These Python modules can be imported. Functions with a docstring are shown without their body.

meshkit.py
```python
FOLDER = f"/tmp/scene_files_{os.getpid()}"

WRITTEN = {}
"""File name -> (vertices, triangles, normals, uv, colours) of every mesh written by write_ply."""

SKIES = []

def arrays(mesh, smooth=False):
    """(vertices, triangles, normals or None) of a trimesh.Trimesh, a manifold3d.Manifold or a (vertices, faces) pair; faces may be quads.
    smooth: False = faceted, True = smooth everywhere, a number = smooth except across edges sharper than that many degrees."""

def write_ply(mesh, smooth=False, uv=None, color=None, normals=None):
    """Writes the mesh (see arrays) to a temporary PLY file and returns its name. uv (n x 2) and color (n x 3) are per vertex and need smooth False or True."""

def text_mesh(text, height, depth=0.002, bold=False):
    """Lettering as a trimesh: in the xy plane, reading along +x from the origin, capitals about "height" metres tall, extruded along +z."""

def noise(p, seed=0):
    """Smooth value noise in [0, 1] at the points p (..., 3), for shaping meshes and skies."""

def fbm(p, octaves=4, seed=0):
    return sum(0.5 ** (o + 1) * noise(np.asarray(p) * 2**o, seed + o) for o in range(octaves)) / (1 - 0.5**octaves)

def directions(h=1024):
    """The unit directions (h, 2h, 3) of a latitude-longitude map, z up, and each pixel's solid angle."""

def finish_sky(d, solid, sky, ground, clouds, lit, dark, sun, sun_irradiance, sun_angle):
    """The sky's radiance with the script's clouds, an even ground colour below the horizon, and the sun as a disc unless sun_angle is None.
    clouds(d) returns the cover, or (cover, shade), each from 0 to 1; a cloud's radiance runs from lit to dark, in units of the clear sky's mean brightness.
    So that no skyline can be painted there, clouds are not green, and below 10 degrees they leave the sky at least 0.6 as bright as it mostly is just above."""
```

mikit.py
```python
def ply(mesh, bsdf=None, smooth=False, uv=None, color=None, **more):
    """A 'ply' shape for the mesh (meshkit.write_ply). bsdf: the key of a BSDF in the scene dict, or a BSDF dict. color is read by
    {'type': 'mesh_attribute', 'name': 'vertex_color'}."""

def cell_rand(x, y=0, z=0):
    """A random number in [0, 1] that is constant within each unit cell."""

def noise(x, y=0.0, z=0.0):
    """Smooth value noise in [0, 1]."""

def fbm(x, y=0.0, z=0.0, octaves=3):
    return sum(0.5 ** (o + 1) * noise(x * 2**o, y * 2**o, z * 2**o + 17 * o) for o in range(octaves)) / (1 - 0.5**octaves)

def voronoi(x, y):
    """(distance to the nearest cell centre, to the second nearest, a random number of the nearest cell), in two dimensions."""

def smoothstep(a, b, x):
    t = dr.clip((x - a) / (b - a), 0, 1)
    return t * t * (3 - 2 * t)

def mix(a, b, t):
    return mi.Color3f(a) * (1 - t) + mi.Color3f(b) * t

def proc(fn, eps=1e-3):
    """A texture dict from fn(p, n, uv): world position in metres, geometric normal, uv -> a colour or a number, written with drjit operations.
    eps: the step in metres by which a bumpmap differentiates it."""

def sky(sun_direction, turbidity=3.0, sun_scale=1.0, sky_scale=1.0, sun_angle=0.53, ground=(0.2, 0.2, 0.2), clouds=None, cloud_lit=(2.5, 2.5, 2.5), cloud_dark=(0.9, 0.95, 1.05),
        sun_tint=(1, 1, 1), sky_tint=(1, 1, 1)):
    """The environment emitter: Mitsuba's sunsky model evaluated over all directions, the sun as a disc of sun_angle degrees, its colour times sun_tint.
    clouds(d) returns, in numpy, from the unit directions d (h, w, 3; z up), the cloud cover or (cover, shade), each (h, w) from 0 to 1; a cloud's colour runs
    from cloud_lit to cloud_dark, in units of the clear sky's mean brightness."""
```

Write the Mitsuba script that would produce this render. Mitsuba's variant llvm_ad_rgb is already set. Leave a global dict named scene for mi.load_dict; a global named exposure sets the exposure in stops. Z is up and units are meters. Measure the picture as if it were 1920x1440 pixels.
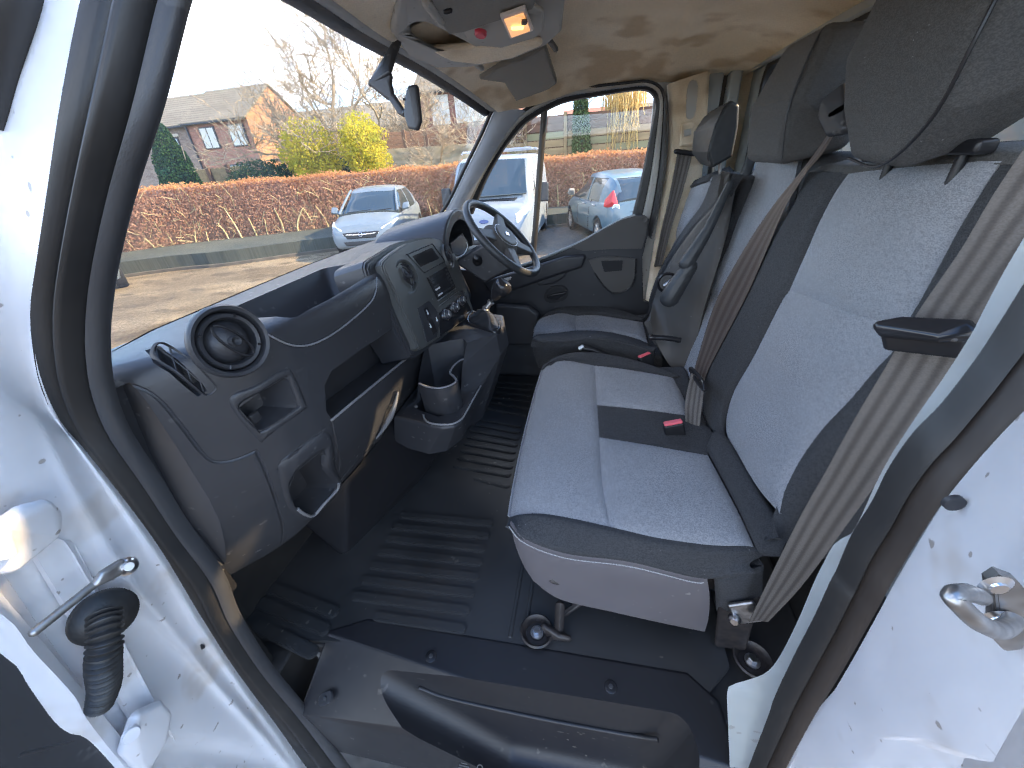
import math, random
import numpy as np, trimesh, mitsuba as mi, drjit as dr, mikit, meshkit
import manifold3d as m3
from shapely.geometry import Polygon, box as sbox, LineString
from shapely import affinity
random.seed(7); RNG = np.random.default_rng(7)
T = mi.ScalarTransform4f
scene, labels = {}, {}

# ---- camera, sky, exposure ------------------------------------------------
EYE = np.array([0.0, 0.0, 1.15])
CAM = np.array([[0.9807, 0.1834, -0.0677], [0.0359, -0.5092, -0.8599], [-0.1921, 0.8409, -0.506]])  # right, down, forward
FWD, UP = CAM[2], -CAM[1]
scene['camera'] = {'type': 'perspective', 'fov': 106.26, 'fov_axis': 'x', 'near_clip': 0.02, 'far_clip': 400.0,
                   'to_world': T().look_at(origin=EYE.tolist(), target=(EYE + FWD).tolist(), up=UP.tolist())}

def clouds(d):
    p = d / np.maximum(d[..., 2:] + 0.25, 0.08)
    n = meshkit.fbm(p * 1.6 + [3.1, 1.7, 0], octaves=5, seed=3)
    cover = np.clip((n - 0.48) / 0.16, 0, 1)
    low = np.clip(1 - d[..., 2] / 0.35, 0, 1)
    cover = np.clip(cover + 0.35 * low, 0, 1)
    shade = np.clip((meshkit.fbm(p * 2.3 + 9, octaves=4, seed=8) - 0.45) * 1.6, 0, 0.7)
    return cover, shade
scene['sky'] = mikit.sky((0.80, 0.15, 0.53), turbidity=3, sun_scale=0.42, sky_scale=1.15, sun_angle=0.9, clouds=clouds,
                         cloud_lit=(2.3, 2.35, 2.45), cloud_dark=(1.0, 1.1, 1.3), sky_tint=(.70, .92, 1.14), sun_tint=(1.0, 0.93, 0.80), ground=(0.16, 0.14, 0.11))
exposure = 4.3

# ---- helpers ---------------------------------------------------------------
def num(key):
    """key, or key_001, key_002 ... when it is taken"""
    used = lambda k: k in scene or k in labels or any(x.startswith(k + '__') for x in scene)
    if not used(key): return key
    i = 1
    while used(f'{key}_{i:03d}'): i += 1
    return f'{key}_{i:03d}'

def add(key, mesh, bsdf, smooth=35, parent=None, **lab):
    if parent: key = parent + '__' + key
    key = num(key)
    scene[key] = mikit.ply(mesh, bsdf, smooth=smooth)
    if lab: labels[key] = lab
    return key

def thing(key, label, category, group=None, kind=None):
    key = num(key); labels[key] = {'label': label, 'category': category, 'kind': 'thing'}
    if group: labels[key]['group'] = group
    if kind: labels[key]['kind'] = kind
    return key

def tri(v, f): return trimesh.Trimesh(np.asarray(v, float), np.asarray(f, int), process=False)
def man(m): return m3.Manifold(m3.Mesh(np.asarray(m.vertices, np.float32), np.asarray(m.faces, np.uint32)))
def tm(m):
    q = m.to_mesh(); return tri(q.vert_properties[:, :3], q.tri_verts)
def cat(*ms): return trimesh.util.concatenate([tm(m) if hasattr(m, 'to_mesh') else m for m in ms])
def hull(pts): return m3.Manifold.hull_points(np.asarray(pts, np.float32))
_SPH = {}
def sph(r, c, n=12):
    return m3.Manifold.sphere(r, n).translate(list(map(float, c)))
def hullm(ms): return m3.Manifold.batch_hull(ms)
def rbox(lo, hi, r=0.006, n=12):
    lo, hi = np.array(lo, float), np.array(hi, float); r = min(r, (hi - lo).min() / 2 - 1e-5)
    return hullm([sph(r, [(lo if a else hi)[0] + (r if a else -r), (lo if b else hi)[1] + (r if b else -r), (lo if c else hi)[2] + (r if c else -r)], n)
                  for a in (0, 1) for b in (0, 1) for c in (0, 1)])
def rhull(pts, r, n=12):
    """rounded convex hull of points"""
    return hullm([sph(r, p, n) for p in pts])
def unit(v): v = np.asarray(v, float); return v / np.maximum(np.linalg.norm(v, axis=-1, keepdims=True), 1e-12)
def frame(z, x=None):
    z = unit(z); x = np.array(x if x is not None else ([1, 0, 0] if abs(z[0]) < .9 else [0, 1, 0]), float)
    x = unit(x - z * (x @ z)); return np.stack([x, np.cross(z, x), z], 1)
def place(m, o, R=None, s=1.0):
    """mesh placed with rotation columns R and origin o"""
    m = tm(m) if hasattr(m, 'to_mesh') else m.copy()
    v = np.asarray(m.vertices) * s
    if R is not None: v = v @ np.asarray(R).T
    return tri(v + np.asarray(o, float), m.faces)
def spl(pts, n=40, closed=False):
    """Catmull-Rom through pts, n points evenly spaced along the curve"""
    p = np.asarray(pts, float)
    if len(p) == 2 and not closed: return p[0] + np.linspace(0, 1, n)[:, None] * (p[1] - p[0])
    q = np.vstack([p[-1], p, p[0], p[1]]) if closed else np.vstack([2 * p[0] - p[1], p, 2 * p[-1] - p[-2]])
    t = np.linspace(0, 1, 12, endpoint=False)[:, None]; out = []
    for i in range(len(q) - 3):
        a, b, c, d = q[i:i + 4]
        out.append(0.5 * (2 * b + (c - a) * t + (2 * a - 5 * b + 4 * c - d) * t**2 + (3 * b - a - 3 * c + d) * t**3))
    out = np.vstack(out + [q[-2][None]])
    return even(out, n, closed)
def even(p, n, closed=False):
    p = np.asarray(p, float); s = np.r_[0, np.cumsum(np.linalg.norm(np.diff(p, axis=0), axis=1))]
    u = np.linspace(0, s[-1], n + 1)[:-1] if closed else np.linspace(0, s[-1], n)
    return np.stack([np.interp(u, s, p[:, k]) for k in range(p.shape[1])], 1)
def spi(pts, n):
    """Catmull-Rom, n points evenly spaced in the index, so that paired curves stay paired"""
    p = np.asarray(pts, float); q = np.vstack([2 * p[0] - p[1], p, 2 * p[-1] - p[-2]]); s = np.linspace(0, len(p) - 1 - 1e-9, n); i = s.astype(int); t = (s - i)[:, None]
    a, b, c, d = q[i], q[i + 1], q[i + 2], q[i + 3]
    return 0.5 * (2 * b + (c - a) * t + (2 * a - 5 * b + 4 * c - d) * t**2 + (3 * b - a - 3 * c + d) * t**3)
def gridf(nu, nv, cu=False, cv=False, off=0):
    i, j = np.meshgrid(np.arange(nu if cu else nu - 1), np.arange(nv if cv else nv - 1), indexing='ij')
    a, b = i * nv + j, i * nv + (j + 1) % nv
    c, d = ((i + 1) % nu) * nv + (j + 1) % nv, ((i + 1) % nu) * nv + j
    return np.vstack([np.stack([a, b, c], -1).reshape(-1, 3), np.stack([a, c, d], -1).reshape(-1, 3)]) + off
def sheet(g, flip=False):
    g = np.asarray(g, float); f = gridf(*g.shape[:2])
    return tri(g.reshape(-1, 3), f[:, ::-1] if flip else f)
def gnorm(g):
    return unit(np.cross(np.gradient(g, axis=0), np.gradient(g, axis=1)))
def slab(g, t, flip=False):
    """closed sheet: the grid g and its copy moved by t along minus the normals"""
    g = np.asarray(g, float); nu, nv = g.shape[:2]; n = gnorm(g) * (-1 if flip else 1); b = g - n * t
    N = nu * nv; f = gridf(nu, nv)
    if flip: f = f[:, ::-1]
    loop = np.r_[np.arange(nv), np.arange(1, nu) * nv + nv - 1, N - 1 - np.arange(1, nv), np.arange(nu - 2, 0, -1) * nv]
    k = np.roll(loop, -1); side = np.vstack([np.stack([loop, loop + N, k], 1), np.stack([k, loop + N, k + N], 1)])
    if flip: side = side[:, ::-1]
    return tri(np.vstack([g.reshape(-1, 3), b.reshape(-1, 3)]), np.vstack([f, f[:, ::-1] + N, side]))
def coons(a, b, c, d, nu=24, nv=24):
    """grid over four curves: a (u at v=0), b (u at v=1), c (v at u=0), d (v at u=1)"""
    a, b, c, d = spl(a, nu), spl(b, nu), spl(c, nv), spl(d, nv)
    u, v = np.linspace(0, 1, nu)[:, None, None], np.linspace(0, 1, nv)[None, :, None]
    return ((1 - v) * a[:, None] + v * b[:, None] + (1 - u) * c[None] + u * d[None]
            - ((1 - u) * (1 - v) * a[0] + u * (1 - v) * a[-1] + (1 - u) * v * b[0] + u * v * b[-1]))
def puff(g, h, e=0.12, seam=0.004, toward=None):
    """swell a grid along its normal, with a rolled-in seam at its borders"""
    nu, nv = g.shape[:2]; n = gnorm(g)
    if toward is not None and (n * (np.asarray(toward) - g)).sum() < 0: n = -n
    u, v = np.linspace(0, 1, nu)[:, None], np.linspace(0, 1, nv)[None]
    edge = np.minimum(np.minimum(u, 1 - u) * 1.0, np.minimum(v, 1 - v))
    roll = 1 - (1 - np.clip(edge / e, 0, 1)) ** 3
    bulge = (1 - (2 * u - 1) ** 4) * (1 - (2 * v - 1) ** 4)
    return g + n * (h * bulge + seam * (roll - 1))[..., None]
def loft(secs, caps=True, closed=True):
    """solid through closed sections with equal numbers of points"""
    s = np.asarray(secs, float); nu, nv = s.shape[:2]; f = gridf(nu, nv, cv=True); v = s.reshape(-1, 3)
    if caps:
        k = len(v); v = np.vstack([v, s[0].mean(0), s[-1].mean(0)]); j = np.arange(nv); jn = (j + 1) % nv
        f = np.vstack([f, np.stack([jn, j, j * 0 + k], 1), np.stack([j + (nu - 1) * nv, jn + (nu - 1) * nv, j * 0 + k + 1], 1)])
    m = tri(v, f)
    if m.volume < 0: m = tri(v, f[:, ::-1])
    return m
def sweep(path, prof, up=(0, 0, 1), closed=False, scale=None):
    """profile (n x 2: side, up) carried along a path"""
    p = np.asarray(path, float); t = unit(np.gradient(p, axis=0)) if not closed else unit(np.roll(p, -1, 0) - np.roll(p, 1, 0))
    up = np.broadcast_to(np.asarray(up, float), p.shape); s = unit(np.cross(t, up)); w = np.cross(s, t)
    prof = np.asarray(prof, float); sc = np.ones(len(p)) if scale is None else np.asarray(scale)
    g = p[:, None] + sc[:, None, None] * (prof[None, :, :1] * s[:, None] + prof[None, :, 1:] * w[:, None])
    if closed:
        m = tri(g.reshape(-1, 3), gridf(len(p), len(prof), cu=True, cv=True))
        return m if m.volume > 0 else tri(m.vertices, m.faces[:, ::-1])
    return loft(g)
def circ(r, n=12, ry=None):
    a = np.arange(n) * 2 * math.pi / n; return np.stack([r * np.cos(a), (ry or r) * np.sin(a)], 1)
def tube(path, r, n=10, closed=False, up=None):
    p = np.asarray(path, float)
    if up is None:
        d = unit(p[-1] - p[0]) if not closed else np.array([0, 0, 1.0]); up = [0, 0, 1] if abs(d[2]) < .8 else [1, 0.1, 0]
    sc = None if np.isscalar(r) else np.asarray(r)
    return sweep(p, circ(1.0 if sc is not None else r, n), up, closed, sc)
def rrect(w, h, r, n=5):
    r = min(r, w / 2 - 1e-6, h / 2 - 1e-6); out = []
    for k, (cx, cy) in enumerate([(w/2-r, h/2-r), (-w/2+r, h/2-r), (-w/2+r, -h/2+r), (w/2-r, -h/2+r)]):
        a = np.linspace(k * math.pi / 2, (k + 1) * math.pi / 2, n); out.append(np.stack([cx + r * np.cos(a), cy + r * np.sin(a)], 1))
    return np.vstack(out)
def prism(poly, o, R, d, bev=0.0, z0=0.0):
    """polygon (2D points or shapely) extruded from z0 to z0+d in frame R at o, with a chamfered far edge"""
    poly = poly if hasattr(poly, 'exterior') else Polygon(poly)
    if not poly.is_valid: poly = poly.buffer(0)
    cs = m3.CrossSection([np.asarray(poly.exterior.coords)[:-1]] + [np.asarray(i.coords)[:-1] for i in poly.interiors], m3.FillRule.EvenOdd)
    if bev <= 0: m = cs.extrude(d)
    else:
        m = cs.extrude(d - bev)
        for k in range(3):
            a0, a1 = (k / 3) * math.pi / 2, ((k + 1) / 3) * math.pi / 2
            z = d - bev + bev * math.sin(a0); h = bev * (math.sin(a1) - math.sin(a0))
            m = m + cs.offset(-bev * (1 - math.cos(a1)) , m3.JoinType.Round).extrude(h + 1e-5).translate([0, 0, z - 1e-5])
    return place(m.translate([0, 0, z0]), o, R)
def plate(pts, d, bev=0.0, toward=EYE, n=None, sm=0):
    """polygon through 3D points thickened by d towards a point"""
    p = np.asarray(pts, float)
    if sm: p = spl(p, sm, True)
    c = p.mean(0); w = unit(np.linalg.svd(p - c)[2][2])
    if w @ (np.asarray(toward) - c) < 0: w = -w
    R = frame(w); q = (p - c) @ R
    return prism(q[:, :2], c, R, d, bev)
def lathe(prof, o, axis, n=32):
    """profile (r, h) turned about an axis"""
    prof = np.asarray(prof, float); a = np.arange(n) * 2 * math.pi / n
    g = np.stack([prof[:, None, 0] * np.cos(a), prof[:, None, 0] * np.sin(a), np.broadcast_to(prof[:, 1:], (len(prof), n))], -1)
    m = tri(g.reshape(-1, 3), gridf(len(prof), n, cv=True))
    m = tri(m.vertices, m.faces[:, ::-1])
    return place(m, o, frame(axis))
def cyl(a, b, r, n=16, bev=0.0):
    a, b = np.asarray(a, float), np.asarray(b, float); h = np.linalg.norm(b - a)
    pr = [(1e-5, 0), (r - bev, 0), (r, bev), (r, h - bev), (r - bev, h), (1e-5, h)] if bev else [(1e-5, 0), (r, 0), (r, h), (1e-5, h)]
    return lathe(pr, a, b - a, n)
def strip(W, I, prof, n=80, t0=0.0, t1=1.0, out=(0, -1, 0), spl=spl):
    """band between two curves; prof = [(t, d)] lifts it by d towards out"""
    W, I = spl(W, n), spl(I, n); pr = np.array(prof, float)
    m = (pr[:, 0] >= t0 - 1e-9) & (pr[:, 0] <= t1 + 1e-9); pr = pr[m]
    return W[:, None] * (1 - pr[None, :, :1]) + I[:, None] * pr[None, :, :1] + pr[None, :, 1:] * np.asarray(out, float)

# ---- materials -------------------------------------------------------------
def rgb(*c): return {'type': 'rgb', 'value': list(map(float, c))}
def sm(a, b, x): return mikit.smoothstep(a, b, x)
def noise(p, s, k=0.0): return mikit.noise(p.x * s + k, p.y * s, p.z * s)
def fbm(p, s, o=3, k=0.0): return mikit.fbm(p.x * s + k, p.y * s, p.z * s, o)
def mat(key, base, rough=0.5, bump=None, bump_h=1.0, eps=1e-3, two=True, **more):
    b = {'type': 'principled', 'base_color': rgb(*base) if isinstance(base, tuple) else mikit.proc(base), 'roughness': mikit.proc(rough) if callable(rough) else rough, **more}
    if bump: b = {'type': 'bumpmap', 'arbitrary': mikit.proc(bump, eps), 'scale': bump_h, 'nested': b}
    scene[key] = {'type': 'twosided', 'nested': b} if two else b
def speck(c0, c1, s, o=2, k=0.0):
    return lambda p, n, uv: mikit.mix(c0, c1, fbm(p, s, o, k))
def worn(c0, c1, c2, s=4.0):
    """large soft tone changes plus fine grain and some dust flecks"""
    def fn(p, n, uv):
        a = mikit.mix(c0, c1, sm(.3, .7, fbm(p, s, 3)))
        return mikit.mix(a, c2, sm(.72, .86, fbm(p, 60, 2, 5.0)) * sm(.45, .75, noise(p, 7, 3.0)))
    return fn

def grain(p, n, uv): return 0.00022 * noise(p, 900) + 0.00015 * noise(p, 420, 7.0)
mat('plastic_dark', worn((.032, .033, .037), (.039, .040, .044), (.085, .085, .085)), .40, bump=grain, eps=4e-4, specular=.5)
mat('plastic_mid', worn((.040, .041, .045), (.048, .049, .052), (.09, .09, .09)), .42, bump=grain, eps=4e-4)
mat('plastic_black', (.016, .016, .018), .35)
mat('step_plastic', worn((.014, .014, .017), (.020, .020, .022), (.10, .09, .08)), .40, bump=grain, eps=4e-4)
mat('plastic_stack_glare', worn((.075, .077, .072), (.088, .09, .084), (.13, .13, .13)), .40, bump=grain, eps=4e-4)  # dash plastic made lighter: glare on the stack is put into the colour
mat('leather_grey', speck((.032, .035, .038), (.044, .047, .050), 60), .42, bump=grain, eps=4e-4)
mat('plastic_gloss', (.02, .02, .022), .15)
mat('hollow_black', (.012, .012, .014), .6)
mat('rubber', speck((.018, .018, .019), (.032, .030, .028), 14), .45)
mat('rubber_brown', speck((.030, .024, .021), (.050, .040, .034), 14), .5)
mat('rubber_mat', worn((.028, .029, .030), (.042, .042, .042), (.12, .11, .095)), .36, bump=lambda p, n, uv: 0.0004 * noise(p, 380), eps=6e-4)
def fabric_fn(c0, c1, s):
    def fn(p, n, uv):
        a = mikit.mix(c0, c1, sm(.2, .8, mikit.noise(p.x * s, p.y * s, p.z * s)))
        a = a * (0.90 + 0.2 * noise(p, s * .33, 3.0))
        b = a * (0.88 + 0.24 * fbm(p, 6, 3, 2.0))
        return mikit.mix(b, (.42, .42, .42), .5 * sm(.90, .96, noise(p, 260, 9.0)) * sm(.70, .85, noise(p, 24, 4.0)))
    return fn
mat('fabric_grey', fabric_fn((.20, .207, .222), (.295, .303, .32), 700), .95, bump=lambda p, n, uv: 0.0007 * noise(p, 430), eps=8e-4, sheen=.4)
mat('fabric_dark', fabric_fn((.032, .033, .035), (.052, .053, .056), 600), .9, bump=lambda p, n, uv: 0.0004 * noise(p, 500), eps=6e-4, sheen=.5)
mat('fabric_head', fabric_fn((.068, .066, .063), (.098, .095, .091), 700), .92, bump=lambda p, n, uv: 0.0004 * noise(p, 560), eps=6e-4, sheen=.4)
mat('vinyl_grey', worn((.115, .105, .112), (.14, .13, .135), (.24, .23, .22)), .55, bump=grain, eps=4e-4)
mat('thread', (.45, .45, .45), .8)
mat('leather_black', speck((.020, .021, .023), (.035, .036, .038), 40), .38, bump=grain, eps=4e-4)
def lining(p, n, uv):
    a = mikit.mix((.78, .66, .50), (.68, .56, .40), sm(.3, .7, fbm(p, 5, 3)))
    a = mikit.mix(a, (.42, .29, .16), .65 * sm(.48, .70, fbm(p, 9, 3, 4.0)))
    return a * (0.9 + .2 * noise(p, 420))
mat('lining', lining, .95, bump=lambda p, n, uv: 0.0006 * noise(p, 350), eps=8e-4)
mat('trim_grey', worn((.40, .385, .35), (.35, .335, .30), (.25, .22, .19)), .6, bump=grain, eps=4e-4)
mat('trim_pale', worn((.34, .365, .36), (.30, .325, .32), (.24, .235, .22)), .55, bump=grain, eps=4e-4)
mat('trim_taupe', worn((.075, .070, .064), (.088, .082, .076), (.14, .13, .12)), .55, bump=grain, eps=4e-4)
mat('trim_blue', worn((.36, .38, .41), (.33, .35, .38), (.4, .4, .4)), .5, bump=grain, eps=4e-4)
def paint(p, n, uv):
    a = mikit.mix((.64, .64, .66), (.58, .58, .60), fbm(p, 5, 3))
    a = mikit.mix(a, (.42, .36, .30), .45 * sm(.58, .80, fbm(p, 11, 4, 6.0)))
    return mikit.mix(a, (.25, .22, .2), .8 * sm(.90, .95, noise(p, 75, 2.0)))
mat('paint_white', paint, .28, clearcoat=.8, clearcoat_gloss=.9, bump=lambda p, n, uv: 0.004 * noise(p, 14) + .0004 * noise(p, 60), eps=3e-3)
mat('steel_worn', speck((.22, .21, .20), (.50, .49, .48), 90), .35, metallic=.9)
mat('steel_bright', (.75, .75, .76), .22, metallic=1.0)
mat('plastic_highlight', (.20, .20, .205), .32)  # lighter plastic that paints the highlights along moulded edges and lips
mat('chrome', (.8, .8, .82), .12, metallic=1.0)
mat('metal_black', speck((.018, .018, .02), (.05, .04, .035), 60), .4)
mat('red_button', (.75, .13, .16), .4)
mat('white_print', (.75, .75, .75), .6)
scene['glass'] = {'type': 'thindielectric', 'int_ior': 1.5}
scene['glass_thick'] = {'type': 'thindielectric', 'int_ior': 1.5}
# ============================================================ van cab shell
VAN = thing('van_cab', 'white van cab with open passenger doorway, grey stained headlining and black rubber door seals', 'van')
def van(key, mesh, bsdf, smooth=35, **lab): return add(key, mesh, bsdf, smooth, VAN, **lab)
van('floor_pan', cat(rbox((-1.15, .44, -.06), (.60, 2.06, -.012), .01), rbox((-1.2, .345, -.30), (-.80, .47, -.02), .01), rbox((-1.2, .36, -.3), (-.84, .40, .5), .01), rbox((-1.12, .45, -.05), (-.98, 2.06, .52), .03)), 'rubber')

# near door opening: seal lip, rubber bulb, pillar trim
WA = [(-0.47, 0.445, 1.338), (-0.477, 0.42, 1.307), (-0.514, 0.38, 1.224), (-0.564, 0.36, 1.152), (-0.611, 0.345, 1.09), (-0.665, 0.34, 1.035), (-0.699, 0.335, 0.987), (-0.734, 0.33, 0.924), (-0.762, 0.33, 0.848), (-0.748, 0.325, 0.796), (-0.738, 0.32, 0.691), (-0.74, 0.315, 0.539), (-0.769, 0.31, 0.339), (-0.795, 0.305, 0.101), (-0.799, 0.295, -0.175), (-0.81, 0.285, -0.459), (-0.792, 0.27, -0.76)]
IA = [(-0.388, 0.465, 1.334), (-0.396, 0.44, 1.302), (-0.436, 0.4, 1.219), (-0.504, 0.385, 1.147), (-0.567, 0.37, 1.071), (-0.622, 0.365, 1.005), (-0.652, 0.36, 0.96), (-0.688, 0.355, 0.893), (-0.708, 0.35, 0.816), (-0.717, 0.35, 0.719), (-0.721, 0.345, 0.595), (-0.712, 0.34, 0.457), (-0.746, 0.335, 0.299), (-0.758, 0.33, 0.078), (-0.729, 0.32, -0.144), (-0.714, 0.31, -0.445), (-0.704, 0.3, -0.83)]
PROF = [(-.01, -.03), (0, .002), (.03, .010), (.26, .012), (.31, .003), (.36, .002), (.40, .009), (.46, .017), (.53, .020), (.60, .017), (.66, .008), (.69, .001), (.72, -.012), (.72, -.0121), (.76, .002), (.80, .005), (.96, .003), (1, -.004), (.985, -.012), (.90, -.02)]
van('door_seal', sheet(strip(WA, IA, PROF, 90, -1, .72), True), 'rubber', 50, label='black rubber seal around the front edge of the open doorway')
van('pillar_trim', sheet(strip(WA, IA, PROF, 90, .7205, 1.1), True), 'plastic_mid', 50)
RW = [(0.38, 0.36, 0.988), (0.367, 0.35, 0.944), (0.359, 0.348, 0.909), (0.351, 0.345, 0.866), (0.344, 0.34, 0.812), (0.344, 0.335, 0.717), (0.343, 0.332, 0.693), (0.348, 0.33, 0.609), (0.35, 0.325, 0.516), (0.354, 0.32, 0.368), (0.358, 0.31, 0.198), (0.37, 0.3, -0.031)]
RI = [(0.366, 0.4, 1.068), (0.361, 0.395, 1.024), (0.356, 0.39, 0.985), (0.35, 0.385, 0.957), (0.34, 0.38, 0.915), (0.329, 0.378, 0.879), (0.323, 0.375, 0.833), (0.321, 0.37, 0.789), (0.318, 0.368, 0.734), (0.321, 0.365, 0.667), (0.317, 0.36, 0.653), (0.318, 0.355, 0.576), (0.317, 0.35, 0.491), (0.32, 0.345, 0.365), (0.324, 0.34, 0.294), (0.339, 0.335, 0.09), (0.355, 0.325, -0.169)]
PROFB = [(-.01, -.03), (0, .002), (.03, .009), (.30, .013), (.38, .004), (.42, -.004), (.50, .004), (.60, .009), (.74, .009), (.86, .005), (.95, .0), (1, -.003)]
gB = strip(RW, RI, PROFB, 160)
wr = np.sin(np.linspace(0, 1, 160) * 420) * np.exp(-((np.linspace(0, 1, 160) - .48) / .16) ** 2) * .0011
gB[:, 7:10, 1] += wr[:, None]
van('seal_lip', sheet(gB[:, :6]), 'rubber_brown', 60)
van('door_seal', sheet(gB[:, 5:]), 'rubber', 60, label='black rubber seal along the rear edge of the open doorway, wrinkled')

# white front jamb with its folds
JA = [(-0.56, 0.425, 1.317), (-0.6, 0.401, 1.255), (-0.63, 0.372, 1.191), (-0.66, 0.336, 1.127), (-0.69, 0.291, 1.059), (-0.7, 0.244, 0.99), (-0.71, 0.203, 0.91), (-0.72, 0.186, 0.834), (-0.73, 0.171, 0.729), (-0.74, 0.149, 0.575), (-0.75, 0.116, 0.327), (-0.76, 0.083, 0.11)]
t = np.linspace(0, 1, 40)
fold = [(a, .016 * math.exp(-((a - .30) / .10) ** 2) - .014 * math.exp(-((a - .72) / .12) ** 2) - .012 * (a < .02)) for a in t]
gJ = strip(WA, JA, [(a, 0) for a in t], 120)
s_ = np.linspace(0, 1, 120)[:, None]; tt = t[None]
dep = .013 * np.exp(-((tt - .30 - .12 * np.sin(5 * s_)) / .07) ** 2) * np.clip((s_ - .25) * 4, 0, 1)
dep += -.020 * np.exp(-(((tt - .55) / .22) ** 2 + ((s_ - .58) / .09) ** 2)) + .014 * np.exp(-(((tt - .45) / .25) ** 2 + ((s_ - .47) / .05) ** 2))
dep += -.016 * np.exp(-(((tt - .60) / .30) ** 2 + ((s_ - .86) / .05) ** 2)) + .010 * np.exp(-(((tt - .10) / .05) ** 2)) * (s_ > .2)
gJ = gJ + dep[..., None] * unit(np.array([1, -.6, .1]))
van('door_jamb', sheet(gJ), 'paint_white', 60, label='white painted front door jamb with hinges and dirt streaks')
g2 = strip(JA, JA + np.array([-.07, -.11, -.02]) if False else [p + np.array([-.10, -.045, -.01]) for p in np.array(JA)], [(0, 0), (.5, .008), (1, 0)], 80)
van('door_jamb', sheet(g2), 'paint_white', 60)
van('outer_seal', tube(spl([(-0.56, 0.429, 1.341), (-0.565, 0.411, 1.315), (-0.6, 0.397, 1.267), (-0.63, 0.379, 1.219)], 30), np.linspace(.030, .014, 30), 12), 'rubber', 60)
# white rear jamb
JB = [(0.282, 0.2, 1.082), (0.294, 0.2, 1.033), (0.283, 0.19, 0.996), (0.287, 0.185, 0.956), (0.295, 0.18, 0.903), (0.31, 0.18, 0.846), (0.321, 0.175, 0.785), (0.336, 0.17, 0.706), (0.356, 0.165, 0.617), (0.381, 0.16, 0.515)]
gK = strip(RW, JB, [(a, 0) for a in np.linspace(0, 1, 44)], 110)
s_ = np.linspace(0, 1, 110)[:, None]; tt = np.linspace(0, 1, 44)[None]
dep = .012 * np.exp(-((tt - .0) / .05) ** 2) - .018 * np.clip((s_ - .50 - .18 * tt) * 14, 0, 1) * np.clip(tt * 5, 0, 1) - .010 * np.clip((tt - .62) * 6, 0, 1)
dep = dep + .006 * np.exp(-(((tt - .28) / .08) ** 2 + ((s_ - .42) / .05) ** 2))
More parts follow.
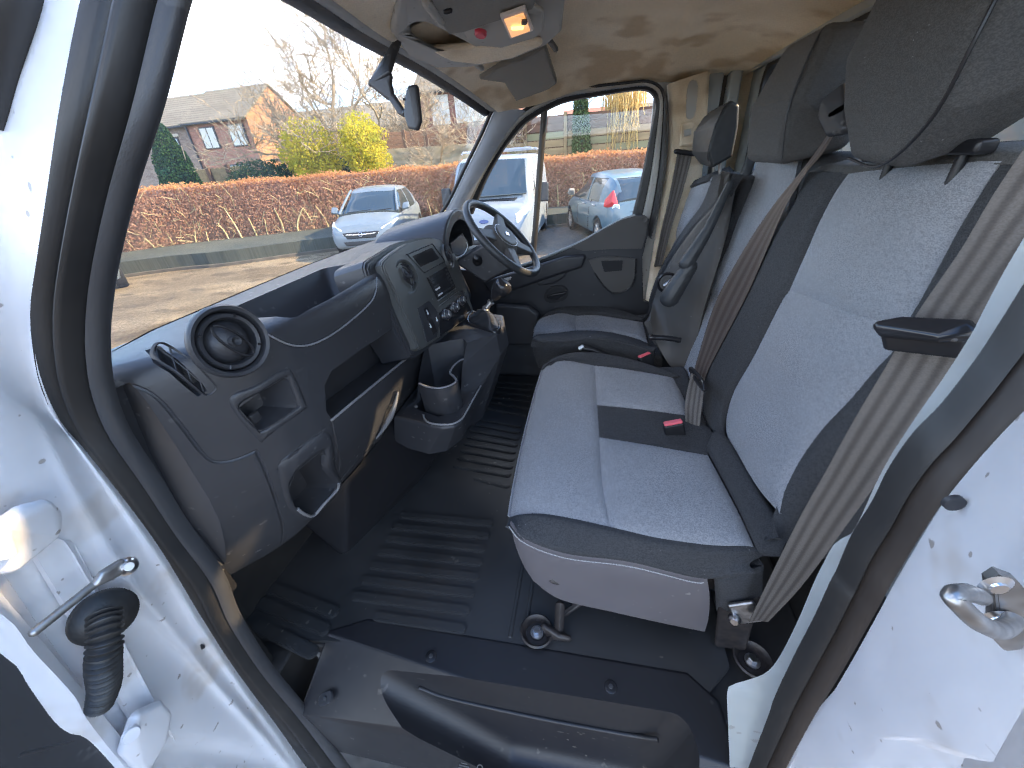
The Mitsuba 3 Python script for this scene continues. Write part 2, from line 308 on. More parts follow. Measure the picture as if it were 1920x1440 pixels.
gK = gK + dep[..., None] * np.array([0, -1, 0.0])
van('door_jamb', sheet(gK, True), 'paint_white', 60, label='white painted rear door jamb carrying the striker and a round plug')
# pale inner trim of the door pillar
PB = [(0.347, 0.41, 0.849), (0.346, 0.41, 0.819), (0.347, 0.41, 0.777), (0.351, 0.41, 0.72), (0.35, 0.41, 0.685), (0.344, 0.41, 0.681), (0.338, 0.41, 0.665), (0.338, 0.41, 0.628), (0.335, 0.405, 0.591), (0.338, 0.4, 0.487), (0.336, 0.395, 0.386), (0.324, 0.39, 0.34), (0.299, 0.39, 0.302), (0.28, 0.385, 0.292), (0.274, 0.38, 0.275), (0.29, 0.37, 0.188), (0.326, 0.355, 0.006), (0.379, 0.345, -0.249)]
RIb = [(0.362, 0.41, 0.85), (0.358, 0.41, 0.804), (0.361, 0.41, 0.751), (0.352, 0.4, 0.699), (0.359, 0.4, 0.639), (0.358, 0.4, 0.599), (0.356, 0.39, 0.522), (0.356, 0.385, 0.427), (0.356, 0.375, 0.299), (0.36, 0.37, 0.222), (0.373, 0.36, 0.017), (0.392, 0.35, -0.262)]
gP = coons(RIb, PB, [RIb[0], PB[0]], [RIb[-1], PB[-1]], 80, 14)
van('pillar_trim', sheet(gP, True), 'trim_pale', 50, label='pale grey plastic trim at the foot of the door pillar')
PU = [(0.371, 0.43, 1.092), (0.37, 0.43, 1.035), (0.367, 0.425, 0.998), (0.364, 0.42, 0.972), (0.362, 0.42, 0.925), (0.354, 0.415, 0.886), (0.347, 0.41, 0.849)]
PV = [(0.394, 0.42, 1.063), (0.39, 0.42, 1.016), (0.384, 0.415, 0.974), (0.382, 0.415, 0.942), (0.372, 0.41, 0.897), (0.363, 0.41, 0.857), (0.362, 0.41, 0.846)]
van('pillar_trim', sheet(coons(PU, PV, [PU[0], PV[0]], [PU[-1], PV[-1]], 40, 8)), 'trim_pale')

# headlining, rails and rear wall
HF = [(-.34, .40, 1.385), (-.43, .62, 1.42), (-.50, .92, 1.445), (-.545, 1.21, 1.455), (-.53, 1.52, 1.44), (-.49, 1.82, 1.40), (-.43, 2.02, 1.345)]
HB = [(.60, .38, 1.37), (.61, .8, 1.405), (.61, 1.21, 1.415), (.61, 1.7, 1.41), (.60, 2.16, 1.40)]
gR = coons(HF, HB, [HF[0], (0, .38, 1.37), HB[0]], [HF[-1], (-.27, 2.05, 1.357), (-.09, 2.06, 1.392), (.06, 2.07, 1.402), (.20, 2.09, 1.398), (.35, 2.13, 1.395), HB[-1]], 60, 60)
u, v = np.linspace(0, 1, 60)[:, None], np.linspace(0, 1, 60)[None]
gR[..., 2] += .055 * np.minimum(1, 5 * np.minimum(u, 1 - u)) ** .6 * (1 - (2 * v - 1) ** 4) - .010 * np.exp(-((v - .70) / .012) ** 2) * (u > .05) * (u < .97)
gR[..., 2] -= .012 * np.clip(1 - np.hypot((u - .80) / .10, (v - .48) / .14), 0, .35)
van('headlining', slab(gR, .02, True), 'lining', 60, label='beige grey fabric headlining with brown stains')
van('roof_skin', sheet(gR + [0, 0, .05]), 'paint_white', 60)
# header trim around the windscreen top
HFo = [p + np.array([-.035, 0, -.012]) for p in np.array(HF)]
HFi = [p + np.array([.012, 0, -.004]) for p in np.array(HF)]
van('header_trim', sheet(strip(HFo, HFi, [(0, -.02), (.05, .002), (.4, .008), (.9, .006), (1, -.012)], 60, out=(-.2, 0, -1)), True), 'trim_grey', 60)
HFg = [p + np.array([-.062, 0, -.028]) for p in np.array(HF)]
van('windscreen_edge', sheet(strip(HFg, [p + np.array([-.033, 0, -.016]) for p in np.array(HF)], [(0, 0), (.3, .004), (.8, .004), (1, -.008)], 60, out=(-.2, 0, -1)), True), 'plastic_black', 60)
# windscreen
WB = [(-.86, .42, .90), (-.96, .62, .872), (-1.0, .92, .865), (-1.01, 1.21, .862), (-.985, 1.52, .862), (-.90, 1.82, .868), (-.80, 2.02, .88)]
gW = strip(HFg, WB, [(0, 0), (.25, .01), (.5, .014), (.75, .01), (1, 0)], 40, out=(-1, 0, .6))
van('windscreen', sheet(gW), 'glass', True)
mat('frit', (.01, .01, .012), .5)
# far pillar of the windscreen
p0 = [(-0.43, 2.02, 1.355), (-0.457, 2.02, 1.321), (-0.507, 2.02, 1.245), (-0.609, 2.02, 1.109), (-0.701, 2.02, 0.984), (-0.795, 2.02, 0.888), (-0.893, 2.02, 0.808)]
p1 = [(-0.311, 2.05, 1.325), (-0.369, 2.05, 1.282), (-0.442, 2.05, 1.206), (-0.531, 2.05, 1.096), (-0.613, 2.05, 0.984), (-0.693, 2.05, 0.861), (-0.77, 2.05, 0.743)]
van('windscreen_pillar', sheet(strip(p0, p1, [(0, -.05), (0, -.004), (.06, .004), (.30, .014), (.62, .016), (.9, .004), (1, -.004)], 50), True), 'trim_blue', 50, label='grey blue trimmed windscreen pillar beside the steering wheel')
p2 = [(-0.436, 2.015, 1.356), (-0.463, 2.015, 1.323), (-0.516, 2.015, 1.246), (-0.618, 2.015, 1.11), (-0.711, 2.015, 0.985), (-0.804, 2.015, 0.889)]
van('windscreen_edge', tube(spl(p2, 40), .008, 8), 'rubber', 60)
# rear wall, rear window frame and glass
X = .62
hole = Polygon(rrect(1.42, .36, .06)).buffer(0)
hole = affinity.translate(hole, 1.27, 1.205)
wall = sbox(.36, .30, 2.20, 1.46).difference(hole)
FR = np.array([[0, 0, -1], [1, 0, 0], [0, -1, 0]], float)  # local x -> +y
RY = np.stack([[0, 1, 0], [0, 0, 1], [1, 0, 0]], 1).astype(float)
van('rear_wall', prism(wall, (X, 0, 0), RY, .03), 'trim_pale', label='pale grey rear wall of the cab around the back window')
ring = hole.buffer(.012).difference(hole.buffer(-.012))
van('window_seal', prism(ring, (X - .012, 0, 0), RY, .03, .004), 'rubber')
van('rear_window', sheet(np.array([[(X + .01, y, z) for z in (1.02, 1.39)] for y in (.55, 1.99)])), 'glass', False)
van('rear_wall', rbox((X - .02, .36, -.05), (X + .02, 2.2, .32), .005), 'rubber')
rail = prism(sbox(.40, 1.385, 2.17, 1.412), (X - .035, 0, 0), RY, .034, .008)
van('header_rail', rail, 'trim_pale')
# far door pillar with belt guide
van('door_pillar', sheet(strip([(0.279, 2.06, 1.366), (0.306, 2.07, 1.234), (0.318, 2.08, 1.054), (0.306, 2.08, 0.805), (0.292, 2.08, 0.458), (0.284, 2.08, 0.211)], [(0.435, 2.06, 1.396), (0.456, 2.07, 1.222), (0.472, 2.08, 1.044), (0.483, 2.08, 0.798), (0.5, 2.08, 0.457), (0.509, 2.08, 0.214)], [(0, -.03), (.02, .0), (.12, .012), (.5, .018), (.88, .012), (.98, 0), (1, -.01)], 40), True), 'lining', 50, label='beige grey trim on the far door pillar')
van('belt_slot', plate([(0.355, 2.045, 1.354), (0.377, 2.045, 1.369), (0.393, 2.045, 1.342), (0.396, 2.045, 1.253), (0.375, 2.045, 1.239), (0.361, 2.045, 1.262)], .006, .002, sm=24), 'trim_grey')
van('corner_post', cat(rbox((.44, 2.10, .3), (.50, 2.18, 1.40), .01), rbox((.52, 2.08, .3), (.565, 2.18, 1.40), .01)), 'trim_pale')
van('corner_post', rbox((.498, 2.13, .3), (.524, 2.18, 1.39), .004), 'trim_taupe')
van('pillar_backing', rbox((.235, 2.115, -.1), (.47, 2.135, 1.43), .004), 'trim_grey')
van('corner_post', rbox((.564, 2.15, .3), (.66, 2.2, 1.40), .004), 'lining')
# outer skin round the doorway, so that the cab is closed from behind
van('roof_rail', tube(spl([(-.36, .40, 1.40), (0, .375, 1.395), (.35, .375, 1.39), (.60, .37, 1.385)], 24), .022, 10), 'rubber', 60)
van('side_panel', rbox((.60, .02, -.75), (.66, .40, 1.62), .02), 'paint_white')  # unseen body side, widened and raised to keep sun off the jamb
van('bonnet', sheet(coons([(-1.05, .30, .80), (-1.05, 1.21, .83), (-1.05, 2.1, .80)], [(-1.85, .38, .40), (-1.95, 1.21, .44), (-1.85, 2.04, .40)], [(-1.05, .30, .80), (-1.5, .30, .66), (-1.85, .38, .40)], [(-1.05, 2.1, .80), (-1.5, 2.12, .66), (-1.85, 2.04, .40)], 12, 12)), 'paint_white', 60)
van('cowl', rbox((-1.06, .42, .74), (-.97, 2.04, .845), .02), 'plastic_black')
# load bed bulkhead behind the cab
BED = thing('load_bed', 'pale metal load bed bulkhead standing behind the rear window', 'truck bed')
for k in range(9): add('plank', rbox((.95, .10 + k * .27, -.3), (.98, .10 + k * .27 + .262, 1.385), .006), 'bed_metal', parent=BED)
add('cap_rail', rbox((.935, .08, 1.385), (.995, 2.54, 1.42), .008), 'bed_metal', parent=BED)
mat('bed_metal', speck((.34, .36, .33), (.46, .48, .44), 9), .45)
# ============================================================ dashboard
DASH = thing('dashboard', 'dark grey textured dashboard with round air vents, open shelf, glovebox and radio stack', 'dashboard')
def dash(key, mesh, bsdf='plastic_dark', smooth=35, sub=None, **lab): return add(key, mesh, bsdf, smooth, sub or DASH, **lab)
YS = [.385, .41, .44, .48, .53, .60, .70, .85, 1.0, 1.2, 1.42, 1.50, 1.7, 2.08]
XS = [-.735, -.705, -.680, -.648, -.614, -.588, -.572, -.565, -.570, -.575, -.60, -.66, -.70, -.72]
ZG = [.30, .36, .42, .48, .55, .62, .75, .84, .87, .89, .90, .905]
GG = [-.16, -.105, -.070, -.042, -.016, -.004, 0, 0, -.004, -.012, -.024, -.045]
def face_x(y, z): return np.interp(y, YS, XS) + np.interp(z, ZG, GG)
def on(p, off=0.0):
    p = np.asarray(p, float).copy(); p[:, 0] = face_x(p[:, 1], p[:, 2]) + off; return p
def dash_body():
    secs = []
    ys = np.unique(np.r_[.385, .39, .40, np.linspace(.41, .62, 14), np.linspace(.62, 2.08, 34)])
    for y in ys:
        e = np.clip((y - .385) / .03, 0, 1) ** .5 if y < .415 else 1.0
        xt = np.interp(y, [.38, .62, .92, 1.21, 1.52, 1.82, 2.08], [-.87, -.945, -.965, -.975, -.96, -.88, -.80])
        low = np.interp(y, [.385, .50, .56, .62, 1.0, 1.45, 1.55, 2.08], [.33, .33, .36, .405, .40, .40, .46, .46])
        top = .905 - .012 * (1 - e)
        zz = np.r_[np.linspace(low, .84, 26), .855, .87, .88, .89, .897, .901, .905]
        fx = face_x(y, zz) - .012 * (1 - e)
        face = np.stack([fx, zz - (.905 - top) * (zz > .85)], 1)
        tops = np.stack([np.linspace(fx[-1], xt, 16)[1:], np.linspace(top, .878, 16)[1:] + .010 * np.sin(np.linspace(0, 1, 16)[1:] * math.pi)], 1)
        back = np.array([(xt - .03, .82), (xt - .03, .60), (min(-.93, fx[0] - .05), low)])
        back = even(np.vstack([tops[-1], back, face[0]]), 12)[1:-1]
        sec = np.vstack([face, tops, back])
        secs.append(np.stack([sec[:, 0], np.full(len(sec), y), sec[:, 1]], 1))
    return man(loft(secs))
def cut(rim, depth, shrink=.85, out=.06, axis=(1, 0, 0), slope=0.0):
    """a pocket with slanted walls: hull of the rim pushed out and its shrunken copy pushed in"""
    p = np.asarray(rim, float); c = p.mean(0); a = unit(axis)
    q = c + (p - c) * shrink - a * depth + np.array([0, 0, slope])
    o = p + (p - q) / max(depth, 1e-3) * out
    return hull(np.vstack([o, q]))
def loop(pts, r=.003, n=80, **k): return tube(spl(pts, n, True), r, 8, closed=True, up=(1, 0, 0), **k)
D = dash_body()
# open shelf in the top
D -= hullm([sph(.02, p) for p in [(-.735, .70, .815), (-.645, .70, .805), (-.735, .99, .815), (-.645, .98, .805)]] +
           [sph(.02, p) for p in [(-.80, .60, .955), (-.60, .645, .955), (-.80, 1.06, .955), (-.74, 1.09, .955), (-.66, 1.08, .955), (-.605, 1.02, .955), (-.592, .80, .955)]])
CUB = [(-0.641, 0.49, 0.781), (-0.616, 0.527, 0.795), (-0.599, 0.571, 0.801), (-0.596, 0.577, 0.794), (-0.597, 0.575, 0.736), (-0.599, 0.57, 0.728), (-0.631, 0.506, 0.718), (-0.635, 0.5, 0.722)]
D -= cut(CUB, .075, .86)
POC = [(-0.646, 0.51, 0.544), (-0.634, 0.519, 0.569), (-0.624, 0.529, 0.585), (-0.6, 0.591, 0.593), (-0.6, 0.597, 0.579), (-0.614, 0.596, 0.527), (-0.645, 0.642, 0.433), (-0.652, 0.638, 0.42), (-0.685, 0.57, 0.392), (-0.676, 0.547, 0.424), (-0.664, 0.519, 0.48)]
D -= cut(POC, .09, .92, slope=-.01)
REC = [(-0.58, 0.649, 0.738), (-0.575, 0.679, 0.759), (-0.567, 0.803, 0.757), (-0.57, 1.005, 0.738), (-0.573, 1.088, 0.709), (-0.576, 1.125, 0.666), (-0.579, 1.129, 0.608), (-0.57, 0.807, 0.645), (-0.585, 0.638, 0.653), (-0.585, 0.631, 0.678)]
D -= cut(REC, .085, .93, slope=-.012)
SLOT = [(-0.709, 0.459, 0.916), (-0.703, 0.468, 0.922), (-0.696, 0.475, 0.911), (-0.673, 0.472, 0.896), (-0.66, 0.472, 0.874), (-0.653, 0.475, 0.849), (-0.651, 0.475, 0.833), (-0.661, 0.463, 0.827), (-0.667, 0.457, 0.85), (-0.677, 0.453, 0.88), (-0.696, 0.451, 0.9)]
for i in range(0, 5):
    q = np.array([SLOT[1 + i], SLOT[2 + i], SLOT[10 - i], SLOT[(9 - i)]]) if i < 4 else None
    if q is not None: D -= hull(np.vstack([q + np.array([.03, -.03, .0]), q + np.array([-.06, .02, 0])]))
HAN = [(-0.618, 0.815, 0.459), (-0.614, 0.837, 0.466), (-0.581, 0.912, 0.561), (-0.587, 0.945, 0.542), (-0.608, 0.954, 0.487), (-0.611, 0.92, 0.476), (-0.621, 0.857, 0.451), (-0.627, 0.828, 0.44)]
D -= cut(HAN, .022, .8, .03)
# arch-shaped kick panel let into the near end
KICK = [(-0.735, 0.385, 0.877), (-0.7, 0.385, 0.886), (-0.67, 0.385, 0.885), (-0.648, 0.385, 0.86), (-0.641, 0.385, 0.803), (-0.639, 0.385, 0.729), (-0.663, 0.385, 0.629), (-0.699, 0.385, 0.532), (-0.74, 0.385, 0.455), (-0.794, 0.385, 0.398), (-0.81, 0.385, 0.554), (-0.778, 0.385, 0.735)]
D -= hull(np.vstack([np.array(KICK) + [0, -.05, 0], np.array(KICK) + [-.004, .022, 0]]))
# step below the upper end of the body and beside the glovebox
def seam(pts, w=.0028, d=.004):
    p = spl(pts, 60); q = [sph(w, x + np.array([.0005, 0, 0]), 6) for x in p]
    return m3.Manifold.batch_boolean([hullm([q[i], q[i + 1]]) for i in range(0, len(q) - 1)], m3.OpType.Add)
EYE_LINE = [(-0.644, 0.569, 0.937), (-0.638, 0.586, 0.91), (-0.602, 0.587, 0.883), (-0.587, 0.615, 0.852), (-0.577, 0.664, 0.836), (-0.569, 0.75, 0.835), (-0.566, 0.876, 0.847), (-0.571, 0.932, 0.863), (-0.583, 0.976, 0.891)]
GLO = [(-0.585, 0.636, 0.648), (-0.593, 0.633, 0.585), (-0.612, 0.641, 0.511), (-0.642, 0.648, 0.437), (-0.63, 0.78, 0.438), (-0.737, 1.216, 0.25), (-0.756, 1.382, 0.272), (-0.603, 1.144, 0.515), (-0.581, 1.128, 0.598)]
D -= seam(EYE_LINE, .0035)
D -= seam(GLO, .0030)
D -= seam([(-0.744, 0.38, 0.881), (-0.728, 0.398, 0.882), (-0.71, 0.409, 0.87), (-0.699, 0.417, 0.841), (-0.695, 0.422, 0.784), (-0.692, 0.426, 0.72), (-0.686, 0.434, 0.692), (-0.669, 0.456, 0.68), (-0.647, 0.485, 0.679)], .004)
D -= seam([(-0.647, 0.485, 0.679), (-0.65, 0.484, 0.616), (-0.672, 0.488, 0.513), (-0.716, 0.501, 0.399), (-0.791, 0.505, 0.274), (-0.813, 0.473, 0.237)], .004)
D -= seam([(-0.637, 0.503, 0.615), (-0.625, 0.519, 0.634), (-0.59, 0.608, 0.643), (-0.586, 0.631, 0.635), (-0.598, 0.627, 0.556)], .003)
dash('body', tm(D), 'plastic_dark', 30)
lip = [np.array(p) + [.001, 0, 0] for p in [(-0.585, 0.634, 0.651), (-0.574, 0.709, 0.652), (-0.57, 0.807, 0.645), (-0.572, 0.953, 0.628), (-0.58, 1.128, 0.602)]]
dash('glovebox_lip', tube(spl(lip, 40), .0035, 8), 'plastic_highlight', label='upper edge of the glovebox lid with a painted highlight')
dash('glovebox_handle', tube(spl([np.array(p) + [.001, 0, 0] for p in [(-0.625, 0.823, 0.444), (-0.622, 0.865, 0.449), (-0.61, 0.923, 0.478), (-0.59, 0.948, 0.535)]], 24), np.r_[np.linspace(.003, .010, 12), np.linspace(.010, .003, 12)], 10), 'plastic_highlight', label='smooth grip at the glovebox handle')
dash('highlight_line', tube(spl([np.array(p) + [.0005, 0, 0] for p in EYE_LINE], 70), .0022, 6), 'plastic_highlight', label='thin painted highlight along the panel edge below the open shelf')
dash('pocket_lip', tube(spl(on([(-0.644, 0.642, 0.435), (-0.657, 0.641, 0.41), (-0.668, 0.597, 0.404), (-0.688, 0.571, 0.386), (-0.677, 0.541, 0.426), (-0.667, 0.522, 0.468)], .004), 30), .004, 8), 'plastic_highlight', label='lip of the low side pocket with a painted highlight')
def ringband(outer, inner, prof, n=96):
    O_, I_ = spl(outer, n, True), spl(inner, n, True)
    pr = np.array(prof, float); g = O_[:, None] * (1 - pr[None, :, :1]) + I_[:, None] * pr[None, :, :1]; g[..., 0] += pr[None, :, 1]
    return tri(g.reshape(-1, 3), gridf(n, len(pr), cu=True))
RB = [(0, -.006), (.05, .001), (.3, .004), (.7, .004), (.95, .001), (1, -.012)]
def grow(pts, k):
    p = np.asarray(pts, float); c = p.mean(0); d = unit(p - c); return on(p + d * k)
dash('cubby_frame', ringband([(-0.645, 0.483, 0.8), (-0.618, 0.524, 0.812), (-0.596, 0.578, 0.818), (-0.592, 0.589, 0.804), (-0.592, 0.591, 0.726), (-0.595, 0.584, 0.715), (-0.631, 0.507, 0.698), (-0.64, 0.494, 0.7)], CUB, RB), 'plastic_dark', 50, label='raised frame around the square cubby below the vent')
dash('switch', rhull([(-0.66, 0.518, 0.739), (-0.66, 0.532, 0.738), (-0.66, 0.533, 0.723), (-0.66, 0.52, 0.721)], .006), 'plastic_mid', label='small grey switch inside the cubby')
dash('pocket_frame', ringband([(-0.639, 0.502, 0.609), (-0.627, 0.516, 0.631), (-0.594, 0.592, 0.641), (-0.588, 0.62, 0.624), (-0.599, 0.621, 0.561), (-0.618, 0.627, 0.501), (-0.65, 0.662, 0.416), (-0.676, 0.662, 0.373), (-0.699, 0.578, 0.364), (-0.691, 0.546, 0.397), (-0.675, 0.514, 0.461), (-0.655, 0.5, 0.536)], POC, [(0, -.006), (.05, .001), (.3, .005), (.7, .006), (.95, .001), (1, -.012)]), 'plastic_dark', 50, label='bright lipped frame of the low side pocket')
# demister grid
dash('demister', ringband(grow(SLOT, .0045), SLOT, [(0, -.004), (.1, .001), (.6, .003), (1, -.004)]), 'plastic_dark', 50)
mid = spl([(np.array(SLOT[1 + i]) + np.array(SLOT[(10 - i) % 11 if i else 0])) / 2 for i in range(5)], 20)
DEM = 'dashboard__demister'
add('rib', tube(mid - [.004, 0, 0], .0016, 6), 'plastic_mid', parent=DEM)
for i in (1, 2, 3):
    a, b = np.array(SLOT[1 + i]), np.array(SLOT[10 - i]); add('rib', tube(np.array([a, b]) - [.004, 0, 0], .0016, 6), 'plastic_mid', parent=DEM)

def vent(c, axis, r, name='air_vent', bs='plastic_dark', pod=.05, tilt=0.0, ball=.72):
    """round air vent: pod, ring, recess, ball with knob and fins"""
    axis = unit(axis); k = num(DASH + '__' + name); key = k
    c = np.asarray(c, float)
    scene[key] = mikit.ply(lathe([(1e-5, -pod), (r * .92, -pod), (r * 1.08, -.020), (r * 1.14, -.010), (r * 1.13, -.003), (r * 1.08, .003), (r * .98, .001), (r * .93, -.008), (r * .90, -.022), (r * .4, -.03), (1e-5, -.03)], c, axis, 56), bs, smooth=40)
    def sub(n, m, b='plastic_black', **l): return add(n, m, b, 40, key, **l)
    sub('ring', lathe([(r * .90, -.020), (r * .885, -.006), (r * .84, -.002), (r * .74, -.004), (r * .71, -.012), (r * .70, -.03)], c, axis, 56), 'plastic_dark')
    rb = r * .69
    R = frame(axis, (0, 0, 1)); a = tilt; R = R @ np.array([[math.cos(a), -math.sin(a), 0], [math.sin(a), math.cos(a), 0], [0, 0, 1]])
    dome = [(rb * math.sin(q), -.006 - .024 * (1 - math.cos(q)) + .010 * math.cos(q)) for q in np.linspace(0.02, 1.5, 12)]
    sub('ball', lathe(dome, c, axis, 48), 'plastic_dark')
    for s in (-1, 1):
        pts = [c + R @ np.array([rb * .97 * math.sin(q), s * rb * .36 * math.cos(q), .004 + .002 * math.cos(q)]) for q in np.linspace(-1.45, 1.45, 22)]
        sub('fin', tube(pts, .0022, 6, up=axis), 'plastic_black')
    sub('knob', lathe([(1e-5, .004), (rb * .12, .006), (rb * .20, .012), (rb * .22, .006), (rb * .24, -.002), (1e-5, -.004)], c + R @ np.array([0, 0, .003]), axis, 24), 'plastic_mid')
    for q in (0.5, 2.1, 3.7, 5.2):
        d = R @ np.array([math.cos(q), math.sin(q), 0]); sub('mark', tube(np.array([c + d * r * .76, c + d * r * .87]) - axis * .001, .0018, 5), 'plastic_black')
    return key
v1 = vent((-0.585, 0.491, 0.918), (1, -.28, .20), .054, pod=.04, tilt=.5)
labels[v1] = {'label': 'large round air vent on a pod at the passenger end'}
# ---- centre stack
SN = unit([.972, 0, .235]); SP = np.array([-.5435, 1.2, .80]); SR = np.stack([[0, 1, 0], np.cross(SN, [0, 1, 0]), SN], 1)
def loc(pts, off=0.0):
    """3D points near the stack plane -> plane coordinates"""
    return (np.asarray(pts, float) - SP) @ SR[:, :2]
def stackplate(pts, z0, z1, bev=.002, smn=0, mesh=False):
    q = loc(spl(pts, smn, True) if smn else pts); return prism(q, SP, SR, z1 - z0, bev, z0)
OUT = [(-0.572, 1.003, 0.918), (-0.575, 1.037, 0.929), (-0.576, 1.098, 0.935), (-0.577, 1.19, 0.939), (-0.576, 1.28, 0.933), (-0.573, 1.382, 0.922), (-0.568, 1.471, 0.9), (-0.56, 1.53, 0.868), (-0.548, 1.559, 0.818), (-0.532, 1.56, 0.752), (-0.508, 1.54, 0.655), (-0.491, 1.522, 0.582), (-0.495, 1.392, 0.599), (-0.503, 1.172, 0.631), (-0.509, 1.005, 0.657), (-0.517, 0.997, 0.689), (-0.533, 0.998, 0.758), (-0.549, 1.001, 0.822), (-0.562, 0.998, 0.877)]
BAND = [(-0.575, 0.964, 0.929), (-0.578, 0.992, 0.942), (-0.579, 1.067, 0.946), (-0.58, 1.17, 0.951), (-0.578, 1.29, 0.942), (-0.574, 1.411, 0.928), (-0.568, 1.522, 0.901), (-0.559, 1.586, 0.864), (-0.545, 1.606, 0.808), (-0.53, 1.606, 0.744), (-0.507, 1.583, 0.648), (-0.487, 1.57, 0.564), (-0.49, 1.402, 0.577), (-0.499, 1.164, 0.614), (-0.505, 0.995, 0.64), (-0.514, 0.977, 0.678), (-0.529, 0.97, 0.739), (-0.544, 0.969, 0.801), (-0.561, 0.956, 0.873)]
poly = Polygon(loc(spl(OUT, 90, True))).buffer(0)
pod = lambda px: Polygon(loc(spl(px, 40, True))).buffer(0)
STK = num('dashboard__radio_stack')
scene[STK] = mikit.ply(prism(poly, SP, SR, .125, .010, -.125), 'plastic_stack_glare', smooth=35)
dash('stack_band', prism(Polygon(loc(spl(BAND, 90, True))).buffer(0), SP, SR, .11, .014, -.135), 'plastic_dark', 35, label='darker band curving round the radio stack')
def stk(n, m, b='plastic_black', s=35, **l): return add(n, m, b, s, STK, **l)
SPL = lambda *a: None
stk('display_bezel', stackplate([(-0.57, 1.161, 0.911), (-0.569, 1.353, 0.905), (-0.566, 1.373, 0.894), (-0.552, 1.414, 0.835), (-0.551, 1.396, 0.829), (-0.553, 1.228, 0.837), (-0.554, 1.217, 0.844)], -.004, .003, .0015), 'plastic_stack_glare')
stk('display_gap', cat(*[tube(np.array(q) + SN * .0035, .0016, 6) for q in ([(-0.571, 1.154, 0.912), (-0.568, 1.366, 0.903)], [(-0.568, 1.366, 0.903), (-0.551, 1.417, 0.832)], [(-0.553, 1.22, 0.838), (-0.55, 1.413, 0.829)])]), 'hollow_black')
stk('display', stackplate([(-0.568, 1.187, 0.9), (-0.566, 1.35, 0.893), (-0.555, 1.378, 0.849), (-0.558, 1.21, 0.86)], -.002, .0045, .0005), 'plastic_gloss', label='dark blank display screen')
stk('radio', stackplate([(-0.548, 1.228, 0.819), (-0.546, 1.416, 0.81), (-0.526, 1.427, 0.726), (-0.529, 1.241, 0.739)], -.004, .004, .001), 'plastic_black', label='black radio with rows of small buttons')
RQ = np.array([(-0.548, 1.228, 0.819), (-0.546, 1.416, 0.81), (-0.529, 1.241, 0.739), (-0.526, 1.427, 0.726)])
def rq(u, v): return RQ[0] * (1 - u) * (1 - v) + RQ[1] * u * (1 - v) + RQ[2] * (1 - u) * v + RQ[3] * u * v
def rpatch(u0, v0, u1, v1, h=.006): return stackplate([rq(u0, v0), rq(u1, v0), rq(u1, v1), rq(u0, v1)], .003, h, .0006)
stk('disc_slot', rpatch(.22, .12, .80, .19, .0046), 'hollow_black')
stk('radio_screen', rpatch(.36, .42, .72, .76, .0048), 'plastic_gloss')
for (a, b, c, d) in [(.05, .10, .16, .20), (.05, .24, .16, .34), (.84, .08, .95, .16)]: stk('radio_button', rpatch(a, b, c, d), 'plastic_mid')
for k in range(4): stk('radio_button', rpatch(.06, .44 + .13 * k, .28, .51 + .13 * k), 'white_print' if k % 2 else 'plastic_mid')
for k in range(5): stk('radio_button', rpatch(.80, .24 + .14 * k, .94, .32 + .14 * k), 'plastic_mid')
for k in range(4): stk('radio_button', rpatch(.36 + .10 * k, .84, .43 + .10 * k, .91), 'plastic_mid')
stk('radio_trim', cat(tube(np.array([rq(-.02, 1.05), rq(1.0, 1.05)]) + SN * .002, .0022, 6), tube(np.array([rq(-.03, 1.26), rq(1.05, 1.24)]) + SN * .002, .0014, 6)), 'steel_worn')
stk('switch_plate', stackplate([(-0.534, 1.088, 0.762), (-0.533, 1.178, 0.756), (-0.516, 1.213, 0.686), (-0.506, 1.126, 0.647), (-0.51, 1.053, 0.66)], -.004, .0025, .001), 'plastic_dark')
stk('switch_slot', stackplate([(-0.531, 1.117, 0.748), (-0.53, 1.146, 0.745), (-0.51, 1.141, 0.66), (-0.51, 1.108, 0.662)], -.004, .004, .001), 'plastic_gloss')
for q in ([(-0.526, 1.129, 0.729)], [(-0.517, 1.113, 0.689)], [(-0.516, 1.172, 0.688)]):
    stk('symbol', cat(lathe([(1e-5, .0), (.0042, .0), (.0042, .0052), (1e-5, .0052)], q[0], SN, 12), tube([np.array(q[0]) + SN * .004 + SR[:, 1] * .004, np.array(q[0]) + SN * .004 + SR[:, 1] * .012], .0014, 6)), 'white_print')
stk('heater_panel', stackplate([(-0.519, 1.207, 0.7), (-0.515, 1.479, 0.681), (-0.498, 1.499, 0.61), (-0.494, 1.478, 0.594), (-0.504, 1.157, 0.637)], -.004, .003, .001), 'plastic_gloss')
for q in ([(-0.514, 1.25, 0.678)], [(-0.513, 1.343, 0.673)], [(-0.513, 1.424, 0.673)]):
    k = stk('heater_knob', lathe([(1e-5, 0), (.0185, 0), (.0185, .006), (.0165, .018), (.015, .020), (1e-5, .021)], q[0], SN, 28), 'plastic_dark')
    add('ring', lathe([(.0195, .002), (.0205, .004), (.0205, .009), (.0188, .010), (.0182, .006), (.0195, .002)], q[0], SN, 28), 'chrome', parent=k)
    add('cap', lathe([(1e-5, .021), (.013, .021), (.012, .0235), (1e-5, .024)], q[0], SN, 24), 'steel_worn', parent=k)
for k in range(3): stk('button', stackplate(np.array([(-0.519, 1.455, 0.698), (-0.518, 1.488, 0.694), (-0.514, 1.49, 0.678), (-0.514, 1.455, 0.68)]) + np.array([0, .018, -.012]) * k, -.002, .005, .001), 'plastic_mid')
va = vent((-0.555, 1.1, 0.858), (.96, -.16, .22), .047, pod=.05, tilt=.3, bs='plastic_stack_glare')
vb = vent((-0.548, 1.467, 0.839), (.96, .10, .24), .043, pod=.05, tilt=.3, bs='plastic_stack_glare')
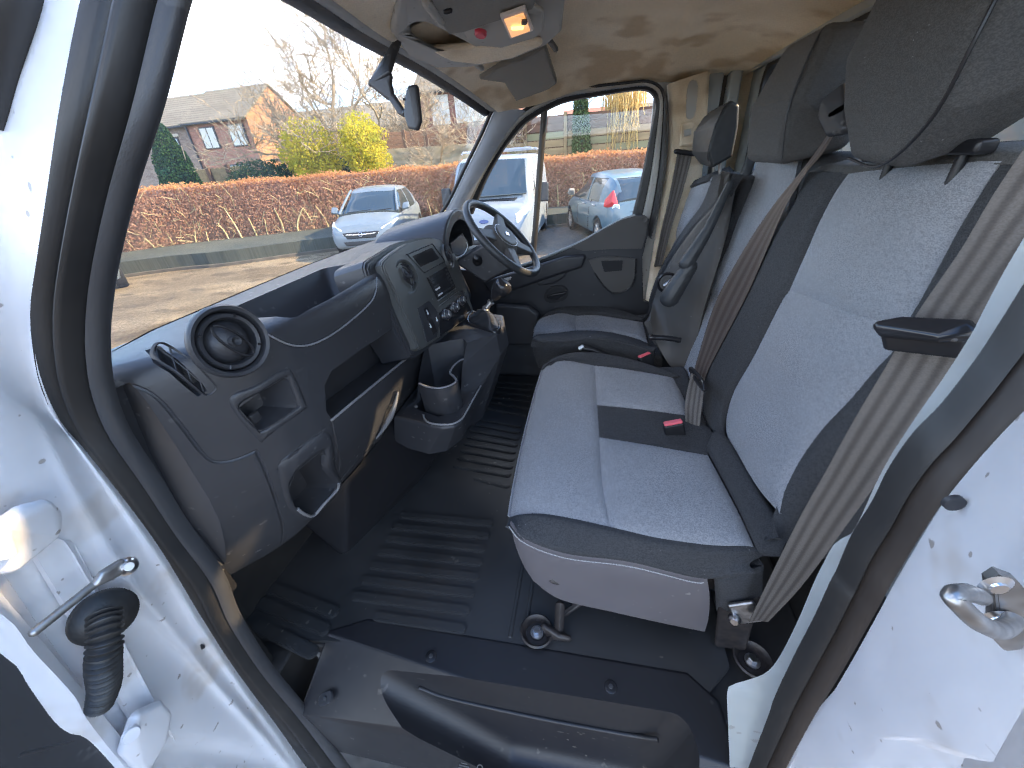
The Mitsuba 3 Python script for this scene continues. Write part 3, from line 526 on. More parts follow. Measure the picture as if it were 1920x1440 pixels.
vc = vent((-.68, 1.95, .87), (1, -.05, .2), .045, pod=.06, tilt=.3, bs='trim_grey')
# ---- instrument hood
rim = [(-.565, 1.66 - .20 * math.cos(a), .83 + .145 * math.sin(a)) for a in np.linspace(-.12, math.pi + .12, 22)]
back = [(-.83, 1.66 - .235 * math.cos(a), .87 + .055 * math.sin(a)) for a in np.linspace(0, math.pi, 12)] + [(-.70, 1.43, .80), (-.70, 1.9, .80)]
H = hullm([sph(.010, p, 10) for p in rim + back])
inner = [(-.50, 1.66 - .178 * math.cos(a), .82 + .130 * math.sin(a)) for a in np.linspace(-.2, math.pi + .2, 18)]
deep = [(-.70, 1.66 - .155 * math.cos(a), .82 + .105 * math.sin(a)) for a in np.linspace(-.2, math.pi + .2, 18)]
H -= hull(inner + deep + [(-.50, 1.5, .72), (-.50, 1.82, .72), (-.70, 1.5, .74), (-.70, 1.82, .74)])
dash('instrument_hood', tm(H), 'plastic_dark', 40, label='curved hood over the instrument cluster')
CL = num('dashboard__instrument_cluster'); scene[CL] = mikit.ply(rbox((-.71, 1.50, .72), (-.69, 1.82, .93), .01), 'hollow_black', smooth=35)
for y, r in ((1.58, .058), (1.72, .058)):
    add('dial', lathe([(r, 0), (r + .006, .004), (r + .010, .012), (r + .008, .012), (r + .002, .004), (r, 0)], (-.689, y, .83), (1, 0, 0), 40), 'steel_worn', parent=CL)
    add('needle', tube([(-.684, y, .83), (-.684, y - .03, .86)], .0014, 6), 'red_button', parent=CL)
dash('cluster_rim', tube(spl([(-0.56, 1.703, 0.881), (-0.555, 1.727, 0.846), (-0.55, 1.716, 0.82), (-0.55, 1.658, 0.803), (-0.55, 1.563, 0.811), (-0.555, 1.492, 0.833)], 30), .0032, 8), 'steel_worn')
dash('cluster_panel', plate([(-0.575, 1.688, 0.88), (-0.57, 1.75, 0.842), (-0.57, 1.752, 0.809), (-0.57, 1.697, 0.797), (-0.57, 1.622, 0.803), (-0.57, 1.522, 0.831), (-0.575, 1.529, 0.871)], .02, .004), 'plastic_black')
# ---- console under the stack: gear plinth, cup holder, pocket
TOPZ = .585
pl = lambda z, xy: [(x, y, z) for x, y in xy]
K = rhull(pl(TOPZ, [(-.56, 1.15), (-.47, 1.155), (-.345, 1.275), (-.335, 1.36), (-.36, 1.46), (-.56, 1.50)]) + pl(.52, [(-.56, 1.08), (-.47, 1.09), (-.335, 1.255), (-.325, 1.36)]) +
          pl(.30, [(-.62, 1.05), (-.47, 1.04), (-.405, 1.16), (-.40, 1.30), (-.62, 1.45)]), .014, 16)
low = rhull(pl(.425, [(-.62, .955), (-.525, .950), (-.49, .925), (-.45, .920), (-.417, .930), (-.403, .958), (-.40, 1.0), (-.395, 1.20), (-.42, 1.3), (-.62, 1.3)]) +
            pl(.31, [(-.66, .985), (-.60, .955), (-.52, .935), (-.47, .955), (-.437, 1.02), (-.435, 1.16), (-.45, 1.3), (-.66, 1.3)]), .012, 14)
low = low ^ hull(pl(.442, [(-1, .5), (0, .5), (0, 2), (-1, 2)]) + pl(.1, [(-1, .5), (0, .5), (0, 2), (-1, 2)]))
cav = hull(pl(.75, [(-.59, .99), (-.52, .965), (-.487, .94), (-.45, .935), (-.425, .943), (-.414, .97), (-.411, 1.2), (-.44, 1.24), (-.56, 1.17)]) +
           pl(.33, [(-.58, 1.01), (-.52, .985), (-.48, .97), (-.455, 1.0), (-.445, 1.17), (-.46, 1.19), (-.56, 1.15)]))
slope = hull([(-.60, .8, .46), (-.60, 1.3, .46), (-.38, .8, .43), (-.38, 1.3, .40), (-.60, .8, .60), (-.60, 1.3, .6), (-.38, .8, .6), (-.38, 1.3, .6)])
C = (K + low) - cav
dash('console', tm(C), 'plastic_dark', 30, label='moulded console with cup holder and pocket below the radio')
CON = 'dashboard__console'
CUPR = [(-0.536, 0.996, 0.54), (-0.503, 0.978, 0.54), (-0.459, 0.971, 0.54), (-0.428, 0.99, 0.54), (-0.417, 1.018, 0.54), (-0.435, 1.048, 0.54), (-0.456, 1.072, 0.54), (-0.459, 1.118, 0.54), (-0.448, 1.163, 0.54), (-0.421, 1.186, 0.54), (-0.41, 1.212, 0.54), (-0.429, 1.257, 0.54)]
cr = spl(CUPR, 50); cl_ = cr + np.array([0, .012, -.115])
gq = np.stack([cr, cr * .5 + cl_ * .5 + [.004, -.006, 0], cl_], 1)
add('cup_wall', slab(spl_g := np.stack([spl(gq[i], 8) for i in range(len(gq))]), .006, False), 'plastic_dark', parent=CON)
add('cup_rim', tube(cr, .0038, 8), 'plastic_highlight', parent=CON)
add('pocket_rim', tube(spl([(-0.527, 0.961, 0.44), (-0.511, 0.936, 0.44), (-0.487, 0.92, 0.44), (-0.449, 0.915, 0.44), (-0.414, 0.922, 0.44), (-0.392, 0.949, 0.44), (-0.388, 0.995, 0.44), (-0.385, 1.084, 0.44), (-0.381, 1.2, 0.44)], 40), .0032, 8), 'plastic_highlight', parent=CON)
for q in ((-0.543, 0.955, 0.477), (-0.666, 1, 0.326)): add('screw', lathe([(1e-5, 0), (.006, 0), (.005, .003), (1e-5, .003)], q, (.5, -.8, .1), 14), 'plastic_mid', parent=CON)
# heater box and knee void under the glovebox
dash('heater_box', tm(rhull([(-.95, .72, .30), (-.82, .74, .02), (-.80, 1.02, .02), (-.70, 1.10, .02), (-.64, 1.16, .10), (-.66, 1.1, .38), (-.95, 1.3, .02), (-.95, 1.3, .36), (-.74, .80, .36)], .03, 14)), 'plastic_black', 40)
dash('knee_panel', tm(rhull([(-.72, 1.50, .70), (-.66, 1.52, .52), (-.70, 1.55, .30), (-.70, 1.98, .30), (-.66, 1.98, .52), (-.72, 1.98, .70), (-.85, 1.5, .3), (-.85, 1.98, .3)], .02)), 'plastic_dark', 40)
dash('sill_clip', tm(rbox((-.80, .345, .36), (-.755, .385, .43), .006)), 'plastic_black')
# ============================================================ steering wheel
WN = unit([math.cos(.771), -.047, math.sin(.771)]); WC = np.array([-.364, 1.649, .865]); WR = np.stack([unit(np.cross([0, 1, 0], WN)), np.cross(WN, unit(np.cross([0, 1, 0], WN))), WN], 1)
WH = thing('steering_wheel', 'black four spoke steering wheel with oval padded hub', 'steering wheel')
wl = lambda p: WC + np.asarray(p, float) @ WR.T
th = np.linspace(0, 2 * math.pi, 97)[:-1]
add('rim', tube(wl(np.stack([.190 * np.cos(th), .190 * np.sin(th), 0 * th], 1)), .0155, 14, closed=True, up=WN), 'leather_grey', 60, WH)
hp = [(a * .105 * math.cos(t) * (1 if b else .9), a * .075 * math.sin(t), b) for t in np.linspace(0, 2 * math.pi, 24) for a, b in ((1, -.02), (.62, .012))]
HB_ = [(p[1] * 1.0, p[0], p[2]) for p in hp]
add('hub', place(rhull([(x, y, z) for x, y, z in HB_], .012), WC, WR), 'trim_taupe', 50, WH)
add('emblem', place(tri(*(lambda m: (m.vertices, m.faces))(prism([(0, .020), (.012, 0), (0, -.020), (-.012, 0)], (0, 0, .0235), None, .003, .001))), WC, WR), 'chrome', 30, WH)
add('hub_seam', tube(wl([(1.02 * .6 * .075 * math.sin(t) * 1.25, .6 * .105 * math.cos(t) * 1.2, .0215 - .004) for t in th]), .0016, 6, closed=True, up=WN), 'steel_worn', 40, WH)
for t in (.45, math.pi - .45, math.pi + .75, -.75):
    d = np.array([-math.sin(t), math.cos(t), 0]); s = np.array([d[1], -d[0], 0])
    add('spoke', place(rhull([d * .06 + s * .03 + [0, 0, -.02], d * .06 - s * .03 + [0, 0, -.02], d * .18 + s * .014, d * .18 - s * .014, d * .06 + s * .024, d * .06 - s * .024], .009), WC, WR), 'trim_taupe', 50, WH)
CO = thing('steering_column', 'dark plastic steering column shroud carrying the stalks', 'steering column')
add('shroud', tm(rhull([(-.545, 1.575, .790), (-.440, 1.575, .715), (-.33, 1.59, .765), (-.41, 1.58, .855), (-.545, 1.74, .790), (-.440, 1.74, .715), (-.33, 1.73, .765), (-.41, 1.73, .855)], .012)), 'plastic_dark', 40, CO)
add('collar', lathe([(.05, -.09), (.062, -.05), (.06, -.02), (.03, -.015)], WC, WN, 28), 'plastic_black', 40, CO)
for s, q in ((-1, 1.565), (1, 1.75)):
    a = np.array([-.462, q, .795]); b = a + np.array([.012, s * .055, .03])
    k = add('stalk', lathe([(1e-5, 0), (.021, 0), (.020, .012), (.013, .020), (.013, .045), (.010, .055), (1e-5, .057)], a, b - a, 20), 'plastic_black', 40, CO)
# ============================================================ gear lever
GL = thing('gear_lever', 'black gear lever with round knob and leather gaiter', 'gear lever')
GB = np.array([(-0.491, 1.402, 0.6), (-0.498, 1.462, 0.6), (-0.488, 1.494, 0.6), (-0.439, 1.475, 0.6), (-0.371, 1.421, 0.6), (-0.342, 1.364, 0.6), (-0.327, 1.317, 0.6), (-0.331, 1.286, 0.6), (-0.347, 1.276, 0.6), (-0.387, 1.3, 0.6), (-0.433, 1.33, 0.6), (-0.469, 1.357, 0.6)])
gb = spl(GB, 48, True); cg = gb.mean(0)
add('surround', tri(*(lambda O_, I_: (np.stack([O_ + [0, 0, -.012], O_ + [0, 0, .004], O_ * .93 + cg * .07 + [0, 0, .009], I_ + [0, 0, .006], I_ + [0, 0, -.004]], 1).reshape(-1, 3), gridf(48, 5, cu=True)))(gb, gb * .84 + cg * .16)), 'plastic_gloss', 50, GL)
kc = np.array([-.338, 1.40, .722]); sb = cg + np.array([.015, 0, .05])
rings = []
for h in np.linspace(0, 1, 14):
    c = cg * (1 - h) + sb * h; w = (1 - h) ** .8 * .80 + .10
    ph = np.arange(48) * 2 * math.pi / 48
    rings.append(c + (gb - cg) * (w * (1 + .10 * math.sin(h * math.pi) * np.sin(4 * ph + 6 * h)))[:, None])
add('gaiter', tri(np.array(rings).reshape(-1, 3), gridf(14, 48, cv=True)), 'leather_black', 50, GL)
add('stem', tube([sb - [.002, 0, .006], kc * .8 + sb * .2, kc], .0075, 12), 'plastic_black', 50, GL)
add('collar', lathe([(.012, -.004), (.016, 0), (.016, .006), (.011, .010), (.010, .03), (.014, .032), (.014, .04), (.008, .042)], sb, kc - sb, 20), 'steel_worn', 40, GL)
add('knob', lathe([(1e-5, -.044), (.013, -.042), (.020, -.028), (.031, -.008), (.037, .012), (.035, .027), (.026, .037), (.015, .041), (1e-5, .042)], kc, kc - sb, 32), 'plastic_gloss', 50, GL)
add('cap', lathe([(.0235, .0385), (.024, .0392), (.013, .0425), (1e-5, .0435)], kc, kc - sb, 28), 'plastic_mid', 50, GL)
# ============================================================ floor mat and step
MAT = thing('floor_mat', 'black textured rubber floor mat with rows of long raised ribs in front of the seats', 'floor mat')
fm = prism(Polygon([(-1.10, .60), (-1.08, .42), (-.70, .47), (-.60, .48), (.28, .48), (.36, .56), (.36, .78), (.56, .80), (.56, 1.98), (-1.10, 1.98)]).buffer(.02), (0, 0, -.006), np.eye(3), .012, .003)
add('sheet', fm, 'rubber_mat', 30, MAT)
def rib(a, b, w=.016, h=.008, z=0.006):
    a, b = np.asarray(a, float), np.asarray(b, float); d = unit(b - a); s = np.array([-d[1], d[0], 0])
    q = LineString([(0, 0), (np.linalg.norm(b - a), 0)]).buffer(w, quad_segs=5)
    R = np.stack([d, s, np.cross(d, s)], 1); R[:, 2] *= np.sign(R[2, 2])
    return add('rib', prism(q, a + [0, 0, z - .002], R, h + .002, h * .8), 'rubber_mat', 30, MAT)
B0 = np.array([(-0.582, 0.533, 0), (-0.327, 0.537, 0), (-0.682, 0.635, 0), (-0.33, 0.642, 0), (-0.669, 0.899, 0), (-0.334, 0.905, 0)]); 
rib(B0[0], B0[1])
for k in range(7):
    t = (k - 1) / 5; rib(B0[2] * (1 - t) + B0[4] * t + [0, 0, 0], B0[3] * (1 - t) + B0[5] * t)
C0 = np.array([(-0.439, 1.127, 0), (-0.307, 1.1, 0), (-0.548, 1.19, 0), (-0.315, 1.161, 0), (-0.551, 1.545, 0), (-0.324, 1.498, 0)])
rib(C0[0], C0[1])
for k in range(8): t = k / 7; rib(C0[2] * (1 - t) + C0[4] * t, C0[3] * (1 - t) + C0[5] * t)
C1 = np.array([(-0.551, 1.644, 0), (-0.308, 1.596, 0), (-0.551, 1.916, 0), (-0.309, 1.908, 0)])
for k in range(6): t = k / 5; rib(C1[0] * (1 - t) + C1[2] * t, C1[1] * (1 - t) + C1[3] * t, .014)
for a, b in ([(-1.021, 0.572, 0), (-0.728, 0.526, 0)], [(-1.008, 0.521, 0), (-0.725, 0.477, 0)], [(-0.932, 0.455, 0), (-0.725, 0.417, 0)]): rib(a, b, .019)
add('ridge', cat(*[rbox((x - .006, .535, .0), (x + .006, 1.0, .010), .004) for x in (-.185, -.145)]), 'rubber_mat', 30, MAT)
# step well
STEP = thing('door_step', 'scuffed black plastic step well below the open doorway', 'door step')
pl = lambda z, xy: [(x, y, z) for x, y in xy]
outer = hullm([sph(.012, p, 32) for p in pl(-.002, [(-.61, .515), (.27, .515), (.325, .47), (.34, .36), (-.70, .47)])  +
               [(-.735, .33, -.13), (-.77, .335, -.40), (.345, .34, -.40), (.345, .345, -.10)] + pl(-.40, [(-.70, .5), (.3, .52)])])
well = hullm([sph(.045, p, 40) for p in [(-.56, .375, .05), (.225, .39, .045), (.25, .27, .10), (-.46, .25, .13), (-.16, .362, -.27), (.15, .365, -.27), (.18, .25, -.26), (-.10, .25, -.25)]])
step = (outer - well)
add('panel', tm(step), 'step_plastic', 13, STEP)
add('ledge', tube(spl([(-.42, .412, -.072), (-.34, .413, -.105), (-.1, .415, -.122), (.13, .418, -.122), (.20, .41, -.09)], 40), .006, 8), 'step_plastic', 50, STEP)
for q in ((-0.386, 0.456, 0.011), (0.084, 0.461, 0.011)):
    k = add('rivet', lathe([(1e-5, .002), (.012, .002), (.011, -.001), (.0155, -.002), (.0155, .001), (.012, .003), (1e-5, .0035)], q, (0, 0, 1), 20), 'plastic_black', 40, STEP)
    add('pin', lathe([(1e-5, .003), (.006, .003), (.005, .0055), (1e-5, .006)], q, (0, 0, 1), 14), 'plastic_mid', 40, k)
q = np.array((-0.663, 0.349, -0.075)); sn = unit([-.2, -.45, .85])
k = add('tab', prism(rrect(.045, .028, .012), q, frame(sn, (1, .3, .5)), .006, .002, -.001), 'plastic_dark', 40, STEP)
add('pin', lathe([(1e-5, .004), (.0065, .004), (.0055, .009), (1e-5, .0095)], q, sn, 14), 'plastic_mid', 40, k)
LR = np.stack([[1, .0, 0], unit([0, .55, .6]), unit([0, -.6, .55])], 1); lo_ = np.array((-0.297, 0.314, -0.24))
add('mark', cat(*[place(rbox((-w, h, 0), (w, h + .0035, .002), .0008, 6), lo_ + LR[:, 0] * .012, LR) for w, h in ((.016, 0), (.014, .006), (.009, .012))]), 'plastic_mid', False, STEP)
add('letter', place(meshkit.text_mesh('C', .020, .002), lo_ + LR[:, 0] * .045, LR), 'plastic_mid', False, STEP)

# ============================================================ bench seat
BS = thing('bench_seat', 'two person passenger bench in mottled blue grey cloth with black bolsters and vinyl skirt', 'seat')
CC = np.array([.12, 1.0, .2])
def quilt(name, a, b, c, d, m, h=.010, seam=.006, nu=30, nv=30, par=None, th=.03, e=.10, toward=None, **l):
    g = puff(coons(a, b, c, d, nu, nv), h, e, seam, EYE if toward is None else toward)
    n = gnorm(g); fl = (n * (EYE - g)).sum() < 0
    return add(name, slab(g, th, fl), m, 50, par or BS, **l)
def rev(c): return list(c)[::-1]
S1 = [(0.027, 1.418, 0.405), (0.036, 1.128, 0.405), (0.042, 0.952, 0.405), (0.048, 0.767, 0.403), (0.066, 0.625, 0.392)]
E1 = [(-0.185, 1.384, 0.392), (-0.192, 1.219, 0.385), (-0.195, 1.012, 0.377), (-0.194, 0.862, 0.37), (-0.191, 0.74, 0.362), (-0.188, 0.664, 0.352)]
FA = [(-0.185, 1.384, 0.392), (-0.159, 1.427, 0.4), (-0.094, 1.449, 0.408), (0.027, 1.418, 0.405)]
NA = [(-0.188, 0.664, 0.352), (-0.122, 0.661, 0.375), (-0.041, 0.648, 0.385), (0.066, 0.625, 0.392)]
quilt('cushion_panel', E1, S1, FA, NA, 'fabric_grey', .012, label='grey cloth panel across the front of the bench cushion')
F2 = [(0.027, 1.418, 0.405), (0.16, 1.385, 0.405), (0.315, 1.335, 0.405)]
M1 = [(0.036, 1.128, 0.405), (0.176, 1.118, 0.402), (0.326, 1.097, 0.4)]
quilt('cushion_panel', F2, M1, [F2[0], M1[0]], [(0.315, 1.335, 0.405), (0.328, 1.191, 0.405), (0.326, 1.097, 0.4)], 'fabric_grey', .012)
M2 = [(0.042, 0.952, 0.405), (0.188, 0.931, 0.403), (0.339, 0.904, 0.402)]
quilt('middle_panel', M1, M2, [M1[0], M2[0]], [(0.326, 1.097, 0.4), (0.374, 1.013, 0.405), (0.339, 0.904, 0.402)], 'fabric_dark', -.006, label='black panel between the two bench places')
N2 = [(0.066, 0.625, 0.392), (0.165, 0.61, 0.39), (0.276, 0.607, 0.387), (0.372, 0.616, 0.387)]
quilt('cushion_panel', M2, N2, S1[2:], [(0.339, 0.904, 0.402), (0.36, 0.718, 0.4), (0.372, 0.616, 0.387)], 'fabric_grey', .014)
FB = [(-0.183, 1.397, 0.39), (-0.149, 1.462, 0.405), (-0.075, 1.501, 0.415), (0.015, 1.51, 0.418), (0.165, 1.463, 0.415), (0.34, 1.344, 0.41)]
FA2 = [(-0.185, 1.384, 0.392), (-0.159, 1.427, 0.4), (-0.094, 1.449, 0.408), (0.027, 1.418, 0.405), (0.16, 1.385, 0.405), (0.315, 1.335, 0.405)]
quilt('bolster', FA2, FB, [FA2[0], FB[0]], [FA2[-1], FB[-1]], 'fabric_dark', .004, nv=10)
NB = [(-0.174, 0.612, 0.385), (-0.137, 0.6, 0.347), (-0.037, 0.588, 0.325), (0.11, 0.582, 0.331), (0.249, 0.576, 0.312), (0.296, 0.574, 0.323), (0.371, 0.58, 0.352)]
NA2 = [(-0.188, 0.664, 0.352), (-0.122, 0.661, 0.375), (-0.041, 0.648, 0.385), (0.066, 0.625, 0.392), (0.165, 0.61, 0.39), (0.276, 0.607, 0.387), (0.372, 0.616, 0.387), (0.394, 0.608, 0.38)]
quilt('bolster', NA2, NB, [NA2[0], NB[0]], [NA2[-1], (.36, .595, .36), NB[-1]], 'fabric_dark', .010, nu=50, nv=16, th=.008, label='black bolster along the near edge of the bench cushion')
SK = [(-0.174, 0.612, 0.385), (-0.137, 0.6, 0.347), (-0.037, 0.588, 0.325), (0.11, 0.582, 0.331), (0.249, 0.576, 0.312), (0.275, 0.575, 0.325)]
SKb = [(-0.124, 0.612, 0.157), (-0.051, 0.602, 0.107), (0.089, 0.594, 0.097), (0.21, 0.59, 0.087), (0.316, 0.588, 0.079)]
quilt('skirt', SK, SKb, [(-0.174, 0.612, 0.385), (-0.166, 0.615, 0.295), (-0.149, 0.615, 0.217), (-0.124, 0.612, 0.157)], [(0.275, 0.575, 0.325), (0.296, 0.58, 0.245), (0.312, 0.585, 0.15), (0.316, 0.588, 0.079)], 'vinyl_grey', .006, .003, 50, 16, th=.006, label='grey vinyl skirt with a pale stitched top seam')
st = spl([np.array(p) + [0, -.006, -.004] for p in SK], 150)
add('stitching', cat(*[tube([st[i], st[i] * .3 + st[i + 1] * .7], .0013, 5) for i in range(0, 146, 1)]), 'thread', 30, 'bench_seat__skirt')
# front roll and core so that the cushion is solid
E0 = [np.array(p) for p in E1]; Eb = [p + np.array([.09, .02, -.17]) for p in E0]
quilt('front_roll', E0, Eb, [E0[0], E0[0] * .5 + Eb[0] * .5, Eb[0]], [E0[-1], E0[-1] * .5 + Eb[-1] * .5, Eb[-1]], 'fabric_grey', .0, .0, th=.004)
add('core', tm(rhull([(-.10, .66, .24), (.36, .66, .24), (-.10, 1.40, .24), (.36, 1.40, .24), (-.11, .68, .355), (.36, .66, .36), (-.11, 1.40, .36), (.36, 1.42, .38)], .02)), 'fabric_dark', 40, BS)
XB = [(0.374, 1.013, 0.405), (0.393, 0.952, 0.43), (0.412, 0.773, 0.43), (0.428, 0.644, 0.42), (0.407, 0.595, 0.4)]
XA = [(0.335, 0.936, 0.4), (0.341, 0.902, 0.402), (0.36, 0.718, 0.4), (0.372, 0.616, 0.387), (0.384, 0.6, 0.378)]
quilt('bolster', XA, XB, [XA[0], XB[0]], [XA[-1], XB[-1]], 'fabric_dark', .012, nv=12)
quilt('bolster', [(0.296, 0.585, 0.308), (0.337, 0.588, 0.326), (0.395, 0.6, 0.345)], [(0.334, 0.6, 0.152), (0.38, 0.6, 0.164), (0.429, 0.61, 0.194)], [(0.296, 0.585, 0.308), (0.334, 0.6, 0.152)], [(0.395, 0.6, 0.345), (0.429, 0.61, 0.194)], 'fabric_dark', .008)
# near backrest
GL1 = [(0.536, 1.066, 1.075), (0.527, 1.08, 1.03), (0.515, 1.08, 0.97), (0.503, 1.07, 0.908), (0.494, 1.064, 0.863), (0.485, 1.056, 0.818)]
GL2 = [(0.485, 1.056, 0.818), (0.478, 1.064, 0.785), (0.447, 1.059, 0.629), (0.425, 1.066, 0.52), (0.411, 1.041, 0.449), (0.403, 0.984, 0.411), (0.405, 0.897, 0.418), (0.407, 0.787, 0.43), (0.41, 0.698, 0.443)]
GR1 = [(0.541, 0.72, 1.102), (0.535, 0.718, 1.071), (0.526, 0.711, 1.026), (0.515, 0.699, 0.969), (0.503, 0.689, 0.909), (0.496, 0.684, 0.874)]
GR2 = [(0.496, 0.684, 0.874), (0.489, 0.671, 0.84), (0.481, 0.678, 0.8), (0.468, 0.684, 0.734), (0.451, 0.698, 0.649), (0.433, 0.697, 0.56), (0.42, 0.683, 0.497), (0.412, 0.658, 0.454)]
SEAM = [(0.485, 1.056, 0.818), (0.488, 0.939, 0.835), (0.49, 0.829, 0.847), (0.493, 0.742, 0.862), (0.496, 0.684, 0.874)]
TOPC = [(0.536, 1.066, 1.075), (0.539, 0.921, 1.089), (0.541, 0.804, 1.099), (0.541, 0.72, 1.102)]
quilt('backrest_panel', GL1, GR1, TOPC, SEAM, 'fabric_grey', .012, .004)
quilt('backrest_panel', GL2, GR2, SEAM, [GL2[-1], GR2[-1]], 'fabric_grey', .014, .004)
LB = [(0.515, 1.216, 1.071), (0.502, 1.195, 1.003), (0.491, 1.204, 0.951), (0.478, 1.214, 0.884), (0.451, 1.211, 0.75), (0.414, 1.229, 0.567), (0.396, 1.24, 0.475), (0.379, 1.139, 0.388), (0.38, 1.012, 0.394), (0.386, 0.924, 0.425)]
GLL = [(0.536, 1.066, 1.075), (0.527, 1.08, 1.03), (0.515, 1.08, 0.97), (0.503, 1.07, 0.908), (0.485, 1.056, 0.818), (0.478, 1.064, 0.785), (0.447, 1.059, 0.629), (0.425, 1.066, 0.52), (0.411, 1.041, 0.449), (0.403, 0.984, 0.411), (0.402, 0.952, 0.404)]
quilt('bolster', GLL, LB, [GLL[0], LB[0]], [GLL[-1], LB[-1]], 'fabric_dark', .016, nu=50, nv=14, label='black bolster between the two bench backrests')
GRR = [(0.541, 0.72, 1.102), (0.535, 0.718, 1.071), (0.526, 0.711, 1.026), (0.515, 0.699, 0.969), (0.503, 0.689, 0.909), (0.496, 0.684, 0.874), (0.489, 0.671, 0.84), (0.481, 0.678, 0.8), (0.468, 0.684, 0.734), (0.451, 0.698, 0.649), (0.433, 0.697, 0.56), (0.42, 0.683, 0.497), (0.41, 0.649, 0.443), (0.408, 0.613, 0.436)]
RB2 = [(0.543, 0.6, 1.089), (0.546, 0.6, 1.038), (0.541, 0.6, 0.985), (0.54, 0.6, 0.929), (0.544, 0.6, 0.882), (0.545, 0.605, 0.8), (0.545, 0.61, 0.742), (0.551, 0.62, 0.667), (0.557, 0.63, 0.582), (0.561, 0.64, 0.461), (0.56, 0.65, 0.362), (0.528, 0.655, 0.302)]
quilt('bolster', GRR, RB2, [GRR[0], RB2[0]], [GRR[-1], RB2[-1]], 'fabric_dark', .018, nu=60, nv=18, label='black outer bolster of the near backrest')
ed = spl([np.array(p) + [-.004, -.004, .003] for p in RB2], 160)
add('stitching', cat(*[tube([ed[i] + [-.030, .002, 0], ed[i] * .3 + ed[i + 1] * .7 + [-.030, .002, 0]], .0012, 5) for i in range(0, 158)]), 'plastic_mid', 30, BS)
add('backrest_shell', tm(rhull([(.475, .63, .40), (.58, .63, 1.02), (.475, 1.13, .40), (.58, 1.13, 1.02), (.54, .65, .42), (.59, .65, 1.02), (.54, 1.13, .42), (.59, 1.13, 1.02)], .03)), 'fabric_dark', 40, BS)
TC = [(0.535, 1.262, 1.068), (0.537, 1.171, 1.078), (0.536, 1.068, 1.077), (0.539, 0.923, 1.091), (0.541, 0.806, 1.101), (0.542, 0.722, 1.103), (0.542, 0.657, 1.104)]
TC2 = [np.array(p) + [.06, 0, .018] for p in TC]
quilt('top_edge', TC, TC2, [TC[0], TC2[0]], [TC[-1], TC2[-1]], 'fabric_head', .008, nv=8, th=.02)
# middle backrest with its own head part
ML = [(0.541, 1.631, 1.126), (0.524, 1.619, 1.042), (0.505, 1.611, 0.943), (0.477, 1.57, 0.806), (0.44, 1.643, 0.622), (0.418, 1.653, 0.508), (0.405, 1.648, 0.444), (0.394, 1.604, 0.391), (0.387, 1.5, 0.355), (0.382, 1.333, 0.329)]
MR = [(0.545, 1.367, 1.145), (0.53, 1.308, 1.069), (0.505, 1.238, 0.945), (0.491, 1.248, 0.876), (0.464, 1.245, 0.739), (0.426, 1.263, 0.55), (0.41, 1.251, 0.469), (0.396, 1.225, 0.398), (0.389, 1.172, 0.367), (0.387, 1.098, 0.354)]
mid = lambda i: None
quilt('backrest_panel', ML[:5], MR[:5], [ML[0], np.array(ML[0]) * .5 + np.array(MR[0]) * .5 + [.002, 0, -.045], MR[0]], [ML[4], MR[4]], 'fabric_grey', .012, .004)
quilt('backrest_panel', ML[4:], MR[4:], [ML[4], MR[4]], [ML[-1], MR[-1]], 'fabric_grey', .012, .004)
MB = [(0.511, 1.631, 1.148), (0.491, 1.627, 1.051), (0.477, 1.669, 0.982), (0.449, 1.707, 0.839), (0.422, 1.757, 0.704), (0.39, 1.808, 0.543), (0.371, 1.728, 0.45), (0.358, 1.644, 0.384), (0.35, 1.512, 0.347), (0.349, 1.336, 0.338)]
quilt('bolster', ML, MB, [ML[0], MB[0]], [ML[-1], MB[-1]], 'leather_grey', .014, nu=50, nv=14, label='black bolster on the far side of the middle backrest')
add('backrest_shell', tm(rhull([(.475, 1.17, .40), (.58, 1.17, 1.08), (.475, 1.42, .40), (.58, 1.44, 1.08), (.56, 1.17, .42), (.59, 1.17, 1.08), (.56, 1.44, .42), (.59, 1.44, 1.08)], .03)), 'fabric_dark', 40, BS)
H2 = [(.475, 1.24, 1.12), (.475, 1.445, 1.12), (.465, 1.21, 1.22), (.465, 1.455, 1.22), (.495, 1.225, 1.325), (.495, 1.40, 1.325), (.56, 1.21, 1.14), (.56, 1.45, 1.14), (.59, 1.23, 1.32), (.59, 1.41, 1.32)]
hr = add('headrest', tm(rhull(H2, .030, 20)), 'fabric_head', 60, BS, label='dark grey headrest of the middle place')
add('stitching', tube(spl([(.452, 1.205, 1.10), (.436, 1.195, 1.20), (.455, 1.205, 1.30), (.475, 1.22, 1.345), (.50, 1.235, 1.356)], 40), .0022, 6), 'plastic_mid', 40, hr)
H1 = [(.478, .80, 1.128), (.478, .90, 1.135), (.470, .735, 1.185), (.470, .945, 1.195), (.462, .715, 1.26), (.462, .965, 1.26), (.49, .73, 1.40), (.49, .95, 1.40), (.55, .80, 1.15), (.55, .90, 1.15), (.575, .72, 1.22), (.575, .96, 1.22), (.585, .74, 1.38), (.585, .94, 1.38)]
hr = add('headrest', tm(rhull(H1, .032, 22)), 'fabric_head', 60, BS, label='large dark grey headrest of the near place')
add('stitching', tube(spl([(.452, .91, 1.108), (.446, .80, 1.100), (.442, .722, 1.155), (.436, .690, 1.24), (.455, .70, 1.36), (.48, .715, 1.42)], 60), .0024, 6), 'plastic_black', 40, hr)
for y in (.775, .935):
    add('headrest_post', cyl((.535, y, 1.02), (.535, y, 1.18), .007, 12), 'plastic_black', 40, BS)
for p in ((0.535, 0.976, 1.107), (0.535, 0.768, 1.121)): add('post_collar', tm(rbox(np.array(p) - [.014, .030, .012], np.array(p) + [.014, .030, .008], .006)), 'plastic_black', 40, BS)
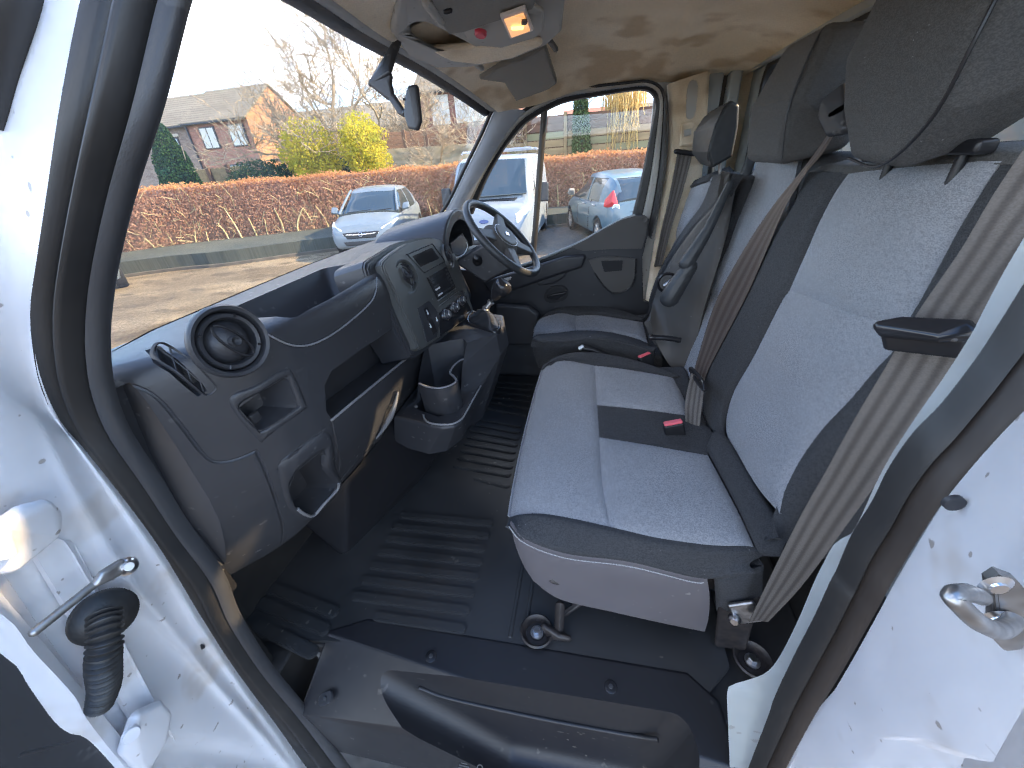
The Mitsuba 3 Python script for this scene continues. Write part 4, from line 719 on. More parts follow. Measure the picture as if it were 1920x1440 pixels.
# shoulder belt guide beside the headrest
gd = add('belt_guide', tm(rhull([(0.47, 1.092, 1.184), (0.47, 1.097, 1.207), (0.48, 1.067, 1.223), (0.475, 0.996, 1.156), (0.47, 1.038, 1.153)] + [(0.54, 1.207, 1.191), (0.54, 1.153, 1.225), (0.54, 1.106, 1.156)], .010, 14) - rhull([(0.44, 1.002, 1.181), (0.44, 0.966, 1.186), (0.44, 0.958, 1.193)] + [(0.5, 1.125, 1.183), (0.5, 1.088, 1.192)], .004, 10)), 'plastic_dark', 40, BS, label='dark belt guide beside the near headrest')
# seat frame
FRM = dict(m='metal_black')
def bar(a, b, w=.014): return tm(rhull([a, b], w, 8))
add('frame_leg', bar((-0.051, 0.6, 0.087), (-0.052, 0.56, 0.01), .013), 'metal_black', 40, BS)
add('frame_leg', bar((-.07, .60, .20), (.26, .66, .06), .010), 'metal_black', 40, BS)
add('frame_leg', bar((-.04, .62, .015), (.20, .72, .20), .009), 'metal_black', 40, BS)
add('frame_leg', bar((-.08, 1.38, .22), (-.12, 1.38, .01), .014), 'metal_black', 40, BS)
add('frame_rail', tm(rbox((-.08, .63, .20), (.36, .66, .24), .006)), 'metal_black', 40, BS)
add('frame_plate', tm(rhull([(.33, .60, .24), (.40, .60, .24), (.36, .60, .02), (.42, .60, .02)], .008)), 'metal_black', 40, BS)
for q, n_, g in (((-0.112, 0.557, 0.012), (0, 0, 1), 1), ((0.435, 0.572, 0.012), (0, 0, 1), 0)):
    f_ = add('floor_fixing', lathe([(.046, .012), (.042, .016), (.036, .010), (.030, -.004), (1e-5, -.004)], q, n_, 28), 'metal_black', 40, BS)
    add('washer', lathe([(1e-5, .004), (.018, .004), (.018, 0), (1e-5, 0)], q, n_, 24), 'steel_worn', 40, f_)
    add('bolt', prism([(.011 * math.cos(a), .011 * math.sin(a)) for a in np.arange(6) * math.pi / 3], q, np.eye(3), .013, .002, .003), 'steel_bright', False, f_)
foot = [(-0.093, 0.567, 0.03), (-0.051, 0.55, 0.03), (-0.026, 0.553, 0.02), (-0.077, 0.555, 0.012)]
add('foot_bracket', tm(rhull([foot[0], foot[1], foot[2], foot[3]], .009, 8)), 'metal_black', 40, BS)

# ============================================================ driver's seat
DS = thing('single_seat', "driver's seat in grey cloth with black bolsters and a folded armrest", 'seat')
dq = lambda n, a, b, c, d, m, **k: quilt(n, a, b, c, d, m, par=DS, **k)
A_ = [(-0.275, 1.839, 0.395), (-0.252, 1.921, 0.41), (-0.158, 1.988, 0.415), (-0.066, 1.956, 0.415)]
Ab = [(-0.279, 1.762, 0.375), (-0.247, 1.767, 0.385), (-0.152, 1.748, 0.4), (-0.058, 1.765, 0.405)]
dq('cushion_panel', A_, Ab, [A_[0], Ab[0]], [A_[-1], (-0.073, 1.871, 0.404), Ab[-1]], 'fabric_grey', h=.010, nu=20, nv=14)
B_ = [(-0.066, 1.956, 0.415), (0.039, 1.97, 0.41), (0.146, 1.93, 0.408), (0.261, 1.894, 0.405)]
Bb = [(-0.058, 1.765, 0.405), (0.064, 1.766, 0.4), (0.161, 1.724, 0.4), (0.26, 1.656, 0.4)]
dq('cushion_panel', B_, Bb, [B_[0], (-0.073, 1.871, 0.404), Bb[0]], [B_[-1], Bb[-1]], 'fabric_grey', h=.010, nu=24, nv=14)
Cn = [(-0.279, 1.762, 0.375), (-0.247, 1.767, 0.385), (-0.152, 1.748, 0.4), (-0.058, 1.765, 0.405), (0.064, 1.766, 0.4), (0.161, 1.724, 0.4), (0.26, 1.656, 0.4)]
Cb = [(-0.254, 1.6, 0.43), (-0.202, 1.57, 0.432), (-0.102, 1.565, 0.438), (-0.009, 1.56, 0.454), (0.08, 1.55, 0.455), (0.167, 1.53, 0.444), (0.259, 1.49, 0.435)]
dq('bolster', Cn, Cb, [Cn[0], Cb[0]], [Cn[-1], Cb[-1]], 'fabric_dark', h=.008, nu=40, nv=10)
Cc = [np.array(p) + [.02, .02, -.16] for p in Cb]
dq('cushion_side', Cb, Cc, [Cb[0], np.array(Cb[0]) + [-.005, .03, -.08], Cc[0]], [Cb[-1], Cc[-1]], 'fabric_dark', h=.006, seam=.003, nu=40, nv=12)
dq('front_roll', A_, [np.array(p) + [.03, 0, -.16] for p in A_], [A_[0], np.array(A_[0]) + [.03, 0, -.16]], [A_[-1], np.array(A_[-1]) + [.03, 0, -.16]], 'fabric_dark', h=.0, th=.004)
Fb = [(-0.26, 1.919, 0.405), (-0.216, 1.991, 0.42), (-0.133, 2.047, 0.43), (-0.019, 2.058, 0.435), (0.094, 2.037, 0.43), (0.195, 1.969, 0.425), (0.258, 1.885, 0.42)]
Fa = [(-0.252, 1.921, 0.41), (-0.158, 1.988, 0.415), (-0.066, 1.956, 0.415), (0.039, 1.97, 0.41), (0.146, 1.93, 0.408), (0.261, 1.894, 0.405)]
dq('bolster', Fa, Fb, [Fa[0], Fb[0]], [Fa[-1], Fb[-1]], 'fabric_dark', h=.010, nv=10)
add('core', tm(rhull([(-.20, 1.62, .20), (.30, 1.60, .20), (-.16, 2.0, .20), (.30, 1.98, .20), (-.20, 1.64, .35), (.30, 1.58, .36), (-.14, 2.0, .38), (.30, 1.98, .38)], .02)), 'fabric_dark', 40, DS)
add('seat_base', tm(rbox((-.12, 1.58, .0), (.36, 1.98, .22), .02)), 'plastic_black', 40, DS)
P1 = [(0.449, 1.825, 1.042), (0.428, 1.813, 0.936), (0.399, 1.976, 0.79), (0.358, 2.141, 0.585), (0.332, 2.183, 0.454), (0.315, 2.157, 0.371), (0.311, 2.048, 0.351)]
P0 = [(0.438, 2.17, 0.985), (0.418, 2.209, 0.887), (0.378, 2.303, 0.687), (0.351, 2.317, 0.551), (0.329, 2.326, 0.441), (0.314, 2.27, 0.363), (0.306, 2.183, 0.324)]
SQ = [P0[2], P1[2]]
dq('backrest_panel', P0[:3], P1[:3], [P0[0], P1[0]], SQ, 'fabric_grey', h=.010, seam=.004, nv=16)
dq('backrest_panel', P0[2:], P1[2:], SQ, [P0[-1], P1[-1]], 'fabric_grey', h=.006, seam=.004, nv=14)
Pf = [(0.411, 2.127, 1), (0.392, 2.326, 0.903), (0.35, 2.519, 0.697), (0.312, 2.697, 0.507), (0.289, 2.692, 0.389), (0.272, 2.55, 0.303), (0.27, 2.279, 0.294)]
dq('bolster', P0, Pf, [P0[0], Pf[0]], [P0[-1], Pf[-1]], 'fabric_dark', h=.016, nu=40, nv=14)
Pn = [(0.419, 1.468, 1.063), (0.4, 1.51, 0.969), (0.379, 1.675, 0.867), (0.351, 1.84, 0.726), (0.328, 1.93, 0.612), (0.309, 1.939, 0.516), (0.293, 1.832, 0.435)]
dq('bolster', P1, Pn, [P1[0], Pn[0]], [P1[-1], Pn[-1]], 'fabric_dark', h=.014, nu=40, nv=14)
Ps = [(0.455, 1.52, 1.054), (0.452, 1.5, 0.942), (0.436, 1.48, 0.809), (0.419, 1.47, 0.699), (0.405, 1.46, 0.581), (0.404, 1.45, 0.43), (0.396, 1.45, 0.358)]
dq('side_panel', Pn, Ps, [Pn[0], Ps[0]], [(0.256, 1.6, 0.526), (0.278, 1.54, 0.455), (0.339, 1.48, 0.364), (0.396, 1.45, 0.358)], 'trim_taupe', h=.006, nu=40, nv=16)
add('backrest_shell', tm(rhull([(.40, 1.56, .40), (.51, 1.58, 1.02), (.40, 1.94, .40), (.51, 1.92, 1.02), (.46, 1.55, .42), (.54, 1.58, 1.02), (.46, 1.95, .42), (.54, 1.92, 1.02)], .025)), 'fabric_dark', 40, DS)
dq('top_edge', P0[:1] + P1[:1], [np.array(P0[0]) + [.06, 0, .02], np.array(P1[0]) + [.06, 0, .02]], [P0[0], np.array(P0[0]) + [.06, 0, .02]], [P1[0], np.array(P1[0]) + [.06, 0, .02]], 'fabric_dark', h=.008, nv=8)
hd = add('headrest', tm(rhull([(0.406, 1.69, 1.197), (0.398, 1.69, 1.123), (0.424, 1.69, 1.238), (0.436, 1.69, 1.253), (0.452, 1.69, 1.244), (0.461, 1.69, 1.187), (0.46, 1.69, 1.109), (0.415, 1.69, 1.085), (0.387, 1.88, 1.123), (0.383, 1.88, 1.184), (0.405, 1.88, 1.223), (0.428, 1.88, 1.242), (0.455, 1.88, 1.236), (0.474, 1.88, 1.088), (0.421, 1.88, 1.088)], .012, 20)), 'leather_grey', 80, DS)
add('stitching', tube(spl([(0.393, 1.675, 1.094), (0.386, 1.674, 1.122), (0.397, 1.674, 1.2), (0.414, 1.675, 1.245), (0.43, 1.68, 1.26)], 30), .002, 6), 'plastic_black', 40, hd)
for y in (1.76, 1.85): add('headrest_post', cyl((.475, y, .98), (.455, y, 1.08), .006, 12), 'steel_worn', 40, DS)
ar = spl([(0.416, 1.46, 1.034), (0.372, 1.43, 0.914), (0.321, 1.42, 0.808), (0.283, 1.42, 0.735), (0.267, 1.42, 0.693)], 20)
add('armrest', tm(hullm([sph(r, p, 14) for p, r in zip(ar[:8], np.linspace(.010, .016, 8))]) + hullm([sph(r, p, 14) for p, r in zip(ar[7:14], np.linspace(.016, .025, 7))]) + hullm([sph(r, p + [.012, 0, -.012], 14) for p, r in zip(ar[13:], np.linspace(.025, .034, 7))])), 'leather_grey', 60, DS, label='smooth black armrest folded up against the backrest')
kn = (0.275, 1.47, 0.721)
add('knob', lathe([(1e-5, 0), (.036, 0), (.038, .006), (.032, .012), (.028, .006), (1e-5, .006)], kn, (-.3, -1, .1), 28), 'plastic_black', 40, DS)
add('knob_clip', tm(rhull([(0.262, 1.455, 0.716), (0.288, 1.455, 0.74)], .005, 8)), 'steel_bright', 40, DS)
add('recline_handle', tube(spl([(0.227, 1.43, 0.523), (0.252, 1.43, 0.521), (0.291, 1.43, 0.519), (0.342, 1.43, 0.511)], 14), np.r_[.009, .012, np.full(12, .010)], 12), 'plastic_gloss', 50, DS)
# levers and belt buckles between the seats
HBK = thing('handbrake', 'black handbrake lever with a shiny tip between the seats', 'handbrake')
add('lever', tube([(-0.026, 1.52, 0.43), (0.015, 1.52, 0.423), (0.106, 1.52, 0.382)], .011, 10), 'plastic_black', 50, HBK)
add('tip', tube([(-0.039, 1.52, 0.424), (-0.019, 1.52, 0.437)], .010, 10), 'steel_bright', 50, HBK)
# ============================================================ seat belts and buckles
mat('belt', lambda p, n, uv: mikit.mix((.060, .051, .044), (.125, .110, .096), sm(-.2, .9, dr.sin(uv.x * 22) * .5 + .5)) * (.82 + .36 * noise(p, 700)) * (.85 + .3 * fbm(p, 7, 3)), .62, sheen=.3)
mat('belt_sheen', lambda p, n, uv: mikit.mix((.085, .063, .052), (.125, .098, .083), sm(0, 1, dr.sin(uv.x * 22) * .5 + .5)) * (.88 + .24 * noise(p, 600)), .38)
def belt(key, l, r, n, m='belt', twist=None, parent=None, **lab):
    a, b = spl(l, n), spl(r, n); k = 9; t = np.linspace(0, 1, k)
    g = a[:, None] * (1 - t)[None, :, None] + b[:, None] * t[None, :, None]
    nn = gnorm(g); g = g + nn * (.0015 * np.cos(t * math.pi * 2))[None, :, None]
    h = slab(g, .0016); N = n * k
    uv = np.zeros((len(h.vertices), 2)); uu = np.broadcast_to(t[None], (n, k)).reshape(-1); vv = np.broadcast_to(np.linspace(0, 1, n)[:, None], (n, k)).reshape(-1)
    uv[:N, 0], uv[:N, 1], uv[N:, 0], uv[N:, 1] = uu, vv, uu, vv
    key = num((parent + '__' if parent else '') + key); scene[key] = mikit.ply(h, m, smooth=True, uv=uv)
    if lab: labels[key] = lab
    return key
SB = thing('seat_belt', 'wide brown black striped seat belt hanging beside the near bench place with its black tongue', 'seat belt')
belt('webbing', [(0.392, 0.5, 1.132), (0.393, 0.51, 1.083), (0.393, 0.515, 1.03), (0.385, 0.52, 0.955), (0.383, 0.525, 0.88), (0.379, 0.53, 0.789), (0.377, 0.535, 0.68), (0.374, 0.54, 0.574), (0.375, 0.548, 0.374), (0.378, 0.555, 0.213)], [(0.443, 0.475, 1.099), (0.436, 0.48, 1.061), (0.429, 0.485, 1.02), (0.427, 0.49, 0.961), (0.432, 0.495, 0.897), (0.433, 0.5, 0.815), (0.429, 0.505, 0.714), (0.429, 0.515, 0.611), (0.426, 0.535, 0.397), (0.414, 0.555, 0.223)], 60, parent=SB)
TG = add('tongue', tm(rhull([(0.347, 0.51, 0.944), (0.363, 0.505, 0.951), (0.398, 0.47, 0.961), (0.401, 0.462, 0.955), (0.379, 0.47, 0.949), (0.351, 0.505, 0.939)], .007, 12)), 'plastic_gloss', 50, SB)
add('guide', tm(rhull([(0.355, 0.505, 0.934), (0.401, 0.47, 0.943), (0.406, 0.472, 0.928), (0.362, 0.505, 0.921)], .006, 12)), 'plastic_black', 50, SB)
add('slot', tm(rhull([(0.359, 0.497, 0.942), (0.388, 0.462, 0.949)], .003, 10)), 'trim_taupe', 50, SB)
add('anchor', tm(rhull([(0.341, 0.575, 0.232), (0.381, 0.575, 0.253), (0.407, 0.57, 0.204), (0.371, 0.575, 0.174)], .006, 10)), 'steel_worn', 50, SB)
add('anchor_bolt', lathe([(1e-5, .012), (.008, .012), (.012, .006), (.014, 0), (1e-5, 0)], (0.354, 0.565, 0.199), (-.4, -1, .2), 16), 'steel_bright', 40, SB)
S2 = thing('seat_belt', 'brown black seat belt of the middle bench place running down from the headrest guide', 'seat belt')
belt('webbing', [(0.521, 1.145, 1.167), (0.511, 1.174, 1.114), (0.502, 1.205, 1.069), (0.486, 1.269, 0.991), (0.466, 1.326, 0.888), (0.436, 1.374, 0.739), (0.414, 1.373, 0.631), (0.387, 1.329, 0.497), (0.377, 1.309, 0.446)], [(0.521, 1.122, 1.166), (0.51, 1.141, 1.109), (0.502, 1.172, 1.07), (0.487, 1.198, 0.993), (0.467, 1.189, 0.897), (0.44, 1.182, 0.76), (0.404, 1.199, 0.581), (0.391, 1.204, 0.514), (0.383, 1.199, 0.476)], 60, 'belt_sheen', parent=S2)
belt('webbing', [(0.335, 1.19, 0.5), (0.318, 1.137, 0.46), (0.309, 1.095, 0.425), (0.305, 1.05, 0.405)], [(0.37, 1.157, 0.5), (0.356, 1.092, 0.46), (0.348, 1.055, 0.425), (0.344, 1.033, 0.4)], 24, parent=S2)
add('stop_ring', tube(spl([(0.345, 1.25, 0.488), (0.343, 1.183, 0.51), (0.341, 1.08, 0.532), (0.341, 1.046, 0.523), (0.341, 1.09, 0.511), (0.343, 1.192, 0.491)], 30, True), .006, 8, closed=True, up=(1, 0, 0)), 'plastic_gloss', 50, S2)
S3 = thing('seat_belt', 'driver seat belt hanging from a black guide on the far door pillar', 'seat belt')
belt('webbing', [(0.345, 2.03, 1.124), (0.34, 2.03, 1.033), (0.331, 2.03, 0.926), (0.318, 2.03, 0.812), (0.304, 2.03, 0.638)], [(0.407, 2.03, 1.11), (0.398, 2.03, 1.03), (0.382, 2.03, 0.924), (0.361, 2.03, 0.811), (0.339, 2.03, 0.638)], 24, parent=S3)
add('belt_guide', tm(rhull([(0.338, 2.02, 1.127), (0.409, 2.02, 1.114)], .010, 10)), 'plastic_black', 50, S3)
ac = add('adjuster', tm(rhull([(0.352, 2.03, 1.219), (0.387, 2.03, 1.222), (0.4, 2.03, 1.153), (0.36, 2.03, 1.152)], .010, 12)), 'lining', 50, S3)
add('button', tm(rhull([(0.36, 2.012, 1.199), (0.381, 2.012, 1.201), (0.383, 2.012, 1.185), (0.363, 2.012, 1.182)], .004, 8)), 'trim_grey', 50, ac)
for c, d, lab in (((0.165, 1.575, 0.4), (-.3, .2, 1), 'red topped belt buckle beside the driver seat, farther of the pair'), ((0.223, 1.465, 0.425), (-.3, .2, 1), 'red topped belt buckle beside the bench, nearer of the pair'), ((0.258, 1.001, 0.43), (-.25, .1, 1), 'red topped belt buckle lying on the black middle panel of the bench')):
    BU = thing('belt_buckle', lab, 'belt buckle'); c = np.array(c); z = unit(d); R = frame(z, (1, .08, 0) if 'middle' in lab else (.8, .5, 0))
    b = place(rhull([(x, y, h) for x in (-.024, .024) for y in (-.008, .008) for h in (-.075, -.004)], .005, 10), c, R)
    add('body', b, 'plastic_black', 40, BU)
    add('release', place(rhull([(x, y, h) for x in (-.022, .022) for y in (-.005, .005) for h in (-.002, .004)], .0045, 10), c, R), 'red_button', 40, BU)

# ============================================================ driver's door, far side
DD = thing('cab_door', "driver's door with black trimmed panel, pale window frame and closed window", 'door')
YD = 2.05
FO = [(-0.672, 2.07, 0.967), (-0.573, 2.07, 1.084), (-0.482, 2.07, 1.185), (-0.374, 2.07, 1.302), (-0.306, 2.065, 1.341), (-0.224, 2.06, 1.371), (-0.134, 2.06, 1.391), (-0.004, 2.06, 1.392), (0.109, 2.06, 1.39), (0.195, 2.06, 1.388), (0.25, 2.06, 1.365), (0.276, 2.06, 1.326), (0.285, 2.06, 1.269), (0.3, 2.07, 1.147), (0.305, 2.07, 1.019), (0.3, 2.08, 0.877), (0.287, 2.085, 0.755)]
FI = [(-0.619, 2.09, 0.912), (-0.528, 2.09, 1.066), (-0.435, 2.09, 1.182), (-0.348, 2.09, 1.262), (-0.286, 2.085, 1.298), (-0.208, 2.08, 1.326), (-0.131, 2.08, 1.345), (-0.002, 2.08, 1.354), (0.112, 2.08, 1.359), (0.184, 2.08, 1.358), (0.222, 2.08, 1.342), (0.238, 2.08, 1.313), (0.24, 2.08, 1.274), (0.228, 2.09, 1.153), (0.218, 2.09, 1.066), (0.203, 2.095, 0.961), (0.187, 2.1, 0.867)]
van('door_seal', sheet(strip(FO, FI, [(-.10, -.03), (-.06, .010), (.05, .018), (.20, .018), (.28, .004), (.30, -.01)], 120, spl=spi), True), 'rubber', 50, label="dark rubber seal round the driver's doorway")
add('window_frame', sheet(strip(FO, FI, [(.26, .0), (.31, .010), (.48, .013), (.60, .010), (.63, .002)], 120, spl=spi), True), 'trim_grey', 50, DD)
add('window_rubber', sheet(strip(FO, FI, [(.61, .0), (.66, .009), (.92, .009), (1.0, .004), (1.0, -.03)], 120, spl=spi), True), 'rubber', 50, DD)
add('window', sheet(np.array([[(-0.576, 2.11, 1.407), (0.258, 2.11, 1.388)], [(-0.741, 2.12, 0.64), (0.284, 2.12, 0.774)]])), 'glass', False, DD)
add('window_divider', tm(rhull([(-0.231, 2.09, 1.321), (-0.308, 2.1, 0.691)], .015, 8)), 'trim_taupe', 40, DD)
TOPE = [(-0.939, 2.06, 0.659), (-0.584, 2.06, 0.637), (-0.48, 2.06, 0.634), (-0.376, 2.06, 0.652), (-0.274, 2.06, 0.683), (-0.162, 2.06, 0.723), (-0.055, 2.06, 0.766), (0.047, 2.06, 0.818), (0.133, 2.06, 0.858), (0.193, 2.06, 0.875), (0.237, 2.06, 0.875), (0.258, 2.06, 0.857), (0.259, 2.06, 0.785), (0.244, 2.06, 0.685)]
LOW = [(0.271, 2.06, 0.465), (0.513, 2.06, 0.347), (0.573, 2.06, -0.046), (0.307, 2.06, -0.21), (-0.702, 2.06, -0.266), (-1.067, 2.06, 0.198)]
add('panel', plate(list(TOPE) + list(LOW), .035, .008), 'plastic_dark', 35, DD)
SAIL = [(-0.106, 2.02, 0.747), (-0.028, 2.02, 0.783), (0.051, 2.02, 0.827), (0.13, 2.02, 0.864), (0.19, 2.02, 0.878), (0.23, 2.02, 0.878), (0.249, 2.02, 0.861), (0.249, 2.02, 0.793), (0.238, 2.02, 0.729), (0.102, 2.02, 0.733), (-0.04, 2.02, 0.727)]
add('sail_panel', plate(SAIL, .010, .004), 'trim_taupe', 35, DD, label='grey brown trim panel rising to the rear corner of the window')
add('screw_cover', lathe([(1e-5, .002), (.013, .002), (.014, .005), (.010, .004), (1e-5, .003)], (0.233, 2.005, 0.864), (0, -1, 0), 24), 'trim_taupe', 40, DD)
te = spl(TOPE[3:10], 40); add('sill_strip', tube(te + [0, -.034, .004], .007, 8), 'trim_pale', 50, DD)
add('armrest', tm(rhull([(-0.552, 1.99, 0.583), (-0.41, 1.99, 0.603), (-0.266, 1.985, 0.657), (-0.13, 1.99, 0.698), (-0.044, 2, 0.698), (-0.056, 2, 0.662), (-0.13, 1.99, 0.645), (-0.267, 1.985, 0.602), (-0.413, 1.99, 0.552), (-0.518, 1.99, 0.53)], .014, 12)), 'plastic_dark', 40, DD)
add('window_switch', tm(rhull([(-0.479, 1.972, 0.598), (-0.411, 1.972, 0.614), (-0.416, 1.965, 0.605), (-0.469, 1.965, 0.592)], .004, 8)), 'trim_grey', 40, DD)
PK = [(-0.017, 2.02, 0.683), (0.04, 2.02, 0.697), (0.104, 2.02, 0.698), (0.212, 2.02, 0.684), (0.216, 2.02, 0.59), (0.197, 2.02, 0.541), (0.156, 2.02, 0.516), (0.111, 2.02, 0.514), (0.066, 2.02, 0.551), (0.017, 2.02, 0.62)]
pk = add('pocket', plate(PK, .014, .006), 'trim_taupe', 40, DD)
add('recess', plate([(0.046, 2.004, 0.679), (0.151, 2.004, 0.679), (0.149, 2.004, 0.63), (0.064, 2.004, 0.624)], .003, .001), 'hollow_black', 40, pk)
add('lip', tube(spl([np.array(p) + [0, -.012, 0] for p in PK[3:]], 40), .004, 8), 'plastic_black', 50, pk)
HND = [(-0.246, 2.02, 0.494), (-0.217, 2.02, 0.54), (-0.174, 2.02, 0.554), (-0.132, 2.02, 0.545), (-0.115, 2.02, 0.516), (-0.132, 2.02, 0.481), (-0.175, 2.02, 0.464), (-0.224, 2.02, 0.464)]
hn = add('handle_bezel', plate(HND, .012, .004, sm=50), 'plastic_black', 40, DD)
add('recess', plate([np.array(p) * .78 + np.mean(HND, 0) * .22 + [0, -.004, 0] for p in np.array(HND)], .009, .001, sm=40), 'hollow_black', 40, hn)
add('lever', tm(rhull([(-0.221, 2, 0.497), (-0.181, 1.998, 0.512), (-0.131, 2, 0.52), (-0.176, 2, 0.488)], .006, 10)), 'plastic_gloss', 50, hn)
add('grip_shelf', tm(rhull([(-0.284, 2, 0.598), (-0.144, 2, 0.642), (-0.136, 2, 0.615), (-0.186, 2, 0.58), (-0.265, 2, 0.567)], .008, 10)), 'plastic_dark', 40, DD)
add('map_pocket', tm(rhull([(-0.493, 1.98, 0.452), (-0.33, 1.98, 0.442), (-0.288, 1.98, 0.406), (-0.285, 1.98, 0.247), (-0.527, 1.98, 0.243)], .02, 10)), 'plastic_dark', 40, DD)

# ============================================================ overhead: console, lamp, visors, mirror
OC = thing('overhead_console', 'grey overhead storage shelf with cabin lamp above the windscreen', 'overhead console')
dn = lambda m: m
O1 = tm(rhull([(-0.487, 1.167, 1.44), (-0.541, 1.386, 1.44), (-0.511, 1.524, 1.43), (-0.401, 1.511, 1.42), (-0.257, 1.473, 1.42), (-0.154, 1.42, 1.43), (-0.111, 1.354, 1.44), (-0.092, 1.197, 1.46), (-0.245, 1.071, 1.47), (-0.382, 1.01, 1.47)], .012, 12) - rhull([(-0.408, 1.055, 1.4), (-0.408, 1.154, 1.4), (-0.383, 1.263, 1.4), (-0.317, 1.316, 1.4), (-0.336, 1.184, 1.4), (-0.373, 1.071, 1.41), (-0.414, 1.05, 1.41)] + [(-0.487, 1.307, 1.46), (-0.485, 1.379, 1.46), (-0.431, 1.46, 1.46), (-0.397, 1.514, 1.46), (-0.441, 1.269, 1.46)], .008, 10))
add('shelf', O1, 'trim_grey', 40, OC)
add('shelf_lip', tm(rhull([(-0.443, 1.336, 1.425), (-0.41, 1.37, 1.41), (-0.337, 1.39, 1.4), (-0.243, 1.391, 1.405), (-0.161, 1.353, 1.415), (-0.247, 1.422, 1.42), (-0.339, 1.409, 1.42), (-0.409, 1.376, 1.425)], .010, 12)), 'lining', 50, OC)
lp = add('lamp_panel', tm(rhull([(-0.311, 1.165, 1.418), (-0.287, 1.138, 1.42), (-0.198, 1.094, 1.42), (-0.142, 1.107, 1.425), (-0.127, 1.121, 1.42), (-0.135, 1.195, 1.41), (-0.16, 1.234, 1.405), (-0.248, 1.268, 1.402), (-0.295, 1.234, 1.405), (-0.312, 1.198, 1.41)], .006, 12)), 'trim_grey', 40, OC)
mat('lamp_lens', (.9, .82, .68), .25, spec_trans=.0)
LZ = 1.398
LQ = np.array([(-0.196, 1.035, 1.4), (-0.149, 1.018, 1.402), (-0.151, 1.132, 1.397), (-0.202, 1.155, 1.394)])
add('bezel', plate(LQ * 1.0 + (LQ - LQ.mean(0)) * .16 + [0, 0, .002], .006, .002), 'white_trim', 40, lp)
mat('white_trim', (.62, .56, .50), .4)
ln = add('lens', plate(LQ + (LQ - LQ.mean(0)) * (-.10) + [0, 0, -.002], .005, .001), 'lamp_lens', 40, lp, label='glowing orange cabin lamp lens')
scene[ln]['emitter'] = {'type': 'area', 'radiance': rgb(.046, .0165, .0022)}
cb = LQ.mean(0) + [0, 0, -.0085]
bl = add('bulb', place(rhull([(-.010, 0, 0), (.010, 0, 0)], .004, 10), cb, frame((0, 0, 1), (.9, .3, 0))), 'lamp_lens', 40, lp)
scene[bl]['emitter'] = {'type': 'area', 'radiance': rgb(.17, .10, .022)}
add('lamp_switch', place(rbox((-.006, -.010, 0), (.006, .010, .006), .002), np.array((-0.155, 1.057, 1.388)), frame((0, 0, 1), (1, .2, 0))), 'trim_taupe', 40, lp)
rb_ = add('button', lathe([(1e-5, .006), (.011, .006), (.0135, .003), (.014, -.004), (1e-5, -.004)], (-0.266, 1.126, 1.398), (-.1, -.2, -1), 24), 'lens_red', 40, lp, label='round red button lens next to the lamp')
mat('lens_red', (.55, .06, .09), .25)
SV = thing('sun_visor', 'grey fabric sun visor folded up on the far side of the overhead console', 'sun visor')
VQ = [(-0.414, 1.698, 1.432), (-0.317, 1.607, 1.432), (-0.23, 1.564, 1.435), (-0.16, 1.503, 1.44), (-0.143, 1.726, 1.385), (-0.176, 1.768, 1.378), (-0.317, 1.862, 1.355), (-0.334, 1.709, 1.37)]
add('board', plate([np.array(p) for p in VQ], .016, .006), 'visor', 40, SV)
mat('visor', speck((.20, .19, .17), (.235, .225, .20), 300), .8)
add('hinge', tm(rhull([(-0.39, 1.535, 1.42), (-0.391, 1.628, 1.42)], .009, 10)), 'trim_grey', 50, SV)
add('clip', tm(rhull([(-0.14, 1.428, 1.43), (-0.13, 1.519, 1.425)], .008, 10)), 'trim_taupe', 50, SV)
S2V = thing('sun_visor', 'sun visor folded up on the near side of the overhead lamp, at the top edge', 'sun visor')
add('board', plate([(-0.309, 0.92, 1.43), (-0.333, 1.043, 1.425), (-0.339, 1.119, 1.418), (-0.3, 1.116, 1.416), (-0.2, 1.076, 1.416), (-0.134, 1.049, 1.42), (-0.114, 0.981, 1.43)], .016, .006), 'visor', 40, S2V)
add('hinge', tm(rhull([(-0.325, 0.953, 1.415), (-0.331, 1.044, 1.41)], .010, 10)), 'trim_grey', 50, S2V)
add('clip', tm(rhull([(-0.293, 0.96, 1.4), (-0.281, 0.958, 1.4)], .004, 8)), 'hollow_black', 50, S2V)
RM = thing('rear_view_mirror', 'dark grey rear view mirror on a curved stalk behind the windscreen', 'mirror')
st = spl([(-0.51, 1.22, 1.422), (-0.518, 1.2, 1.39), (-0.536, 1.19, 1.358), (-0.541, 1.19, 1.325), (-0.526, 1.18, 1.294), (-0.501, 1.16, 1.268)], 24)
add('foot', tm(rhull([(-0.522, 1.225, 1.422), (-0.511, 1.235, 1.427), (-0.544, 1.2, 1.382), (-0.586, 1.2, 1.353), (-0.596, 1.2, 1.345), (-0.532, 1.19, 1.363)], .006, 10)), 'plastic_mid', 50, RM)
add('stalk', tm(hullm([sph(.007, p, 10) for p in [(-0.593, 1.2, 1.348), (-0.543, 1.205, 1.383), (-0.534, 1.195, 1.353), (-0.545, 1.19, 1.323)]]) + hullm([sph(.008, p, 10) for p in [(-0.588, 1.2, 1.344), (-0.541, 1.195, 1.348), (-0.534, 1.185, 1.307), (-0.55, 1.19, 1.315)]]) + hullm([sph(.007, p, 10) for p in [(-0.544, 1.19, 1.316), (-0.53, 1.185, 1.31), (-0.5, 1.165, 1.269), (-0.513, 1.17, 1.275)]])), 'plastic_mid', 50, RM)
add('ball_joint', tm(sph(.009, (-0.494, 1.16, 1.271), 14)), 'plastic_black', 50, RM)
